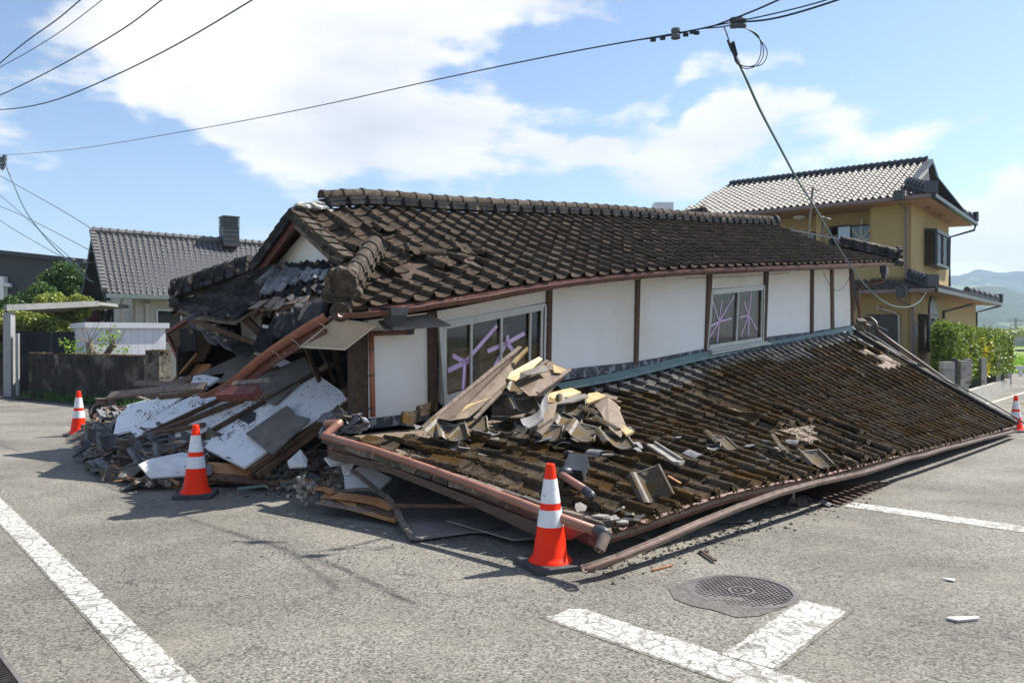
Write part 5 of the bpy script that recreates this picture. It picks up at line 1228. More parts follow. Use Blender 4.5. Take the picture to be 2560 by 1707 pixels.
def scatter(x, y, lift, label, grp, rg, sc=1, flat=.45, fn=onM):
    k_ = rg.randrange(9); p = fn(x, y, lift)
    if k_ in used: o = protos[k_].copy(); col.objects.link(o)
    else: o = protos[k_]; used.add(k_)
    o.location = p; o.rotation_euler = (rg.gauss(0, flat), rg.gauss(0, flat), rg.uniform(0, 6.28)); s = sc * rg.uniform(.75, 1.3); o.scale = (s, s, s)
    if label in (None, '~'):
        mid = label == '~'
        sx_ = ('arched', 'flat', 'flanged')[k_ % 3]; cl_ = ('bluish grey', 'brown crusted', 'slate grey')[k_ // 3]; sz_ = 'large' if s > 1.12 else ('small' if s < .9 else 'middling')
        hx = 'left foot' if x < 240 else 'left half' if x < 320 else 'centre' if x < 400 else 'right half' if x < 470 else 'cone side'
        hy = 'upper ' if y < 980 else '' if y < 1050 else 'lower '
        label = '%s %s %s broken tile at the %s%s of the heap' % (sz_, cl_, sx_, hy, hx)
        if mid: label = '%s %s %s broken tile %s, right of the middle cone' % (sz_, cl_, sx_, 'near the teal strip' if y > 1095 else 'under the fallen roof rake' if x > 730 else 'by the triangular plaster slab' if x > 660 else 'below the leaning panels')
    tag(o, label, 'broken tile', grp)
def in_poly(x, y, P):
    c = False
    for i in range(len(P)):
        x0, y0 = P[i]; x1, y1 = P[i - 1]
        if (y0 > y) != (y1 > y) and x < (x1 - x0) * (y - y0) / (y1 - y0) + x0: c = not c
    return c
HP = [(182, 1045), (205, 985), (232, 918), (262, 925), (300, 985), (345, 1000), (400, 1005), (470, 1008), (510, 1015), (545, 1040), (470, 1050), (470, 1120), (400, 1118), (300, 1108), (215, 1075)]
rg = random.Random(44); c_ = 0
stf = MB()
def bake(x, y, lift, sc):
    k_ = rg.randrange(9); p = onM(x, y, lift); s = sc * rg.uniform(.75, 1.2)
    M4 = Matrix.Translation(p) @ (Matrix.Rotation(rg.uniform(0, 6.28), 3, 'Z') @ Matrix.Rotation(rg.gauss(0, .45), 3, 'Y') @ Matrix.Rotation(rg.gauss(0, .45), 3, 'X')).to_4x4() @ Matrix.Diagonal((s, s, s, 1))
    me = protos[k_].data; stf.add([M4 @ v.co for v in me.vertices], [tuple(f.vertices) for f in me.polygons])
while c_ < 310:
    x, y = rg.uniform(180, 545), rg.uniform(915, 1120)
    if not in_poly(x, y, HP): continue
    if c_ >= 155: bake(x, y, rg.uniform(-.03, .08), .82); c_ += 1; continue
    scatter(x, y, rg.uniform(-.03, .09), None, GR1, rg); c_ += 1
stf.build('small_tile_shards', M_slateB, kind='stuff', label='small broken tile shards filling the gaps of the left heap', cat='tile shards')
for q_ in range(34):
    x, y = rg.uniform(600, 800), rg.uniform(1040, 1118); scatter(x, y, rg.uniform(0, .06), '~', 'broken tiles between the middle cone and the fallen roof', rg, .8)
for q_ in range(14):
    x, y = rg.uniform(755, 850), rg.uniform(955, 995); scatter(x, y, .02, 'x', 'x', rg, .7, fn=lambda x, y, l: pt(x, y, 8.0)); 
    o = None
for o in list(col.objects):
    if o.get('label') == 'x' and o.name.startswith('broken_tile'): tag(o, 'bluish grey broken tile piled at the foot of the orange downpipe', None, 'broken tiles at the foot of the downpipe')
for q_ in range(16):
    x, y = rg.uniform(1440, 1720), 0; y = 1300 - (x - 1350) * .42 + rg.uniform(-14, 10); scatter(x, y, .015, 'pale tile shard on the asphalt below the fallen front gutter', 'tile shards below the front gutter', rg, .5, .25, onG)
for q_ in range(8):
    x, y = rg.uniform(1760, 1905), rg.uniform(1135, 1162); scatter(x, y, .02, 'dark tile shard beside the batten grid under the fold', 'tile shards beside the batten grid', rg, .55, .3, onG)
# whole-looking tiles standing out of the heap
BT = [(245, 930, 60, 60), (375 * .73, 945, 40, 40), (300, 958, 20, 50), (222, 1010, 80, 10), (250, 1025, 70, 20), (360, 985, 15, 60), (395, 985, 30, 20), (300, 1030, 60, 50), (440, 1000, 10, 80), (345, 1025, 15, 10), (330, 1045, 25, 15), (420, 960, 10, 20), (385, 1035, 30, 10), (300 * .8, 985, 35, 10), (400, 1060, 5, 30)]
labs = ['upright pale tile at the far left top of the heap', 'tile standing on edge left of the small white panel corner', 'tile propped beside the far left white panel corner', 'blue grey tile leaning outward at the left foot of the heap', 'blue grey tile leaning beside the left foot of the heap', 'flat dark tile high in the middle of the heap', 'tile stacked on the middle of the heap near the white panels', 'upright tile showing its hollow side in the heap', 'dark curved ridge tile standing just behind the middle cone', 'flat grey tile in the centre of the heap', 'grey tile below the centre of the heap', 'dark tile lying on the middle white panel', 'flat tile above the crumpled white panel piece', 'tile near the left shoulder of the heap', 'grey tile resting on the crumpled white panel piece']
for (x, y, rx, rz_k), lab in zip(BT, labs):
    p = onM(x, y, .10); rot = Matrix.Rotation(R(rz_k * 3), 3, 'Z') @ Matrix.Rotation(R(rx), 3, 'X'); o = place_tile(p, rot, lab, .95, 'whole grey tiles on the heap')
# use the dark broken-tile material on those copies
hm_me = None
for o in list(col.objects):
    if o.get('group') == 'whole grey tiles on the heap':
        if hm_me is None: hm_me = o.data.copy(); hm_me.materials[0] = M_slate; hm_me.materials[1] = M_slateB
        o.data = hm_me
        for ch in o.children: ch.data = ch.data
# splintered planks in the heap
ST = [(440, 1105, 580, 1090, .10, M_wood), (470, 1075, 580, 1085, .16, M_woodO), (480, 1100, 585, 1095, .12, M_wood), (215, 955, 300, 935, .09, M_wood), (225, 975, 290, 960, .08, M_wood), (300, 905, 360, 925, .04, M_woodG), (330, 1010, 395, 1050, .03, M_wood), (255, 1065, 300, 1100, .04, M_woodO), (350, 1075, 410, 1112, .03, M_woodO), (320, 980, 350, 960, .03, M_woodG),
      (500, 1100, 640, 1112, .06, M_wood), (395, 945, 470, 990, .03, M_woodR), (600, 1110, 720, 1105, .05, M_woodO), (690, 1100, 760, 1060, .05, M_wood), (700, 1040, 745, 1010, .06, M_woodG), (240, 1070, 330, 1085, .05, M_wood), (290, 1098, 350, 1105, .03, M_woodO), (372, 1000, 420, 1020, .025, M_woodO), (415, 1115, 460, 1095, .03, M_wood)]
for i, (x0, y0, x1, y1, wd, m) in enumerate(ST):
    a_, b_ = onM(x0, y0, .06), onM(x1, y1, .08); mb = MB(); mb.beam(a_, b_, wd, .025 if wd < .1 else .05, up=(random.uniform(-.3, .3), -.4, .8)); simple('splintered_plank', mb, m, ('%s splintered plank %s of the left rubble' % ('thick' if wd > .07 else 'thin', ['beside the middle cone at the front', 'at the orange topped right front', 'at the low right front', 'at the upper left shoulder', 'below the upper left shoulder', 'above the far left white panel', 'across the centre', 'at the lower left foot', 'under the crumpled white panel', 'on the upper centre', 'along the bottom right', 'on the red stained middle', 'far right by the plywood strips', 'right below the triangular plaster', 'under the salmon pipe branch', 'along the lower left edge', 'at the bottom left of centre', 'in the exact centre', 'at the bottom before the cone'][i])), 'plank', 'splintered planks in the left rubble')
mb = MB(); mb.slab([onM(560, 1075, .12), onM(600, 1058, .12), onM(640, 1063, .1), onM(610, 1070, .1)], .01); mb.beam(onM(520, 1050, .2), onM(622, 1068, .15), .04, .012); simple('teal_strip', mb, M_teal, 'bent pale teal metal strip behind the middle cone', 'metal strip')
mb = MB(); mb.beam(onG(545, 1122, .05), onG(735, 1100, .09), .035, .02); simple('teal_strip', mb, M_teal, 'long straight teal metal strip lying on the ground right of the middle cone', 'metal strip')
mb = MB(); mb.gutter([onM(300, 930, .2), onM(345, 918, .2)], .07); simple('teal_gutter_piece', mb, M_teal, 'teal gutter scrap at the left of the heap', 'gutter piece')
for i, (x, y) in enumerate(((770, 968), (790, 962), (812, 975), (748, 985), (830, 968))):
    mb = MB(); p = pt(x, y, 8.1); blob(mb, p - V((0, 0, .05)), rg.uniform(.07, .11), V((0, -.3, .95)).normalized(), rg, 1.1); simple('plastic_bag', mb, mat('grey_plastic_sheet', (.16, .18, .22), (.30, .33, .38), 6, .4, .5, 12, .1) if i == 0 else MC['grey_plastic_sheet'], 'crumpled grey plastic sheeting at the foot of the timber post', 'plastic sheet', 'plastic sheeting bundles by the post')
# plywood strips and sheets in front of the rake
def ribbon(pts, wd, m, label, name='plywood_strip', th=.006, up=(0, -.35, .93), grp='curled orange plywood strips'):
    mb = MB(); P_ = [pt(*q_) for q_ in pts]
    f = [crv([(i, p[k_]) for i, p in enumerate(P_)]) for k_ in range(3)]; n_ = 6 * len(P_); C_ = [V([g(i * (len(P_) - 1) / n_) for g in f]) for i in range(n_ + 1)]
    upv = V(up)
    vs = []
    for i, c in enumerate(C_):
        d_ = (C_[min(i + 1, n_)] - C_[max(i - 1, 0)]).normalized(); s_ = d_.cross(upv).normalized(); vs += [c - s_ * wd / 2, c + s_ * wd / 2, c + s_ * wd / 2 - upv * th, c - s_ * wd / 2 - upv * th]
    mb.add(vs, [(i * 4 + k_, i * 4 + (k_ + 1) % 4, i * 4 + 4 + (k_ + 1) % 4, i * 4 + 4 + k_) for i in range(n_) for k_ in range(4)], .5); return simple(name, mb, m, label, 'plywood', grp)
ribbon([(708, 1132, 7.4), (722, 1122, 7.35), (745, 1122, 7.3), (765, 1132, 7.2)], .07, M_woodO, 'arched orange plywood strip end at the left')
ribbon([(745, 1135, 7.25), (800, 1140, 7.1), (860, 1150, 6.95), (905, 1165, 6.8)], .11, M_woodO, 'broad orange plywood strip on top of the curled bunch')
ribbon([(770, 1140, 7.2), (810, 1158, 7.0), (860, 1176, 6.8), (910, 1188, 6.65)], .07, M_woodO, 'narrow orange plywood strip crossing the curled bunch')
ribbon([(735, 1150, 7.15), (800, 1165, 6.95), (860, 1182, 6.75), (912, 1196, 6.6)], .05, M_woodO, 'lowest orange plywood strip along the asphalt')
ribbon([(765, 1150, 7.15), (830, 1155, 7.0), (880, 1172, 6.8), (910, 1180, 6.7)], .12, M_wood, 'dark brown plywood strip inside the curled bunch')
ribbon([(760, 1130, 7.3), (840, 1122, 7.2), (880, 1135, 7.0), (905, 1160, 6.8), (925, 1200, 6.4), (950, 1238, 6.1)], .05, M_woodG, 'grey plywood edge curling down to the bare sheet', grp=None)
plank('grey_plank', (730, 1153, 7.1), (900, 1182, 6.75), .08, .015, M_woodG, 'thin grey plank under the orange plywood strips')
mb = MB(); k0 = [(905, 1140), (1215, 1110), (1230, 1225), (1090, 1222), (950, 1240), (925, 1195), (905, 1165)]
mb.slab([onG(x, y, .025) for x, y in ((890, 1128), (1230, 1130), (1235, 1222), (1082, 1222), (952, 1240), (925, 1198), (905, 1165))], .012); simple('plywood_sheet', mb, mat('grey_plywood', (.17, .145, .13), (.27, .235, .215), 3, .7, .2, 40, .1, c3=(.10, .085, .075), s3=5, t3=.58), 'flat grey plywood sheet on the asphalt under the rake board', 'plywood sheet')
mb = MB(); mb.slab([onG(x, y, .05) for x, y in ((1025, 1196), (1230, 1180), (1240, 1235), (1180, 1240))], .012); simple('plywood_sheet', mb, MC['grey_plywood'], 'darker plywood sheet lying on the larger one behind the near cone', 'plywood sheet')
plank('dark_batten', (905, 1160, 6.75), (1200, 1162, 6.5), .035, .03, M_wood, 'straight dark batten lying across the plywood sheet')
plank('grey_plank', (808, 1078, 7.1), (865, 1125, 6.95), .07, .01, M_woodG, 'narrow grey plank lying across the dirty white plaster slab')
mb = MB(); rg = random.Random(8)
for k_ in range(70): blob(mb, pt(700 + rg.gauss(0, 13), 1130 + rg.gauss(-4, 12), 7.4 + rg.uniform(-.12, .12)), rg.uniform(.012, .034), V((0, -.6, .8)), rg, .9)
simple('mortar_lump', mb, M_mud, 'lumpy clump of clay mortar at the left end of the plywood strips', 'mortar')
# small litter on the asphalt
mb = MB(); mb.slab([onG(2172, 1420, .01), onG(2180, 1417, .012), onG(2250, 1416, .012), (onG(2246, 1422, .01)), onG(2200, 1426, .01)], .012); simple('tile_splinter', mb, M_pebble, 'long pale splinter lying alone on the asphalt at the right', 'splinter')
mb = MB(); mb.slab([onG(2160, 1327, .01), onG(2195, 1330, .01), onG(2190, 1334, .01)], .008); simple('white_chip', mb, M_pebble, 'thin white chip lying alone on the asphalt right of the manhole cover', 'chip')
mb = MB(); mb.beam(onG(1498, 1309, .01), onG(1545, 1297, .01), .014, .01); simple('splintered_plank', mb, M_woodO, 'thin orange splinter on the asphalt below the end of the fallen gutter', 'splinter')
mb = MB(); mb.beam(onG(1610, 1264, .02), onG(1643, 1287, .02), .025, .012); simple('splintered_plank', mb, M_wood, 'short brown stick on the asphalt in front of the fallen gutter', 'stick')
mb = MB(); mb.slab([onG(1680, 1170, .06), onG(1720, 1160, .08), onG(1728, 1198, .02), onG(1640, 1200, .02)], .01); simple('tile_shard', mb, M_slate, 'flat pale grey shard on the asphalt under the front gutter', 'tile shard')
mb = MB(); a_ = onG(1815, 1155, 0); mb.slab([a_, onG(1828, 1157, 0), onG(1822, 1130, .18)], .01); mb.slab([onG(1808, 1156, 0), onG(1818, 1158, 0), onG(1826, 1128, .17)], .01); simple('tile_shard', mb, M_pebble, 'pointed grey shard standing up beside the batten grid', 'tile shard')
mb = MB(); rg = random.Random(55)
def crumb(p, s): 
    r = Matrix.Rotation(rg.uniform(0, 6), 3, 'Z') @ Matrix.Rotation(rg.uniform(0, 2), 3, 'X'); mb.box(p, (s * rg.uniform(.6, 1.6), s, s * rg.uniform(.3, .9)), r)
for k_ in range(900):
    c0 = rg.random()
    if c0 < .45: x = rg.uniform(190, 760); y = 1046 + (x - 190) * .28 if x < 400 else 1128; y += abs(rg.gauss(0, 9)) - 6
    elif c0 < .85: x = rg.uniform(1380, 2000); y = 1316 - (x - 1350) * .29 + rg.gauss(0, 16); 
    else: x = rg.uniform(600, 1300); y = rg.uniform(1140, 1300)
    p = onG(x, y, .004); crumb(p, rg.uniform(.006, .022) * (.5 if c0 > .85 else 1))
mb.build('grit', M_slateB, kind='stuff', label='small chips and grit scattered on the asphalt round the ruin', cat='grit')

# splinters and crumbs through the heap, flakes of mortar on the fallen panels
mw = MB(); mm = MB(); rg = random.Random(91)
for k_ in range(1500):
    x, y = rg.uniform(185, 560), rg.uniform(915, 1125)
    if not in_poly(x, y, HP): continue
    p = onM(x, y, rg.uniform(0, .10)); d_ = V((rg.gauss(0, 1), rg.gauss(0, 1), rg.gauss(0, .4))).normalized()
    if k_ % 2: mw.beam(p, p + d_ * rg.uniform(.05, .24), rg.uniform(.004, .016), .006)
    else: mm.box(p, (rg.uniform(.02, .06), rg.uniform(.02, .05), rg.uniform(.01, .03)), Matrix.Rotation(rg.uniform(0, 3), 3, 'Z') @ Matrix.Rotation(rg.uniform(-1, 1), 3, 'X'))
for k_ in range(700):
    x, y = rg.uniform(600, 800), rg.uniform(1035, 1122); p = onM(x, y, rg.uniform(0, .05)); d_ = V((rg.gauss(0, 1), rg.gauss(0, 1), rg.gauss(0, .3))).normalized()
    if k_ % 3 == 0: mw.beam(p, p + d_ * rg.uniform(.05, .2), rg.uniform(.004, .014), .006)
    else: mm.box(p, (rg.uniform(.02, .07), rg.uniform(.02, .06), rg.uniform(.01, .04)), Matrix.Rotation(rg.uniform(0, 3), 3, 'Z') @ Matrix.Rotation(rg.uniform(-1, 1), 3, 'X'))
mw.build('wood_splinters', M_woodO, kind='stuff', label='fine wood splinters strewn through the rubble at the left', cat='splinters')
mm.build('clay_crumbs', M_mud, kind='stuff', label='crumbs of clay and mortar strewn through the rubble at the left', cat='crumbs')
mf = MB()
for (cx_, cy_, sx_, sy_, n_) in ((430, 868, 35, 7, 60), (455, 925, 25, 12, 45), (520, 945, 28, 14, 50), (590, 925, 34, 10, 70), (560, 975, 20, 14, 40), (640, 1010, 30, 12, 30), (330, 950, 20, 12, 40), (380, 935, 22, 8, 30), (740, 900, 40, 20, 14), (505, 1000, 16, 10, 25)):
    for q_ in range(n_):
        x, y = cx_ + rg.gauss(0, sx_ * .6), cy_ + rg.gauss(0, sy_ * .6); p = onS(x, y, .056); d_ = (V((rg.gauss(0, 1), rg.gauss(0, 1), 0)) ); d_ = (d_ - PS[1] * d_.dot(PS[1])).normalized(); mf.beam(p, p + d_ * rg.expovariate(50) , rg.uniform(.003, .010), .006, up=PS[1])
mf.build('mortar_flakes', M_slateB, kind='stuff', label='dark flakes of mortar and bark lying on the white panels', cat='flakes')

rg = random.Random(123)
def onHeap(x, y, lift):
    return onSL(x, y, lift)[0]
for q_ in range(56):
    if q_ < 40: x = rg.uniform(930, 1470); y = 962 + abs(rg.gauss(0, 26)) + (x - 930) * .05
    else: x = rg.uniform(1460, 1900); y = 1000 + (x - 1460) * .09 + rg.gauss(0, 20)
    zone = 'left foot' if x < 1090 else 'middle foot' if x < 1250 else 'right foot' if x < 1460 else None
    scatter(x, y, rg.uniform(.03, .07), None, 'broken tiles strewn below the board heap', rg, .62, .3, fn=onHeap)
    o = [o for o in col.objects if o.get('group') == 'broken tiles strewn below the board heap'][-1]
    w_ = o['label'].split(' broken tile')[0]
    o['label'] = w_ + (' broken tile at the %s of the board heap' % zone if zone else ' broken tile along the roof fold, near the %s' % ('board heap' if x < 1680 else 'front gutter'))
# ---------------------------------------------------------------- neighbouring houses
M_ntile = mat('grey_glazed_tile', (.105, .102, .102), (.165, .16, .158), 10, .45, .2, 50, .12, (.26, .25, .25), 22, .72, spec=.5)
M_silver = mat('silver_glazed_tile', (.105, .095, .088), (.165, .15, .14), 10, .62, .1, 50, .12, spec=.3)
M_cream = mat('cream_render', (.52, .48, .42), (.60, .56, .50), 2, .9, .3, 80, .04)
M_greenG = mat('grey_green_gutter', (.16, .19, .17), (.22, .25, .23), 5, .5, .1, 40, .1)
M_white = mat('white_metal', (.66, .66, .68), (.74, .74, .76), 4, .5, .1, 40, .05)
M_shed = mat('white_shed_sheet', (.70, .69, .72), (.78, .77, .80), 3, .5, .05, 40, .08)
M_ochre = mat('ochre_render', (.36, .262, .115), (.42, .31, .14), 2, .85, .2, 90, .03)
M_soff = mat('orange_soffit', (.38, .215, .12), (.44, .255, .15), 3, .75, .1, 40, .05)
M_brownG = mat('mauve_brown_gutter', (.15, .105, .095), (.21, .15, .14), 5, .45, .1, 40, .1)
M_frameD = mat('dark_bronze_frame', (.018, .020, .020), (.03, .034, .034), 5, .4, 0, 0, .1)
M_inwin = mat('window_interior', (.05, .055, .06), (.10, .11, .12), 3, .8, 0, 0, .1)
M_dkwall = mat('charcoal_siding', (.035, .036, .042), (.055, .056, .064), 3, .7, .2, 30, .1, stretch=(1, 1, 12))
M_cnc = mat('grey_flat_roof', (.30, .30, .30), (.38, .38, .38), 3, .7, .1, 30, .05)
def hroof(mb, e0, e1, r0, r1, nu, nv, keep=lambda a, b: True, **k):
    S = lambda a, b: e0.lerp(e1, a).lerp(r0.lerp(r1, a), b)
    tile_field(mb, S, nu, nv, keep, wob=.002, rw=.002, k=k.pop('k', 6), **k)
# --- left house (single storey, gable facing the side street)
ul = V((math.cos(R(36)), math.sin(R(36)), 0)); vl = V((-ul.y, ul.x, 0))
Eb = pt(243, 672, 26.0); LP = (Eb, vl.copy())
e1_ = onP(500, 692, LP); rR = (Eb + vl * 2.7, vl.copy()); g0_ = onP(213, 532, rR); g1_ = onP(640, 566, rR)
lh = thing('cream_house', V((Eb.x, Eb.y, 0)), 'single storey cream house with grey tiled gable roof and dark metal chimney', 'house')
mb = MB(); hroof(mb, Eb, Eb + (e1_ - Eb) * 2.2, g0_, g0_ + (g1_ - g0_) * 1.3, 44, 18, roll=.034, rf=.5, pan=.028, lift=.03)
roofL = mb.build('roof_tiles', M_ntile, lh)
bkE = g0_ + vl * 2.7 + V((0, 0, Eb.z - g0_.z)); bkE2 = g0_ + (g1_ - g0_) * 1.3 + vl * 2.7 + V((0, 0, Eb.z - g0_.z))
mb = MB(); mb.slab([Eb - V((0, 0, .05)), Eb + (e1_ - Eb) * 2.2 - V((0, 0, .05)), g0_ + (g1_ - g0_) * 1.3 - V((0, 0, .05)), g0_ - V((0, 0, .05))], .08); mb.slab([bkE, g0_ - V((0, 0, .03)), g0_ + (g1_ - g0_) * 1.3 - V((0, 0, .03)), bkE2], .08); mb.build('roof_deck', M_dkwall, lh)
mb = MB(); n_ = 30
for i in range(n_):
    a = g0_.lerp(g0_ + (g1_ - g0_) * 1.2, i / n_); b = g0_.lerp(g0_ + (g1_ - g0_) * 1.2, (i + 1) / n_); mb.tube([a + V((0, 0, .05)), b + V((0, 0, .05))], .11, 8); mb.tube([a + V((0, 0, .05)), a + V((0, 0, .05)) + ul * .06], .14, 8)
mb.build('ridge_tiles', M_ntile, lh)
mb = MB()
for i in range(18): a = Eb.lerp(g0_, i / 18); b = Eb.lerp(g0_, (i + 1) / 18); mb.beam(a + V((0, 0, .09)) - ul * .03, b + V((0, 0, .05)) - ul * .03, .16, .16)
mb.build('verge_tiles', M_ntile, lh)
mb = MB(); ec = Eb - V((0, 0, .10)); mb.beam(ec - vl * .05, ec - vl * .05 + ul * 12, .13, .14); mb.build('gutter', M_greenG, lh)
wo_ = 2.6   # gable overhang along the ridge
wl = (Eb + vl * .7, vl.copy()); w0 = onP(262, 690, wl); 
wc = Eb + vl * .7 + ul * 1.0
mb = MB(); wz = Eb.z - .15
mb.slab([V((wc.x, wc.y, -.2)), V(((wc + ul * 10).x, (wc + ul * 10).y, -.2)), V(((wc + ul * 10).x, (wc + ul * 10).y, wz + .25)), V((wc.x, wc.y, wz + .25))], .15, .5)
wb = wc + vl * 4.0; mb.slab([V((wc.x, wc.y, -.2)), V((wc.x, wc.y, wz + .3)), V(((wc + vl * 2.0).x, (wc + vl * 2.0).y, wz + 1.9)), V((wb.x, wb.y, wz + .3)), V((wb.x, wb.y, -.2))], .15, .5); mb.build('wall', M_cream, lh)
mb = MB(); mb.slab([Eb - V((0, 0, .12)), g0_ - V((0, 0, .12)), g0_ - V((0, 0, .30)), Eb - V((0, 0, .30))], .06); mb.slab([bkE - V((0, 0, .0)), g0_ - V((0, 0, .02)), g0_ - V((0, 0, .30)), bkE - V((0, 0, .30))], .06); mb.build('barge_board', M_dkwall, lh)
FW = (wc - vl * .09, vl.copy())
def wquad(pl, tl, br, off=0):  # axis-aligned rectangle on a wall from picture corners
    n = pl[1]; a = onP(*tl, pl); b = onP(*br, pl); return a, V((b.x, b.y, a.z)), b, V((a.x, a.y, b.z))
def rect_window(par, pl, tl, br, fm, gm, outv, nb=1, fr=.05, name='window', back=M_inwin):
    a, b, c, d = wquad(pl, tl, br); mb = MB()
    for p, q_ in ((a, b), (b, c), (c, d), (d, a)): mb.beam(p + outv * .02, q_ + outv * .02, fr, .10, up=outv)
    for i in range(nb): f = (i + 1) / (nb + 1); mb.beam(a.lerp(b, f) + outv * .02, d.lerp(c, f) + outv * .02, fr, .05, up=outv)
    o = mb.build(name, fm, par); g = MB(); g.slab([p + outv * .012 for p in (a, b, c, d)], .01, .5); g.build('pane', gm, o)
    k_ = MB(); k_.slab([p - outv * .0 for p in (a, b, c, d)], .008, .5); k_.build('inner_shade', back, o); return o
rect_window(lh, FW, (360, 712), (470, 787), M_white, M_glass, -vl, 1)
SW = (wc - ul * .09, ul.copy())
rect_window(lh, SW, (251, 710), (260, 738), M_frameD, M_glassD, -ul, 0); rect_window(lh, SW, (236, 716), (244, 738), M_frameD, M_glassD, -ul, 0)
mb = MB(); p = onP(277, 690, FW) - vl * .08; mb.tube([onP(288, 683, FW) - vl * .5, p, V((p.x, p.y, .3))], .05, 8); mb.build('downpipe', M_cream, lh)
mb = MB(); p = onP(337, 700, FW) - vl * .06; mb.tube([p, V((p.x, p.y, .3))], .06, 8); mb.tube([p + V((0, 0, -.02)), p + V((0, 0, .08)) - vl * .1], .10, 10); mb.build('vent_pipe', M_cream, lh)
# chimney
cb = onP(521, 560, rR) - vl * .3; mb = MB(); cw = (546 - 497) * 1.088 / FPX * cb.y * .72; rotu = Matrix.Rotation(R(36), 3, 'Z')
ct = onP(521, 503, rR); H_ = ct.z - cb.z
mb.box(cb + V((0, 0, H_ * .22)), (cw, cw, H_ * .75), rotu)
for q_ in range(3): mb.box(cb + V((0, 0, H_ * (.08 + q_ * .18))), (cw * 1.03, cw * 1.03, .03), rotu)
mb.box(cb + V((0, 0, H_ * .78)), (cw * .85, cw * .85, H_ * .4), rotu); mb.build('chimney', M_black, lh)
mb = MB()
for q_ in range(6): mb.box(cb + V((0, 0, H_ * (.62 + .075 * q_))), (cw * 1.05, cw * 1.05, .035), rotu)
mb.box(cb + V((0, 0, H_ * 1.02)), (cw * 1.06, cw * 1.06, .05), rotu); mb.build('chimney_louvre', M_black, lh)
# --- dark building far left
db = thing('charcoal_building', V((-32, 44, 0)), 'long charcoal sided building behind the trees at the far left', 'building')
DPl = (pt(100, 600, 48), V((.25, 1, 0)).normalized())
q_ = [onP(x, y, DPl) for x, y in ((-260, 558), (205, 607), (205, 700), (-260, 700))]
mb = MB(); mb.slab([q_[0], q_[1], V((q_[1].x, q_[1].y, -.4)), V((q_[0].x, q_[0].y, -.4))], .2); mb.slab([q_[0] + V((0, 10, 0)), q_[1] + V((0, 10, 0)), q_[1], q_[0]], .2); mb.slab([q_[1] + V((0, 0, 0)), q_[1] + V((0, 10, 0)), V((q_[1].x, q_[1].y + 10, -.4)), V((q_[1].x, q_[1].y, -.4))], .2); mb.build('wall', M_dkwall, db)
mb = MB(); mb.beam(q_[0] + V((0, -.3, .15)), q_[1] + V((0, -.3, .15)), .5, .25); mb.build('roof_edge', M_dkwall, db)
q_ = [onP(x, y, DPl) - V((0, .3, 0)) for x, y in ((-260, 634), (20, 636), (20, 690), (-260, 690))]; mb = MB(); mb.slab([q_[0], q_[1], V((q_[1].x, q_[1].y, -.4)), V((q_[0].x, q_[0].y, -.4))], .3); mb.build('white_wing', M_white, db)
mb = MB(); p = q_[1]; mb.tube([p + V((0, -.2, -.5)), p + V((.5, -.3, -.55))], .12, 8); mb.build('security_camera', M_white, db)
# --- carport
cp = thing('carport', V((-13, 23, 0)), 'white carport with a flat sloping roof on one post beside the parked van', 'carport')
a_, b_ = pt(12, 707, 21), pt(225, 697, 24.5); dv = V((-.3, 2.6, 0)); mb = MB()
mb.slab([a_, b_, b_ + dv + V((0, 0, -.0)), a_ + dv], .10); mb.beam(a_, b_, .1, .16); mb.build('roof', mat('dull_carport_sheet', (.16, .16, .155), (.24, .24, .23), 3, .7, .1, 30, .05), cp)
p = pt(21, 722, 21.3); mb = MB(); mb.box(V((p.x, p.y, p.z / 2 - .2)), (.2, .2, p.z + .5)); mb.tube([V((p.x + .22, p.y, p.z - .5)), V((p.x + .22, p.y, 0))], .05, 8); mb.build('post', mat('dull_white_post', (.26, .26, .26), (.33, .33, .33), 3, .6, .1, 30, .05), cp)
# --- shed
sh_ = thing('storage_shed', pt(275, 800, 21).xy.to_3d(), 'low white ribbed metal storage shed behind the moss topped wall', 'shed')
us = V((math.cos(R(36)), math.sin(R(36)), 0)); vs_ = V((-us.y, us.x, 0))
c0 = pt(202, 752, 20.5); s1_ = (c0, vs_.copy()); c1_ = onP(381, 760, s1_); L_ = (V((c1_.x, c1_.y, 0)) - V((c0.x, c0.y, 0))).length
s0p = (c0, us.copy()); c2_ = onP(168, 752, s0p); D_ = (c2_.xy - c0.xy).length
mb = MB(); top = c0.z
def shed_face(p, d, ln):
    n = int(ln / .16)
    for i in range(n):
        a = p + d * (ln * i / n); b = p + d * (ln * (i + .975) / n); mb.slab([V((a.x, a.y, -.2)), V((b.x, b.y, -.2)), V((b.x, b.y, top)), V((a.x, a.y, top))], .015)
base_ = V((c0.x, c0.y, 0)); shed_face(base_, us, L_); shed_face(base_, vs_ if (c2_ - c0).dot(vs_) > 0 else -vs_, D_)
mb.box(base_ + us * L_ / 2 + vs_ * D_ / 2 + V((0, 0, top / 2 - .1)), (L_ * .985, D_ * .97, top + .1), Matrix.Rotation(R(36), 3, 'Z')); mb.build('wall', M_shed, sh_)
mb = MB(); mb.box(base_ + us * L_ / 2 + vs_ * D_ / 2 + V((0, 0, top + .06)), (L_ + .15, D_ + .15, .14), Matrix.Rotation(R(36), 3, 'Z')); mb.build('roof', M_white, sh_)
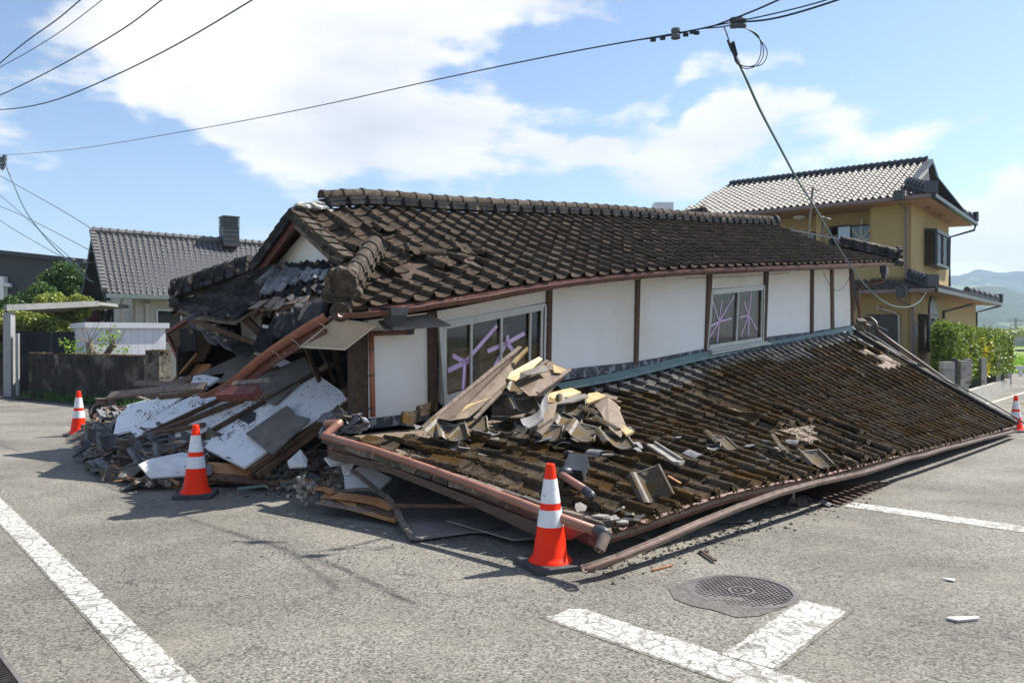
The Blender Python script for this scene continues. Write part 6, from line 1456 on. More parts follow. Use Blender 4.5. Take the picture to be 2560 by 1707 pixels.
# --- parked van
M_van = pbr('dark_blue_paint', (.008, .012, .020), .35, .3, coat=.15); M_vanG = pbr('van_glass', (.01, .014, .018), .3, .2); M_tyre = pbr('tyre_rubber', (.02, .02, .02), .8)
vp = pt(133, 830, 22.3); vb = thing('parked_van', V((vp.x, vp.y, 0)), 'dark blue van parked under the white carport', 'van')
rv = Matrix.Rotation(R(12), 3, 'Z'); O_ = V((vp.x - .05, vp.y + .6, -.05))
def vpnt(x, y, z): return O_ + rv @ V((x, y, z))
prof = [(-1.55, .35), (-1.62, .9), (-1.50, 1.05), (-1.30, 1.60), (-1.17, 1.69), (2.4, 1.69), (2.5, 1.1), (2.5, .35)]
mb = MB(); vs = [vpnt(x, -.8 if z < 1.1 else -.72, z) for x, z in prof] + [vpnt(x, .8 if z < 1.1 else .72, z) for x, z in prof]; n_ = len(prof)
mb.add(vs, [tuple(range(n_)), tuple(range(2 * n_ - 1, n_ - 1, -1))] + [(i, i + n_, (i + 1) % n_ + n_, (i + 1) % n_) for i in range(n_)]); mb.build('body', M_van, vb)
mb = MB(); mb.slab([vpnt(-1.32, -.78, 1.12), vpnt(-.25, -.78, 1.12), vpnt(-.25, -.74, 1.74), vpnt(-1.12, -.74, 1.74)], .02); mb.slab([vpnt(-.15, -.78, 1.12), vpnt(1.0, -.78, 1.12), vpnt(1.0, -.74, 1.74), vpnt(-.15, -.74, 1.74)], .02); mb.slab([vpnt(1.1, -.78, 1.12), vpnt(2.3, -.78, 1.12), vpnt(2.3, -.74, 1.74), vpnt(1.1, -.74, 1.74)], .02); mb.build('window', M_vanG, vb)
mb = MB(); mb.slab([vpnt(-1.50, -.65, 1.10), vpnt(-1.50, .65, 1.10), vpnt(-1.30, .62, 1.76), vpnt(-1.30, -.62, 1.76)], .03); mb.build('windscreen', M_vanG, vb)
mb = MB(); mb.box(vpnt(-1.55, -.95, 1.08), (.12, .22, .16), rv); mb.build('mirror', M_van, vb)
for (x, y) in ((-.95, -.78), (1.8, -.78), (-.95, .78), (1.8, .78)):
    mb = MB(); mb.tube([vpnt(x, y - .09, .32), vpnt(x, y + .09, .32)], .31, 20); mb.build('wheel', M_tyre, vb)
# --- block wall with moss, pillar, gate
M_wallm = mat('stained_block_wall', (.010, .008, .006), (.038, .030, .022), 5, .95, .6, 50, .1, c3=(.17, .15, .125), s3=1.6, t3=.52, w3=.2, stretch=(1.5, 1.5, .4))
wA, wB = onG(72, 912), onG(338, 938)
bw = thing('block_wall', (wA + wB) / 2, 'low blackened concrete block wall topped with brown moss, left of the ruin', 'wall')
h_ = onP(200, 815, (wA, (wB - wA).cross(V((0, 0, 1))).normalized())).z
mb = MB(); nrm = (wB - wA).cross(V((0, 0, 1))).normalized(); 
mb.slab([V((wA.x, wA.y, -.3)), V((wB.x, wB.y, -.3)), V((wB.x, wB.y, h_)), V((wA.x, wA.y, h_))], .14, .5); mb.build('wall_face', M_wallm, bw)
mb = MB(); n_ = 260
for i in range(n_):
    p = wA.lerp(wB, (i + random.random()) / n_); blob(mb, V((p.x, p.y, h_)) + nrm * random.uniform(-.06, .06), random.uniform(.03, .06), V((0, 0, 1)), random, .7)
mb.build('moss', M_moss, bw, kind='stuff')
mb = MB()
for i in range(7): p = wA.lerp(wB, .09 + .075 * i); mb.box(V((p.x, p.y, h_ - .16)) + nrm * (-.075 if nrm.y > 0 else .075), (.20, .02, .10), Matrix.Rotation(math.atan2((wB - wA).y, (wB - wA).x), 3, 'Z'))
mb.build('vent_block', M_dark, bw)
pp_ = pt(365, 905, 16.5); ppt = pt(365, 806, 16.5)
pl_ = thing('gate_pillar', V((pp_.x, pp_.y, 0)), 'short square concrete block pillar with moss at the right end of the blackened wall', 'pillar')
mb = MB(); wd_ = 40 * 1.088 / FPX * 16.5; nblk = 5
for i in range(nblk): mb.box(V((pp_.x, pp_.y, -.1 + (ppt.z + .1) * (i + .5) / nblk)), (wd_, wd_, (ppt.z + .1) / nblk - .012), Matrix.Rotation(R(-20), 3, 'Z'))
mb.build('block', mat('mottled_block', (.05, .046, .038), (.15, .135, .11), 7, .95, .6, 40, .1, (.05, .045, .03), 6, .56), pl_)
mb = MB()
for i in range(420):
    blob(mb, V((pp_.x + random.uniform(-.17, .17), pp_.y - random.uniform(-.15, .17), ppt.z - abs(random.gauss(0, .10)) * (1 if random.random() < .5 else 0))), random.uniform(.02, .05), V((0, -.3, .95)).normalized(), random, .6)
mb.build('moss', M_moss, pl_, kind='stuff')
gA, gB = onG(-60, 880), onG(68, 905)
ga = thing('slatted_gate', (gA + gB) / 2, 'low brown slatted fence on a block footing at the left edge', 'fence')
mb = MB(); pg = (gA, (gB - gA).cross(V((0, 0, 1))).normalized()); zt = onP(30, 822, pg).z; zb = onP(30, 862, pg).z
for i in range(46): p = gA.lerp(gB, (i + .5) / 46); mb.box(V((p.x, p.y, (zt + zb) / 2)), (.05, .03, zt - zb))
mb.build('slat', mat('brown_slat', (.16, .11, .075), (.24, .17, .12), 9, .7, .2, 40, .2), ga)
mb = MB()
for z in (zb + .04, zt - .05): mb.beam(V((gA.x, gA.y + .04, z)), V((gB.x, gB.y + .04, z)), .03, .05)
mb.build('rail', MC['brown_slat'], ga)
mb = MB(); mb.slab([V((gA.x, gA.y, -.3)), V((gB.x, gB.y, -.3)), V((gB.x, gB.y, zb - .01)), V((gA.x, gA.y, zb - .01))], .14, .5); mb.build('footing', M_wallm, ga)

# ---------------------------------------------------------------- vegetation
def leafmat(name, c1, c2, tr=.25):
    m = bpy.data.materials.new(name); m.use_nodes = True; t = m.node_tree; N_ = t.nodes; b = N_['Principled BSDF']; b.inputs['Roughness'].default_value = .5; b.inputs['Specular IOR Level'].default_value = .4
    at = N_.new('ShaderNodeAttribute'); at.attribute_name = 'rnd'; rp = N_.new('ShaderNodeValToRGB'); rp.color_ramp.elements[0].color = (*c1, 1); rp.color_ramp.elements[1].color = (*c2, 1); t.links.new(at.outputs['Fac'], rp.inputs[0]); t.links.new(rp.outputs[0], b.inputs['Base Color'])
    tl = N_.new('ShaderNodeBsdfTranslucent'); t.links.new(rp.outputs[0], tl.inputs[0]); mx = N_.new('ShaderNodeMixShader'); mx.inputs[0].default_value = tr
    o_ = N_['Material Output']; t.links.new(b.outputs[0], mx.inputs[1]); t.links.new(tl.outputs[0], mx.inputs[2]); t.links.new(mx.outputs[0], o_.inputs[0]); return m
M_leafD = leafmat('dark_leaves', (.035, .075, .018), (.11, .20, .04)); M_leafL = leafmat('light_leaves', (.17, .22, .04), (.38, .42, .09)); M_leafH = leafmat('hedge_leaves', (.05, .10, .012), (.28, .36, .04), .3)
M_leafY = leafmat('yellow_leaves', (.5, .42, .02), (.75, .62, .04)); M_leafB = leafmat('bright_leaves', (.16, .30, .02), (.35, .52, .06), .4); M_leafP = leafmat('pink_leaves', (.16, .06, .06), (.32, .16, .15))
def leaf(mb, c, s, rg, up=.3):
    d = V((rg.gauss(0, 1), rg.gauss(0, 1), rg.gauss(0, 1) + up)).normalized(); t1 = d.orthogonal().normalized(); t1 = (t1 * math.cos(rg.uniform(0, 6.3)) + d.cross(t1) * math.sin(rg.uniform(0, 6.3))).normalized(); t2 = d.cross(t1)
    mb.add([c - t1 * s, c + t2 * s * .55, c + t1 * s, c - t2 * s * .55], [(0, 1, 2, 3)], min(1, max(0, rg.gauss(.45, .25))))
def tree(c, ht, rx, rzz, m, label, n=5000, ls=.09, seed=1, trunk=.14, group=None, name='tree', base=0, cat='tree'):
    rg = random.Random(seed); rt = thing(name, c, label, cat, group); mb = MB(); cz = ht - rzz
    hub = c + V((0, 0, max(.3, cz * .7)))
    mb.tube([c + V((0, 0, -.3)), c + V((rg.uniform(-.1, .1), 0, cz * .4)), hub], lambda t: trunk * (1 - .45 * t), 8)
    cl = []
    for i in range(max(10, int(n / 170))):
        d = V((rg.gauss(0, 1), rg.gauss(0, 1), rg.gauss(0, 1) + .2)).normalized(); q_ = rg.uniform(.35, 1) ** .6 * .86; p = c + V((d.x * rx * q_, d.y * rx * q_, cz + d.z * rzz * q_)); cl.append((p, rg.uniform(.20, .36) * rx))
        if i % 3 == 0: mb.tube([hub, hub.lerp(p, .5) + V((0, 0, .1)), p], lambda t: trunk * .4 * (1 - .8 * t), 5)
    mb.build('trunk', M_wood, rt)
    mb = MB()
    for i in range(n):
        p, r_ = cl[rg.randrange(len(cl))]; d = V((rg.gauss(0, 1), rg.gauss(0, 1), rg.gauss(0, .8))).normalized() * r_ * rg.uniform(.5, 1) ** .5
        q_ = p + d
        if q_.z < c.z + base: continue
        leaf(mb, q_, ls * rg.uniform(.6, 1.4), rg)
    mb.build('crown', m, rt); return rt
def tp_(x, y, d): p = pt(x, y, d); return V((p.x, p.y, 0)), p.z
TG = 'garden trees behind the carport and the block wall'
for (x, ytop, d, rx_px, m, lab, n, sd_) in (
    (150, 602, 33, 52, M_leafD, 'tall dark green conifer-like tree rising above the carport', 7000, 1), (95, 652, 31, 50, M_leafD, 'dark bushy tree left of the tallest tree above the carport', 4000, 2), (205, 668, 31, 36, M_leafD, 'dark tree between the tallest tree and the cream house', 3000, 3),
    (120, 668, 24.3, 50, M_leafL, 'yellow green bushy tree just above the carport roof', 4500, 4), (178, 676, 24.6, 34, M_leafL, 'yellow green tree by the gable of the cream house', 3500, 5),
    (15, 682, 25, 46, M_leafD, 'green tree behind the carport post at the left edge', 3500, 6), (110, 712, 23.9, 62, M_leafL, 'light yellow green shrub seen under the carport roof', 5000, 7), (15, 715, 24, 55, M_leafL, 'dark shrub behind the carport post', 3500, 8), (60, 712, 23.6, 42, M_leafL, 'light shrub just right of the carport post', 3000, 10), (215, 716, 27, 20, M_leafP, 'pinkish leaved shrub against the wall of the cream house', 1200, 9)):
    c, z = tp_(x, ytop, d); rx = rx_px * 1.088 / FPX * d; tree(c, z, rx, min(z * .45, rx * .9) if ytop < 720 else z * .55, m, lab, int(n * 2.1), .052, sd_, .13, TG)
# pruned stumps with fresh shoots in front of the shed
for (sx, sy, tx, ty, shoots, lab) in ((212, 822, 205, 786, [(150, 787), (170, 795), (190, 812), (165, 800)], 'pruned stump with bare twigs and one leafy shoot leaning left before the shed'), (240, 822, 262, 790, [(245, 770), (240, 785), (228, 800), (290, 800), (275, 812), (262, 768)], 'pruned leaning stump with bright green shoots before the shed')):
    b_ = pt(sx, sy, 20.2); t_ = pt(tx, ty, 20.2); rt = thing('pruned_tree', V((b_.x, b_.y, 0)), lab, 'tree', 'pruned stumps before the shed'); mb = MB(); mb.tube([V((b_.x, b_.y, 0)), b_, t_], lambda t: .12 - .03 * t, 9); rg = random.Random(int(sx))
    for k_ in range(16):
        a = t_ + V((0, 0, rg.uniform(-.15, 0))); b = a + V((rg.uniform(-.3, .3), rg.uniform(-.2, .2), rg.uniform(.15, .55))); mb.tube([a, a.lerp(b, .5) + V((rg.uniform(-.05, .05), 0, 0)), b], .006, 4)
    mb.build('trunk', M_woodG, rt); mb = MB()
    for (x, y) in shoots:
        q_ = pt(x, y, 20.1)
        for k_ in range(26): leaf(mb, q_ + V((rg.gauss(0, .09), rg.gauss(0, .08), rg.gauss(0, .09))), rg.uniform(.03, .06), rg)
    mb.build('leaves', M_leafB, rt)
# weeds at the foot of the wall
def weeds(name, pts, n, m, label, s=.05, hgt=.25):
    mb = MB(); rg = random.Random(n)
    for i in range(n):
        p = pts(rg); 
        for k_ in range(3):
            a = p + V((rg.gauss(0, .03), rg.gauss(0, .03), 0)); h = hgt * rg.uniform(.3, 1); d = V((rg.gauss(0, .3), rg.gauss(0, .3), 1)) * h; w_ = V((rg.uniform(-1, 1), rg.uniform(-1, 1), 0)).normalized() * s * .3
            mb.add([a - w_, a + w_, a + d], [(0, 1, 2)], rg.random())
    return mb.build(name, m, kind='stuff', label=label, cat='weeds')
weeds('weeds', lambda rg: (lambda p: V((p.x + rg.gauss(0, .15), p.y - rg.uniform(0, .5), 0)))(wA.lerp(wB, rg.random() ** .7)), 380, M_leafD, 'dark green weeds growing along the foot of the blackened wall')
ground_poly('verge', [(wA.x - 3, wA.y + 2.4), (wA.x - 2, wA.y - .2), (wA.x, wA.y - .55), (wB.x, wB.y - .75), (wB.x + 2, wB.y - 1.2), (wB.x + 2, wB.y + 3)], mat('dark_verge_soil', (.05, .045, .04), (.12, .11, .09), 6, 1, .8, 40, 0), .006)

# ---------------------------------------------------------------- right house
Ku = V((math.cos(R(52)), math.sin(R(52)), 0)); Kv = V((-Ku.y, Ku.x, 0))      # Ku recedes right, Kv recedes left
K0 = pt(2087, 600, 27.0); PA = (K0, Ku.copy()); PBr = (K0, Kv.copy())
rh = thing('ochre_house', V((K0.x + 2, K0.y + 2, 0)), 'two storey ochre house with silvery tiled roof standing behind the ruin at the right', 'house')
def A_(x, y): return onP(x, y, PA)
def B_(x, y): return onP(x, y, PBr)
def wallq(mb, p, q_, z0, z1, th=.15): mb.slab([V((p.x, p.y, z0)), V((q_.x, q_.y, z0)), V((q_.x, q_.y, z1)), V((p.x, p.y, z1))], th, .5)
ztop = A_(2087, 472).z; z1f = A_(2087, 648).z
aL = K0 + Kv * 9.5; bR = B_(2174, 600); bR1 = B_(2237, 700)
recx = 1896; aR0 = A_(2003, 500)      # balcony recess between disp 1830 and 2003
mb = MB(); wallq(mb, K0, aR0, z1f - .2, ztop + .1); wallq(mb, K0, bR, z1f - .2, ztop + .1)
dep = Ku * 1.0; aB = aR0 + Kv * 6.0
wallq(mb, aR0 + dep, aB + dep, z1f - .2, ztop + .3); wallq(mb, aR0, aR0 + dep, z1f - .2, ztop + .2)
col_a, col_b = A_(1877, 540), A_(1889, 540); wallq(mb, col_a, col_b, z1f, ztop + .1, .25)
wallq(mb, aB, aB + Ku * 5, z1f - 1, ztop); wallq(mb, bR, bR + Kv * 9, -1, ztop)
wallq(mb, K0, K0 + Kv * 10, -1, z1f + .2); wallq(mb, K0, bR1, -1, z1f - .05)
mb.build('wall', M_ochre, rh)
mb = MB(); wallq(mb, aR0, aR0 + Kv * 6, z1f - .3, z1f + .75, .1); mb.build('balcony_wall', M_ochre, rh)
# roofs
oh = .85
E1 = K0 - Ku * oh - Kv * oh; ze = onP(2128, 446, (E1, Ku)).z
def at(p, z): return V((p.x, p.y, z))
dE = ((bR - K0).dot(Ku)) + 2 * oh      # gable side length
E1 = at(E1, ze); E2 = at(E1 + Ku * dE, ze); E4 = at(E1 + Kv * 9.1, ze); E3 = at(E4 + Ku * dE, ze)
RP = (E1 + Ku * dE / 2, Ku.copy()); pk1 = onP(2131, 368, RP); pk0 = onP(1677, 430, RP); zr = (pk1.z + pk0.z) / 2; pk1.z = pk0.z = zr
gfz = ze + .55; gd = (pk1 - E1).dot(Kv)
mb = MB(); nuR = 40
hl = (pk0 - E4).dot(-Kv)
def keepR(a, b): 
    lv = 11.2 * (1 - a)      # metres from E1 along Kv reversed: a=0 is left end
    return lv > 11.2 - hl * 0 - 99 if b > 2 else (9.1 * a > b * max(0, hl) - .1 and 9.1 * (1 - a) > (min(b, .26) / .26) * gd * 1 - .1)
hroof(mb, E4, E1, at(E4 + Ku * dE / 2, zr), at(E1 + Ku * dE / 2, zr), nuR, 16, keepR, roll=.06, rf=.5, pan=.035, lift=.035, k=8)
sharp(mb.build('roof_tiles', M_silver, rh))
mb = MB(); m1, m2 = at(E1 + Ku * dE / 2, zr), at(E4 + Ku * dE / 2, zr)
mb.slab([E1 - V((0, 0, .04)), pk1 - V((0, 0, .1)), pk0 - V((0, 0, .05)), E4 - V((0, 0, .04))], .06); mb.slab([E2, E3, pk0 - V((0, 0, .05)), pk1 - V((0, 0, .1))], .06); mb.build('roof_deck', M_frameD, rh)
# hip skirt on the gable end
f1 = E1.lerp(at(E1 + Ku * dE / 2, zr), .26) + Kv * gd; f2 = E2.lerp(at(E1 + Ku * dE / 2, zr), .26) + Kv * gd
mb = MB(); hroof(mb, E1, E2, f1, f2, 28, 4, roll=.06, rf=.5, pan=.035, lift=.035); mb.slab([E1 - V((0, 0, .03)), E2 - V((0, 0, .03)), f2, f1], .05); mb.build('hip_tiles', M_ntile, rh)
mb = MB(); gp_ = pk1 - V((0, 0, .25)); mb.slab([f1 + Kv * .1, f2 + Kv * .1, gp_ + Kv * .4], .1); mb.build('gable', M_soff, rh)
mb = MB(); 
for f_ in (f1, f2): 
    a_ = pk1 + V((0, 0, .02)); n_ = 14
    for i in range(n_): mb.beam(a_.lerp(f_, i / n_) - Kv * .05, a_.lerp(f_, (i + 1.1) / n_) - Kv * .05, .24, .14)
mb.build('verge_tiles', M_frameD, rh)
mb = MB(); n_ = 36
for i in range(n_): a, b = pk1.lerp(pk0, i / n_) + V((0, 0, .08)), pk1.lerp(pk0, (i + 1) / n_) + V((0, 0, .08)); mb.tube([a, b], .12, 8); mb.tube([a, a + Kv * .08], .15, 8)
mb.build('ridge_tiles', M_black, rh)
def hipcap(par, p, q_, rad=.15):
    mb = MB(); n_ = 6; d_ = (q_ - p).normalized()
    for i in range(n_): a, b = p.lerp(q_, i / n_), p.lerp(q_, (i + 1) / n_); mb.tube([a + V((0, 0, rad * .8)), b + V((0, 0, rad * .8))], rad, 10); mb.beam(a, b, rad * 2, rad); mb.tube([a + V((0, 0, rad * .8)), a + d_ * .06 + V((0, 0, rad * .8))], rad * 1.2, 10)
    mb.box(p + V((0, 0, rad)) - d_ * .03, (.12, rad * 2.6, rad * 2.6), Matrix.Rotation(math.atan2(d_.y, d_.x), 3, 'Z')); return mb.build('hip_ridge', M_black, par)
hipcap(rh, E1 + (f1 - E1) * .04 + V((0, 0, .06)), f1 + V((0, 0, .06))); hipcap(rh, E2 + (f2 - E2) * .04 + V((0, 0, .06)), f2 + V((0, 0, .06)))
# soffit, gutter
zs = ztop
mb = MB(); n_ = 1
mb.slab([at(E1 + (Ku + Kv) * .05, ze - .12), at(E2 + (-Ku + Kv) * .05, ze - .12), at(E2 + Kv * 1.0 - Ku * .05, ze - .10), at(E1 + Kv * 1.0 + Ku * .05, ze - .10)], .03); mb.slab([at(E1 + (Ku + Kv) * .05, ze - .125), at(E4 + Ku * .05, ze - .125), at(E4 + Ku * 2.2, ze - .105), at(E1 + Ku * 2.2 + Kv * .05, ze - .105)], .03); mb.build('soffit', M_soff, rh)
mb = MB()
for (x, y, pl) in ((1640 / 1, 0, 0),): pass
for f, pr_ in ((.25, E1 + Kv * .5), (.5, E1 + Kv * .5), (.75, E1 + Kv * .5)): p = at(pr_ + Ku * dE * f, ze - .145); mb = MB(); mb.box(p, (.35, .12, .012), Matrix.Rotation(R(52), 3, 'Z')); mb.build('soffit_vent', M_brownG, rh)
for f in (2.0, 5.2): p = at(E1 + Ku * .5 + Kv * f, ze - .15); mb = MB(); mb.box(p, (.12, .45, .012), Matrix.Rotation(R(52), 3, 'Z')); mb.build('soffit_vent', M_brownG, rh)
mb = MB(); mb.beam(at(E1 - Ku * .05, ze - .06), at(E4 - Ku * .05, ze - .06), .14, .12); mb.build('gutter', M_brownG, rh)
mb = MB(); mb.beam(at(E1 - Kv * .05, ze - .06), at(E2 - Kv * .05 + Ku * .1, ze - .06), .14, .12); mb.build('gutter', M_frameD, rh)
# lower skirt roof
oh1 = .95; z1e = onP(2110, 664, (K0 - Ku * oh1 - Kv * oh1, Ku)).z; z1t = z1f + .12; L1 = (bR1 - K0).dot(Ku) 
F1 = at(K0 - Ku * oh1 - Kv * oh1, z1e); F2 = at(K0 - Kv * oh1 + Ku * (L1 + .7), z1e); F3 = at(K0 - Ku * oh1 + Kv * 9, z1e); Kt = at(K0, z1t); Kt2 = at(K0 + Ku * L1 * .85, z1t); Kt3 = at(K0 + Kv * 9, z1t)
mb = MB(); hroof(mb, F3, F1, Kt3, Kt, 36, 5, lambda a, b: 9.95 * (1 - a) > b * .95, roll=.06, rf=.5, pan=.03, lift=.03); mb.slab([F3 - V((0, 0, .02)), F1 - V((0, 0, .02)), Kt - V((0, 0, .04)), Kt3 - V((0, 0, .04))], .05); mb.build('skirt_roof', mat('dark_glazed_tile', (.05, .048, .055), (.09, .085, .09), 8, .25, .1, 40, .2, spec=.6), rh)
mb = MB(); hroof(mb, F1, F2, Kt, Kt2, 44, 5, roll=.06, rf=.5, pan=.03, lift=.03); mb.slab([F1 - V((0, 0, .02)), F2 - V((0, 0, .02)), Kt2 - V((0, 0, .04)), Kt - V((0, 0, .04))], .05); mb.build('skirt_roof', MC['dark_glazed_tile'], rh)
hipcap(rh, F1 + (Kt - F1) * .1 + V((0, 0, .08)), Kt + V((0, 0, .06))); hipcap(rh, F2 + (Kt2 - F2) * .05 + V((0, 0, .08)), Kt2 + V((0, 0, .02)))
mb = MB(); mb.slab([at(F1, z1e - .08), at(F2, z1e - .08), at(F2 + Kv * 1.05, z1e - .03), at(F1 + Kv * 1.05, z1e - .03)], .03); mb.slab([at(F1, z1e - .085), at(F3, z1e - .085), at(F3 + Ku * 1.05, z1e - .035), at(F1 + Ku * 1.05, z1e - .035)], .03); mb.build('soffit', M_soff, rh)
mb = MB(); mb.beam(at(F1 - Ku * .05, z1e - .04), at(F3 - Ku * .05, z1e - .04), .13, .12); mb.build('gutter', M_brownG, rh)
mb = MB(); mb.beam(at(F1 - Kv * .05, z1e - .04), at(F2 - Kv * .05, z1e - .04), .13, .12); mb.build('gutter', M_frameD, rh)
# windows & pipes on the ochre house
PAr = (K0 + Ku * 1.0, Ku.copy()); PAo = (K0 - Ku * .09, Ku.copy()); PBo = (K0 - Kv * .09, Kv.copy())
PArF = (K0 + Ku * .91, Ku.copy())
M_blind = mat('pale_blue_blind', (.20, .26, .32), (.25, .31, .38), 3, .8, 0, 0, .05)
M_tapew = mat('cream_tape', (.55, .56, .48), (.62, .63, .55), 4, .7, 0, 0, .05)
o = rect_window(rh, PArF, (1907, 522), (1955, 600), M_frameD, M_glassD, -Ku, 0, back=M_frameD)
o = rect_window(rh, PArF, (1955, 520), (2003, 600), M_frameD, M_glass, -Ku, 0, back=M_blind)
c_p = onP(1978, 550, PArF) - Ku * .04; mb = MB()
for k_ in range(8):
    t_ = math.pi / 4 * k_ + .05; d_ = (Kv * math.cos(t_) * .62 + V((0, 0, 1)) * math.sin(t_) * .72); mb.beam(c_p + d_ * .05, c_p + d_, .055, .005, up=Ku)
mb.build('tape', M_tapew, o)
rect_window(rh, PArF, (1800, 540), (1872, 610), M_frameD, M_glass, -Ku, 1, back=M_blind)
# bay windows on the right face
def bay(tl, br, dz=.35, nb=2, shutter=None):
    a, b, c, d = wquad(PBo, tl, br); o_ = -Kv * dz; mb = MB(); P_ = [a + o_, b + o_, c + o_, d + o_]
    for p, q_ in ((P_[0], P_[1]), (P_[1], P_[2]), (P_[2], P_[3]), (P_[3], P_[0]), (a, P_[0]), (d, P_[3]), (b, P_[1]), (c, P_[2])): mb.beam(p, q_, .09, .09)
    for i in range(nb - 1): f = (i + 1) / nb; mb.beam(P_[0].lerp(P_[1], f), P_[3].lerp(P_[2], f), .08, .06)
    mb.slab([P_[0] + V((0, 0, .05)) - Kv * .05, P_[1] + V((0, 0, .05)) - Kv * .05, b + V((0, 0, .09)), a + V((0, 0, .09))], .05); mb.slab([P_[3], P_[2], c, d], .06)
    w_ = mb.build('bay_window', M_frameD, rh); g = MB(); g.slab([p - Kv * .0 for p in P_], .01); g.slab([a, P_[0], P_[3], d], .01); g.build('pane', M_glass, w_)
    g = MB(); g.slab([p + Kv * .03 for p in P_], .01); g.build('curtain', mat('white_curtain', (.62, .62, .70), (.74, .74, .80), 3, .9, .1, 20, .1) if 'white_curtain' not in MC else MC['white_curtain'], w_)
bay((2124, 532), (2154, 617)); bay((2110, 728), (2130, 805), .3, 2)
mb = MB()
for pl, pts_ in ((PAo, [(2066, 452), (2066, 462), (2083, 480), (2083, 640)]), (PAo, [(2074, 682), (2078, 692), (2098, 705), (2098, 830)])):
    P_ = [onP(x, y, pl) for x, y in pts_]; P_[0] = P_[0] - Ku * .7; P_[1] = P_[1] - Ku * .6; mb.tube([p - Ku * .08 for p in P_], .05, 8)
p = onP(2071, 452, (E1 - Ku * .1, Ku)); mb.build('downpipe', M_brownG, rh)
mb = MB()
for x, y, pl in ((2066, 449, (E1 - Ku * .1, Ku)), (2072, 672, (F1 - Ku * .1, Ku))): mb = MB(); mb.box(onP(x, y, pl), (.3, .3, .3), Matrix.Rotation(R(52), 3, 'Z')); mb.build('gutter_box', M_black, rh)
mb = MB(); p = B_(2177, 590); mb.tube([at(E2 - Kv * .05, ze - .1), at(E2 - Kv * .0, ze - .3), V((bR.x, bR.y, ze - .6)) - Kv * .1 + Ku * .1, V((bR.x, bR.y, z1t + .05)) - Kv * .1 + Ku * .1], .045, 8); mb.build('downpipe', M_frameD, rh)
mb = MB(); mb.tube([at(F2 - Kv * .05, z1e - .1), V((bR1.x, bR1.y, z1e - .4)) - Kv * .1 + Ku * .1, V((bR1.x, bR1.y, 0)) - Kv * .1 + Ku * .1], .045, 8); mb.build('downpipe', M_frameD, rh); mb = MB(); mb.tube([B_(2175, 700) - Kv * .9 + V((0, 0, 0)), B_(2160, 716) - Kv * .12, B_(2160, 830) - Kv * .12], .05, 8); mb.build('downpipe', M_frameD, rh)
# garage shutter, arch vent, lamp
a, b, c, d = wquad(PAo, (1990, 722), (2066, 812)); mb = MB(); n_ = 22
for i in range(n_): z_ = a.z + (d.z - a.z) * (i + .5) / n_; mb.beam(at(a, z_), at(b, z_), .03, abs(a.z - d.z) / n_ * .75)
mb.slab([a, b, c, d], .02); mb.build('louvred_shutter', M_frameD, rh)
mb = MB(); pts = [B_(2132, 722)] 
ca = B_(2136, 722); 
mb.slab([ca - Kv * .1] + [ca - Kv * .1 + Ku * math.cos(t_) * .75 + V((0, 0, math.sin(t_) * .75)) for t_ in [math.pi * k_ / 10 for k_ in range(11)]], .06); mb.build('arched_vent', M_frameD, rh)
mb = MB(); mb.tube([onP(2020, 708, PAo) - Ku * .1, onP(2052, 716, PAo) - Ku * .15, onP(2066, 724, PAo) - Ku * .12, onP(2067, 790, PAo) - Ku * .12], .03, 6); mb.tube([onP(2017, 708, PAo) - Ku * .12, onP(2021, 708, PAo) - Ku * .12], .10, 10); mb.build('outdoor_pipe', M_cream, rh)
mb = MB(); p = onP(1975 + 6, 550, PArF); q_ = onP(1836, 504, (K0 + Ku * .4, Ku)); mb.lathe([(.22, 0), (.22, -.06), (.1, -.12), (.001, -.13)], 16, at(q_, ze - .16)); mb.build('ceiling_lamp', M_white, rh)
mb = MB(); p = B_(2095, 755) - Kv * .05; mb.box(p, (.12, .2, .5), Matrix.Rotation(R(52), 3, 'Z')); mb.build('meter_box', M_cnc, rh)
# antenna standing behind the ruin's ridge
at_ = thing('tv_antenna', V((*pt(1860, 560, 19.5).xy, 0)), 'rusty pole with thin television antenna arms behind the right end of the old roof', 'antenna')
mb = MB(); mb.tube([pt(1855, 545, 19.5), pt(1867, 430, 19.5)], .028, 6); mb.tube([pt(1884, 545, 19.3), pt(1897, 498, 19.3)], .03, 6); mb.build('pole', M_woodG, at_)
mb = MB(); mb.tube([pt(1773, 521, 19.6), pt(1932, 550, 18.8)], .02, 5); 
for k_ in range(9): f = k_ / 8; p = pt(1773 + 159 * f, 521 + 29 * f, 19.6 - .8 * f); mb.tube([p + V((0, -.35, .02)), p + V((0, .35, 0))], .010, 4)
mb.tube([pt(1888, 498, 19.3), pt(1908, 504, 19.3)], .02, 5); mb.tube([pt(1862, 432, 19.5), pt(1905, 440, 19.5)], .012, 4); mb.tube([pt(1866, 445, 19.5), pt(1880, 462, 19.5)], .012, 4); mb.build('arm', M_cnc, at_)
mb = MB()  # small grey rooftop thing behind the ridge
mb.box(pt(1522, 487, 24), (.55, .5, .5)); wt = mb.build('solar_tank', M_white); tag(wt, 'pale box shaped tank end just showing above the middle of the old ridge', 'tank')
nb_ = thing('tiled_roof_tip', V((*pt(1600, 520, 26).xy, 0)), 'small dark ridge tip of another tiled roof behind the old ridge', 'roof')
mb = MB(); mb.tube([pt(1560, 497, 26), pt(1618, 487, 25)], .16, 10); mb.tube([pt(1614, 488, 25), pt(1620, 486, 25)], .22, 10); mb.build('ridge', M_tileD, nb_)
mb = MB(); mb.slab([pt(1540, 500, 26), pt(1618, 490, 25), pt(1640, 560, 23.8), pt(1500, 560, 24.5)], .1); mb.build('slope', M_ntile, nb_)

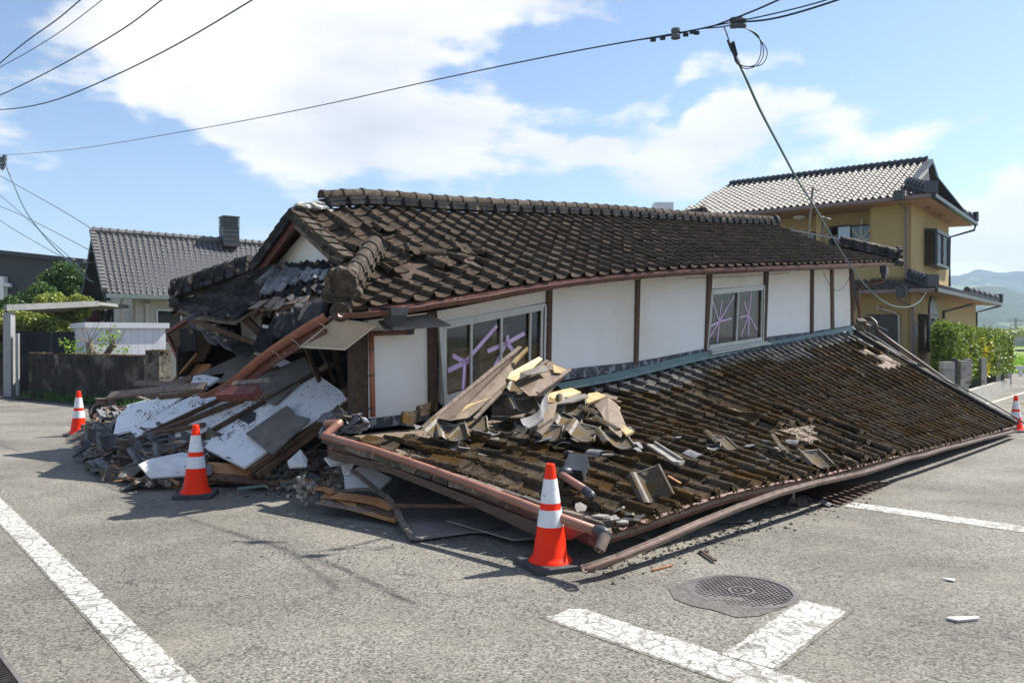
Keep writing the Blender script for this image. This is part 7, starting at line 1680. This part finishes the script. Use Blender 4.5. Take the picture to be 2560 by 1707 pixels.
# ---------------------------------------------------------------- hedge, posts, low wall at the right
HA, HB_ = V((11.55, 22.4, 0)), None
hA = onG(2190, 925, 0); 
hp0 = pt(2176, 860, 22.5); hp1 = pt(2318, 850, 30.5)
dvh = (hp1.xy - hp0.xy).to_3d().normalized(); lenh = (hp1.xy - hp0.xy).length; nvh = V((-dvh.y, dvh.x, 0))
hg = thing('hedge', V((hp0.x, hp0.y, gz(hp0.x, hp0.y))), 'clipped bright green hedge with a yellow patch along the side street', 'hedge')
zA = pt(2175, 748, 22.5).z; zB = pt(2318, 770, 30.5).z; rg = random.Random(17); mb = MB(); my = MB()
for i in range(21000):
    s = rg.random(); f = rg.choice((0, 0, 0, 1, 2)); top = zA + (zB - zA) * s + .10 * noise.noise(V((s * 14, 0, 0))) ; base = V((hp0.x, hp0.y, 0)) + dvh * s * lenh
    wob = .12 * noise.noise(V((s * 10, top * 2, 7)))
    if f == 0: z = rg.uniform(.25, top); p = base + nvh * (-.05 + .14 * noise.noise(V((s * 16, z * 2.2, 2))) + rg.gauss(0, .07))
    elif f == 1: z = top + rg.gauss(0, .06); p = base + nvh * rg.uniform(0, .4)
    else: z = rg.uniform(.25, top); p = base * 1 + nvh * rg.uniform(0, .4); p = p - dvh * (s * lenh) + dvh * rg.gauss(0, .1)
    yel = (abs(s - .46) < .09 and z < top - .25 and rg.random() < .6 * math.exp(-((s - .46) / .05) ** 2) + .1 and f == 0)
    leaf(my if yel else mb, V((p.x, p.y, z)), rg.uniform(.035, .075), rg)
mb.build('foliage', M_leafH, hg); my.build('yellow_foliage', M_leafY, hg)
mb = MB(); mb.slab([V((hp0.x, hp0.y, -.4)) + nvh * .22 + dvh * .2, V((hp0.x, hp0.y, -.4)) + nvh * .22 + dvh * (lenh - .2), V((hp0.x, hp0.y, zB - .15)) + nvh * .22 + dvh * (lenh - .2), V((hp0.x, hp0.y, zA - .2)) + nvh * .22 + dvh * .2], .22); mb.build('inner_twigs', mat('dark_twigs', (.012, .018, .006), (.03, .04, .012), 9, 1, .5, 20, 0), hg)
bwR = thing('garden_wall', V((hp0.x, hp0.y, gz(hp0.x, hp0.y))), 'low grey concrete wall with block posts below the hedge', 'wall')
fA, fB = onG(2175, 955, 0), onG(2320, 890, 0)
def fw(s, z): p = fA.lerp(fB, s); return V((p.x, p.y, z))
zc_ = pt(2250, 890, fw(.5, 0).y).z
fzA = pt(2190, 905, fA.y).z; fzB = pt(2318, 868, fB.y).z
mb = MB(); mb.slab([fw(-.25, -.9), fw(1, -.9), fw(1, fzB), fw(-.25, fzA)], .16, .5); mb.build('footing', M_conc, bwR)
for (x, y0, y1) in ((2222, 828, 880), (2257, 826, 880), (2290, 824, 872), (2316, 820, 880)):
    s = (x - 2175) / 145; s_ = s ** 1.0; d0_ = fA.y / (1 - s_ * (1 - fA.y / fB.y)); pb = pt(x, y1, d0_ * .995); ptp = pt(x, y0, d0_ * .995); mb = MB(); mb.box((pb + ptp) / 2, (.16, .16, ptp.z - pb.z + .1)); mb.build('post', M_conc, bwR)
bp_ = thing('block_gatepost', V((*pt(2195, 900, 19).xy, -.2)), 'pair of grey concrete block gateposts left of the hedge', 'gatepost')
for x0, x1, y0, dd_ in ((2162, 2188, 830, 19.2), (2202, 2220, 828, 19.6)):
    a = pt(x0, y0, dd_); b = pt(x1, y0, dd_); zt_ = a.z; n_ = 7
    mb = MB()
    for i in range(n_): mb.box(V(((a.x + b.x) / 2, a.y, -.5 + (zt_ + .5) * (i + .5) / n_)), (b.x - a.x, .2, (zt_ + .5) / n_ - .015))
    mb.build('block_post', M_conc, bp_)
mb = MB(); a = pt(2190, 832, 19.5); mb.box(V((a.x + .08, a.y + .1, a.z / 2 - .3)), (.06, .2, a.z + .8)); mb.build('dark_panel', M_frameD, bp_)

# ---------------------------------------------------------------- far field, guard rail, bridge, hills
M_field = mat('bright_field_grass', (.10, .16, .02), (.20, .26, .04), .8, 1, .5, 8, 0)
mb = MB(); mb.add([V((x, y, -.46)) for x, y in ((24, 45), (140, 45), (260, 300), (60, 300))], [(0, 1, 2, 3)]); mb.build('field', M_field, kind='structure')
weeds('field_grass', lambda rg: V((rg.uniform(26, 60), rg.uniform(42, 75), -.46)), 2600, M_leafB, 'bright grass growing in the far field at the right edge', .2, .5)
gr = thing('guard_rail', V((*pt(2340, 850, 38).xy, -.45)), 'white guard rail beside the far road at the right edge', 'guard rail')
mb = MB(); mb.beam(pt(2322, 845, 38), pt(2420, 842, 38), .05, .16); mb.build('rail', M_white, gr); mb = MB(); mb.box(pt(2344, 856, 38), (.12, .1, .35)); mb.build('post', M_white, gr)
br = thing('road_bridge', V((*pt(2340, 800, 110).xy, -.4)), 'low grey road bridge crossing the distance at the right edge', 'bridge')
mb = MB(); mb.beam(pt(2310, 787, 110), pt(2600, 780, 105), 6, .9); mb.build('deck', M_cnc, br); mb = MB(); mb.beam(pt(2310, 780, 109), pt(2600, 773, 104), .2, .3); mb.beam(pt(2310, 775, 109), pt(2600, 768, 104), .1, .1); mb.build('railing', M_cnc, br); mb = MB(); mb.box(pt(2330, 805, 110) + V((0, 2, -1)), (.0001 + 40, 4, 2.2)); mb.build('abutment', M_dkwall, br)
up_ = thing('utility_pole', V((*pt(2333, 760, 180).xy, -.4)), 'distant utility pole standing before the hills', 'utility pole')
a = pt(2333, 765, 180); b = pt(2333, 730, 180); mb = MB(); mb.tube([V((a.x, a.y, -.4)), b], .25, 6); mb.build('pole', M_cnc, up_); mb = MB(); mb.beam(b - V((1.8, 0, .6)), b + V((1.8, 0, -.6)), .2, .2); mb.beam(b - V((1.3, 0, 1.6)), b + V((1.3, 0, -1.6)), .2, .2); mb.build('crossarm', M_cnc, up_)
M_hill = mat('wooded_hillside', (.014, .030, .012), (.040, .068, .024), .02, 1, 0, 0, 0, c3=(.14, .19, .06), s3=.006, t3=.56, w3=.06, detail=10)
def hill(name, prof, d, depth, seed):
    pr = crv(prof); x0, x1 = prof[0][0], prof[-1][0]
    def P(a, b):
        x = x0 + (x1 - x0) * a; r_ = rdir(x, 772); zt_ = pt(x, pr(x), d).z; dist = d - depth * (1 - b) ** 1; p = CO + r_ * (d / r_.y); q_ = CO + r_ * ((d - depth * (1 - b)) / r_.y)
        z = (-2 + (zt_ + 2) * (b ** .9)); nzv = noise.fractal(V((q_.x * .006, q_.y * .006, seed)), 1, 2, 5) * zt_ * .12 * min(1, b * 2) + noise.noise(V((q_.x * .06, q_.y * .06, seed))) * 3.2 * (b > .02)
        return V((q_.x, q_.y, z + nzv))
    mb = MB(); mb.grid(P, 240, 60, .5); return mb.build(name, M_hill, kind='structure', smooth=True)
hill('far_hills', [(1300, 765), (1700, 740), (1950, 690), (2120, 640), (2180, 632), (2215, 626), (2250, 622), (2290, 628), (2352, 626), (2450, 640), (2700, 660), (3200, 720)], 1900, 500, 3)
hill('near_hills', [(1500, 768), (1900, 740), (2120, 690), (2200, 672), (2260, 664), (2300, 668), (2352, 680), (2500, 700), (3000, 755)], 1100, 400, 8)
mb = MB(); rg = random.Random(6)
for i in range(2600):
    x = rg.uniform(2180, 2500); d = rg.uniform(150, 190); p = pt(x, 765 + rg.uniform(-6, 14), d); leaf(mb, p, rg.uniform(.4, 1.0), rg)
mb.build('tree_belt', M_leafL, kind='stuff', label='belt of pale green trees along the foot of the hills at the right', cat='trees')

# ---------------------------------------------------------------- overhead cables
M_cab = pbr('black_cable', (.012, .018, .02), .55); M_cabG = pbr('grey_cable', (.10, .12, .14), .6); M_cabT = pbr('teal_grey_cable', (.06, .13, .13), .5)
def cable(pts, rad, m, label, cat='cable', grp=None, name='overhead_cable', twist=0):
    P_ = [pt(*q_) for q_ in pts]; f = [crv([(i, p[k_]) for i, p in enumerate(P_)]) for k_ in range(3)]; n_ = 8 * (len(P_) - 1); C_ = [V([g(i * (len(P_) - 1) / n_) for g in f]) for i in range(n_ + 1)]
    mb = MB()
    if twist:
        n2 = n_ * 5; C2_ = [V([g(i * (len(P_) - 1) / n2) for g in f]) for i in range(n2 + 1)]
        for ph in (0, 2.09, 4.19): mb.tube([c + V((math.cos(i * .9 + ph), 0, math.sin(i * .9 + ph))) * rad * .9 for i, c in enumerate(C2_)], rad * .75, 5)
    else: mb.tube(C_, rad, 6)
    o = mb.build(name, m); tag(o, label, cat, grp); return o
G_ = 'overhead cables across the sky'
cable([(-60, 360, 34), (0, 357, 32), (170, 343, 26), (430, 301, 19), (700, 250, 14.5), (1000, 184, 11.2), (1300, 122, 9), (1560, 76, 7.8), (1640, 60, 7.5)], .0075, M_cab, 'long single cable rising from the left edge to the junction at upper right', grp=G_)
cable([(1640, 60, 7.5), (1720, 30, 7.1), (1800, -5, 6.8), (1850, -30, 6.6)], .008, M_cab, 'upper thin cable leaving the junction towards the top edge', grp=G_)
cable([(1640, 60, 7.5), (1760, 36, 7.1), (1880, 6, 6.7), (1960, -22, 6.4)], .006, M_cab, 'middle thin cable leaving the junction towards the top edge', grp=G_)
cable([(1690, 52, 7.4), (1760, 46, 7.1), (1830, 30, 6.8), (1925, 0, 6.5), (2000, -28, 6.3)], .0085, M_cab, 'thickest cable leaving the insulators towards the top edge', grp=G_)
cable([(1470, 92, 8.2), (1540, 82, 7.9), (1600, 68, 7.7), (1660, 62, 7.5), (1690, 54, 7.4)], .006, M_cab, 'thin tie wire slung below the junction', grp=G_)
cable([(1663, 62, 7.5), (1670, 80, 7.5), (1676, 100, 7.5)], .007, M_cabG, 'short link chain holding the drop line under the junction', name='link')
for k_, (dx_, w_) in enumerate(((0, 0), (-6, 5), (8, -8))):
    cable([(1690, 62, 7.4), (1715, 66, 7.45), (1742, 85 + dx_ * .3, 7.5), (1754 + dx_, 118, 7.5), (1742 + dx_, 148, 7.5), (1712, 158 - abs(w_) * .8 + dx_ * .2, 7.5), (1692 + w_ * .3, 142, 7.5), (1684, 110, 7.5)], .0045, M_cab, ('outer', 'inner', 'widest')[k_] + ' loop of slack cable hanging beside the junction', grp='slack cable loops at the junction')
drop = cable([(1676, 100, 7.5), (1690, 130, 7.6), (1707, 165, 7.8), (1745, 250, 8.5), (1787, 330, 9.5), (1830, 410, 10.8), (1868, 470, 12.2), (1900, 525, 13.4), (1950, 605, 15.5), (2000, 668, 18), (2045, 700, 20.5), (2085, 705, 22.5), (2112, 692, 23.6), (2127, 672, 24.2)], .010, M_cabT, 'twisted teal service cable drooping from the junction to the eave of the ochre house', twist=1)
for (x, y, d, s), lab in zip(((1552, 78, 7.8, .045), (1686, 53, 7.4, .04), (1697, 52, 7.4, .04), (1706, 54, 7.4, .035)), ('small round insulator on the cable left of the junction', 'leftmost of the three insulators at the thick cable end', 'middle of the three insulators at the thick cable end', 'rightmost of the three insulators at the thick cable end')):
    mb = MB(); p = pt(x, y, d); mb.lathe([(.001, -s), (s, -s), (s, -s * .4), (s * .6, 0), (s, s * .4), (s, s), (.001, s)], 12, p); tag(mb.build('insulator', M_cabG), lab, 'insulator', 'insulators at the cable junction')
mb = MB()
for (x0, y0, x1, y1) in ((1672, 92, 1682, 118), (1678, 100, 1690, 135), (1684, 96, 1692, 128), (1680, 110, 1696, 148)): mb.tube([pt(x0, y0, 7.5), pt(x1, y1, 7.5)], .014, 6)
tag(mb.build('cable_wrap', M_cab), 'dark bound bundle of cable ends at the top of the drooping service cable', 'cable wrap')
for (x, y), lab in zip(((1500, 92), (1522, 88), (1575, 80), (1590, 74), (1600, 76)), ('first', 'second', 'third', 'fourth', 'fifth')): mb = MB(); mb.box(pt(x, y, 7.8), (.05, .03, .03)); tag(mb.build('cable_clip', M_cab), lab + ' small cable clip from the left below the long cable near the junction', 'cable clip', 'clips on the long cable')
cable([(-40, 190, 14), (0, 146, 13), (60, 96, 12), (130, 46, 11.2), (185, 0, 10.6), (215, -26, 10.3)], .0085, M_cab, 'leftmost thick cable crossing the top left corner', grp=G_)
cable([(-40, 180, 14.2), (0, 155, 13.4), (60, 122, 12.4), (140, 72, 11.4), (235, 0, 10.6), (262, -22, 10.4)], .006, M_cabG, 'thin pale cable just below the leftmost thick one in the top left corner', grp=G_)
cable([(-40, 232, 14), (0, 219, 13.2), (90, 176, 12), (190, 122, 11), (290, 62, 10.2), (372, 0, 9.6), (400, -22, 9.4)], .008, M_cab, 'third cable from the top left corner, between the pale one and the lowest', grp=G_)
cable([(-40, 250, 14), (0, 252, 13.2), (60, 246, 12.5), (140, 226, 11.6), (250, 180, 10.8), (350, 132, 10), (450, 78, 9.4), (580, 0, 8.8), (620, -24, 8.6)], .008, M_cab, 'lowest and most curved cable in the top left corner', grp=G_)
G2 = 'thin service lines at the far left'
cable([(10, 358, 31), (12, 376, 31), (30, 420, 31), (60, 486, 30), (110, 552, 29), (160, 602, 28), (200, 640, 27), (216, 648, 26.6)], .02, M_cabT, 'teal service line drooping from the left pole to the cream house eave', grp=G2)
cable([(0, 404, 34), (80, 448, 32), (150, 488, 30), (213, 527, 28.5)], .013, M_cabG, 'highest thin line running down to the ridge of the cream house', grp=G2)
cable([(-10, 440, 36), (60, 500, 33), (120, 556, 31), (165, 595, 29.5), (205, 640, 28)], .013, M_cabG, 'second thin line running down behind the teal service line', grp=G2)
cable([(-10, 470, 36), (50, 495, 34), (130, 535, 31), (225, 585, 28)], .013, M_cabG, 'third thin line reaching the gable of the cream house', grp=G2)
cable([(-10, 500, 36), (40, 532, 34), (110, 572, 31), (170, 602, 29), (225, 602, 28)], .013, M_cabG, 'lowest thin line in the bundle at the far left', grp=G2)
mb = MB()
for (x, y) in ((3, 367), (10, 372), (6, 382), (11, 362)): p = pt(x, y, 31); mb.lathe([(.001, -.1), (.08, -.1), (.08, .1), (.001, .1)], 8, p)
mb.tube([pt(3, 370, 31), pt(-2, 384, 31), pt(6, 392, 31), pt(11, 380, 31)], .02, 5); mb.tube([pt(165, 594, 28.5), pt(172, 600, 28.5)], .06, 6); b2 = mb.build('cable_clamp', M_cabG); tag(b2, 'small cable clamp and slack loop hanging from the long cable at the left edge', 'cable clamp')

# ---------------------------------------------------------------- air
mb = MB(); mb.box((0, 900, 120), (5200, 2300, 246)); 
hz = bpy.data.materials.new('haze'); hz.use_nodes = True; t = hz.node_tree; t.nodes.clear(); o_ = t.nodes.new('ShaderNodeOutputMaterial'); v_ = t.nodes.new('ShaderNodeVolumePrincipled')
v_.inputs['Color'].default_value = (.55, .74, 1.0, 1); v_.inputs['Density'].default_value = .00030; v_.inputs['Anisotropy'].default_value = .2; t.links.new(v_.outputs[0], o_.inputs['Volume'])
HAZE = mb.build('haze', hz, kind='stuff', label='thin bluish summer haze', cat='haze')
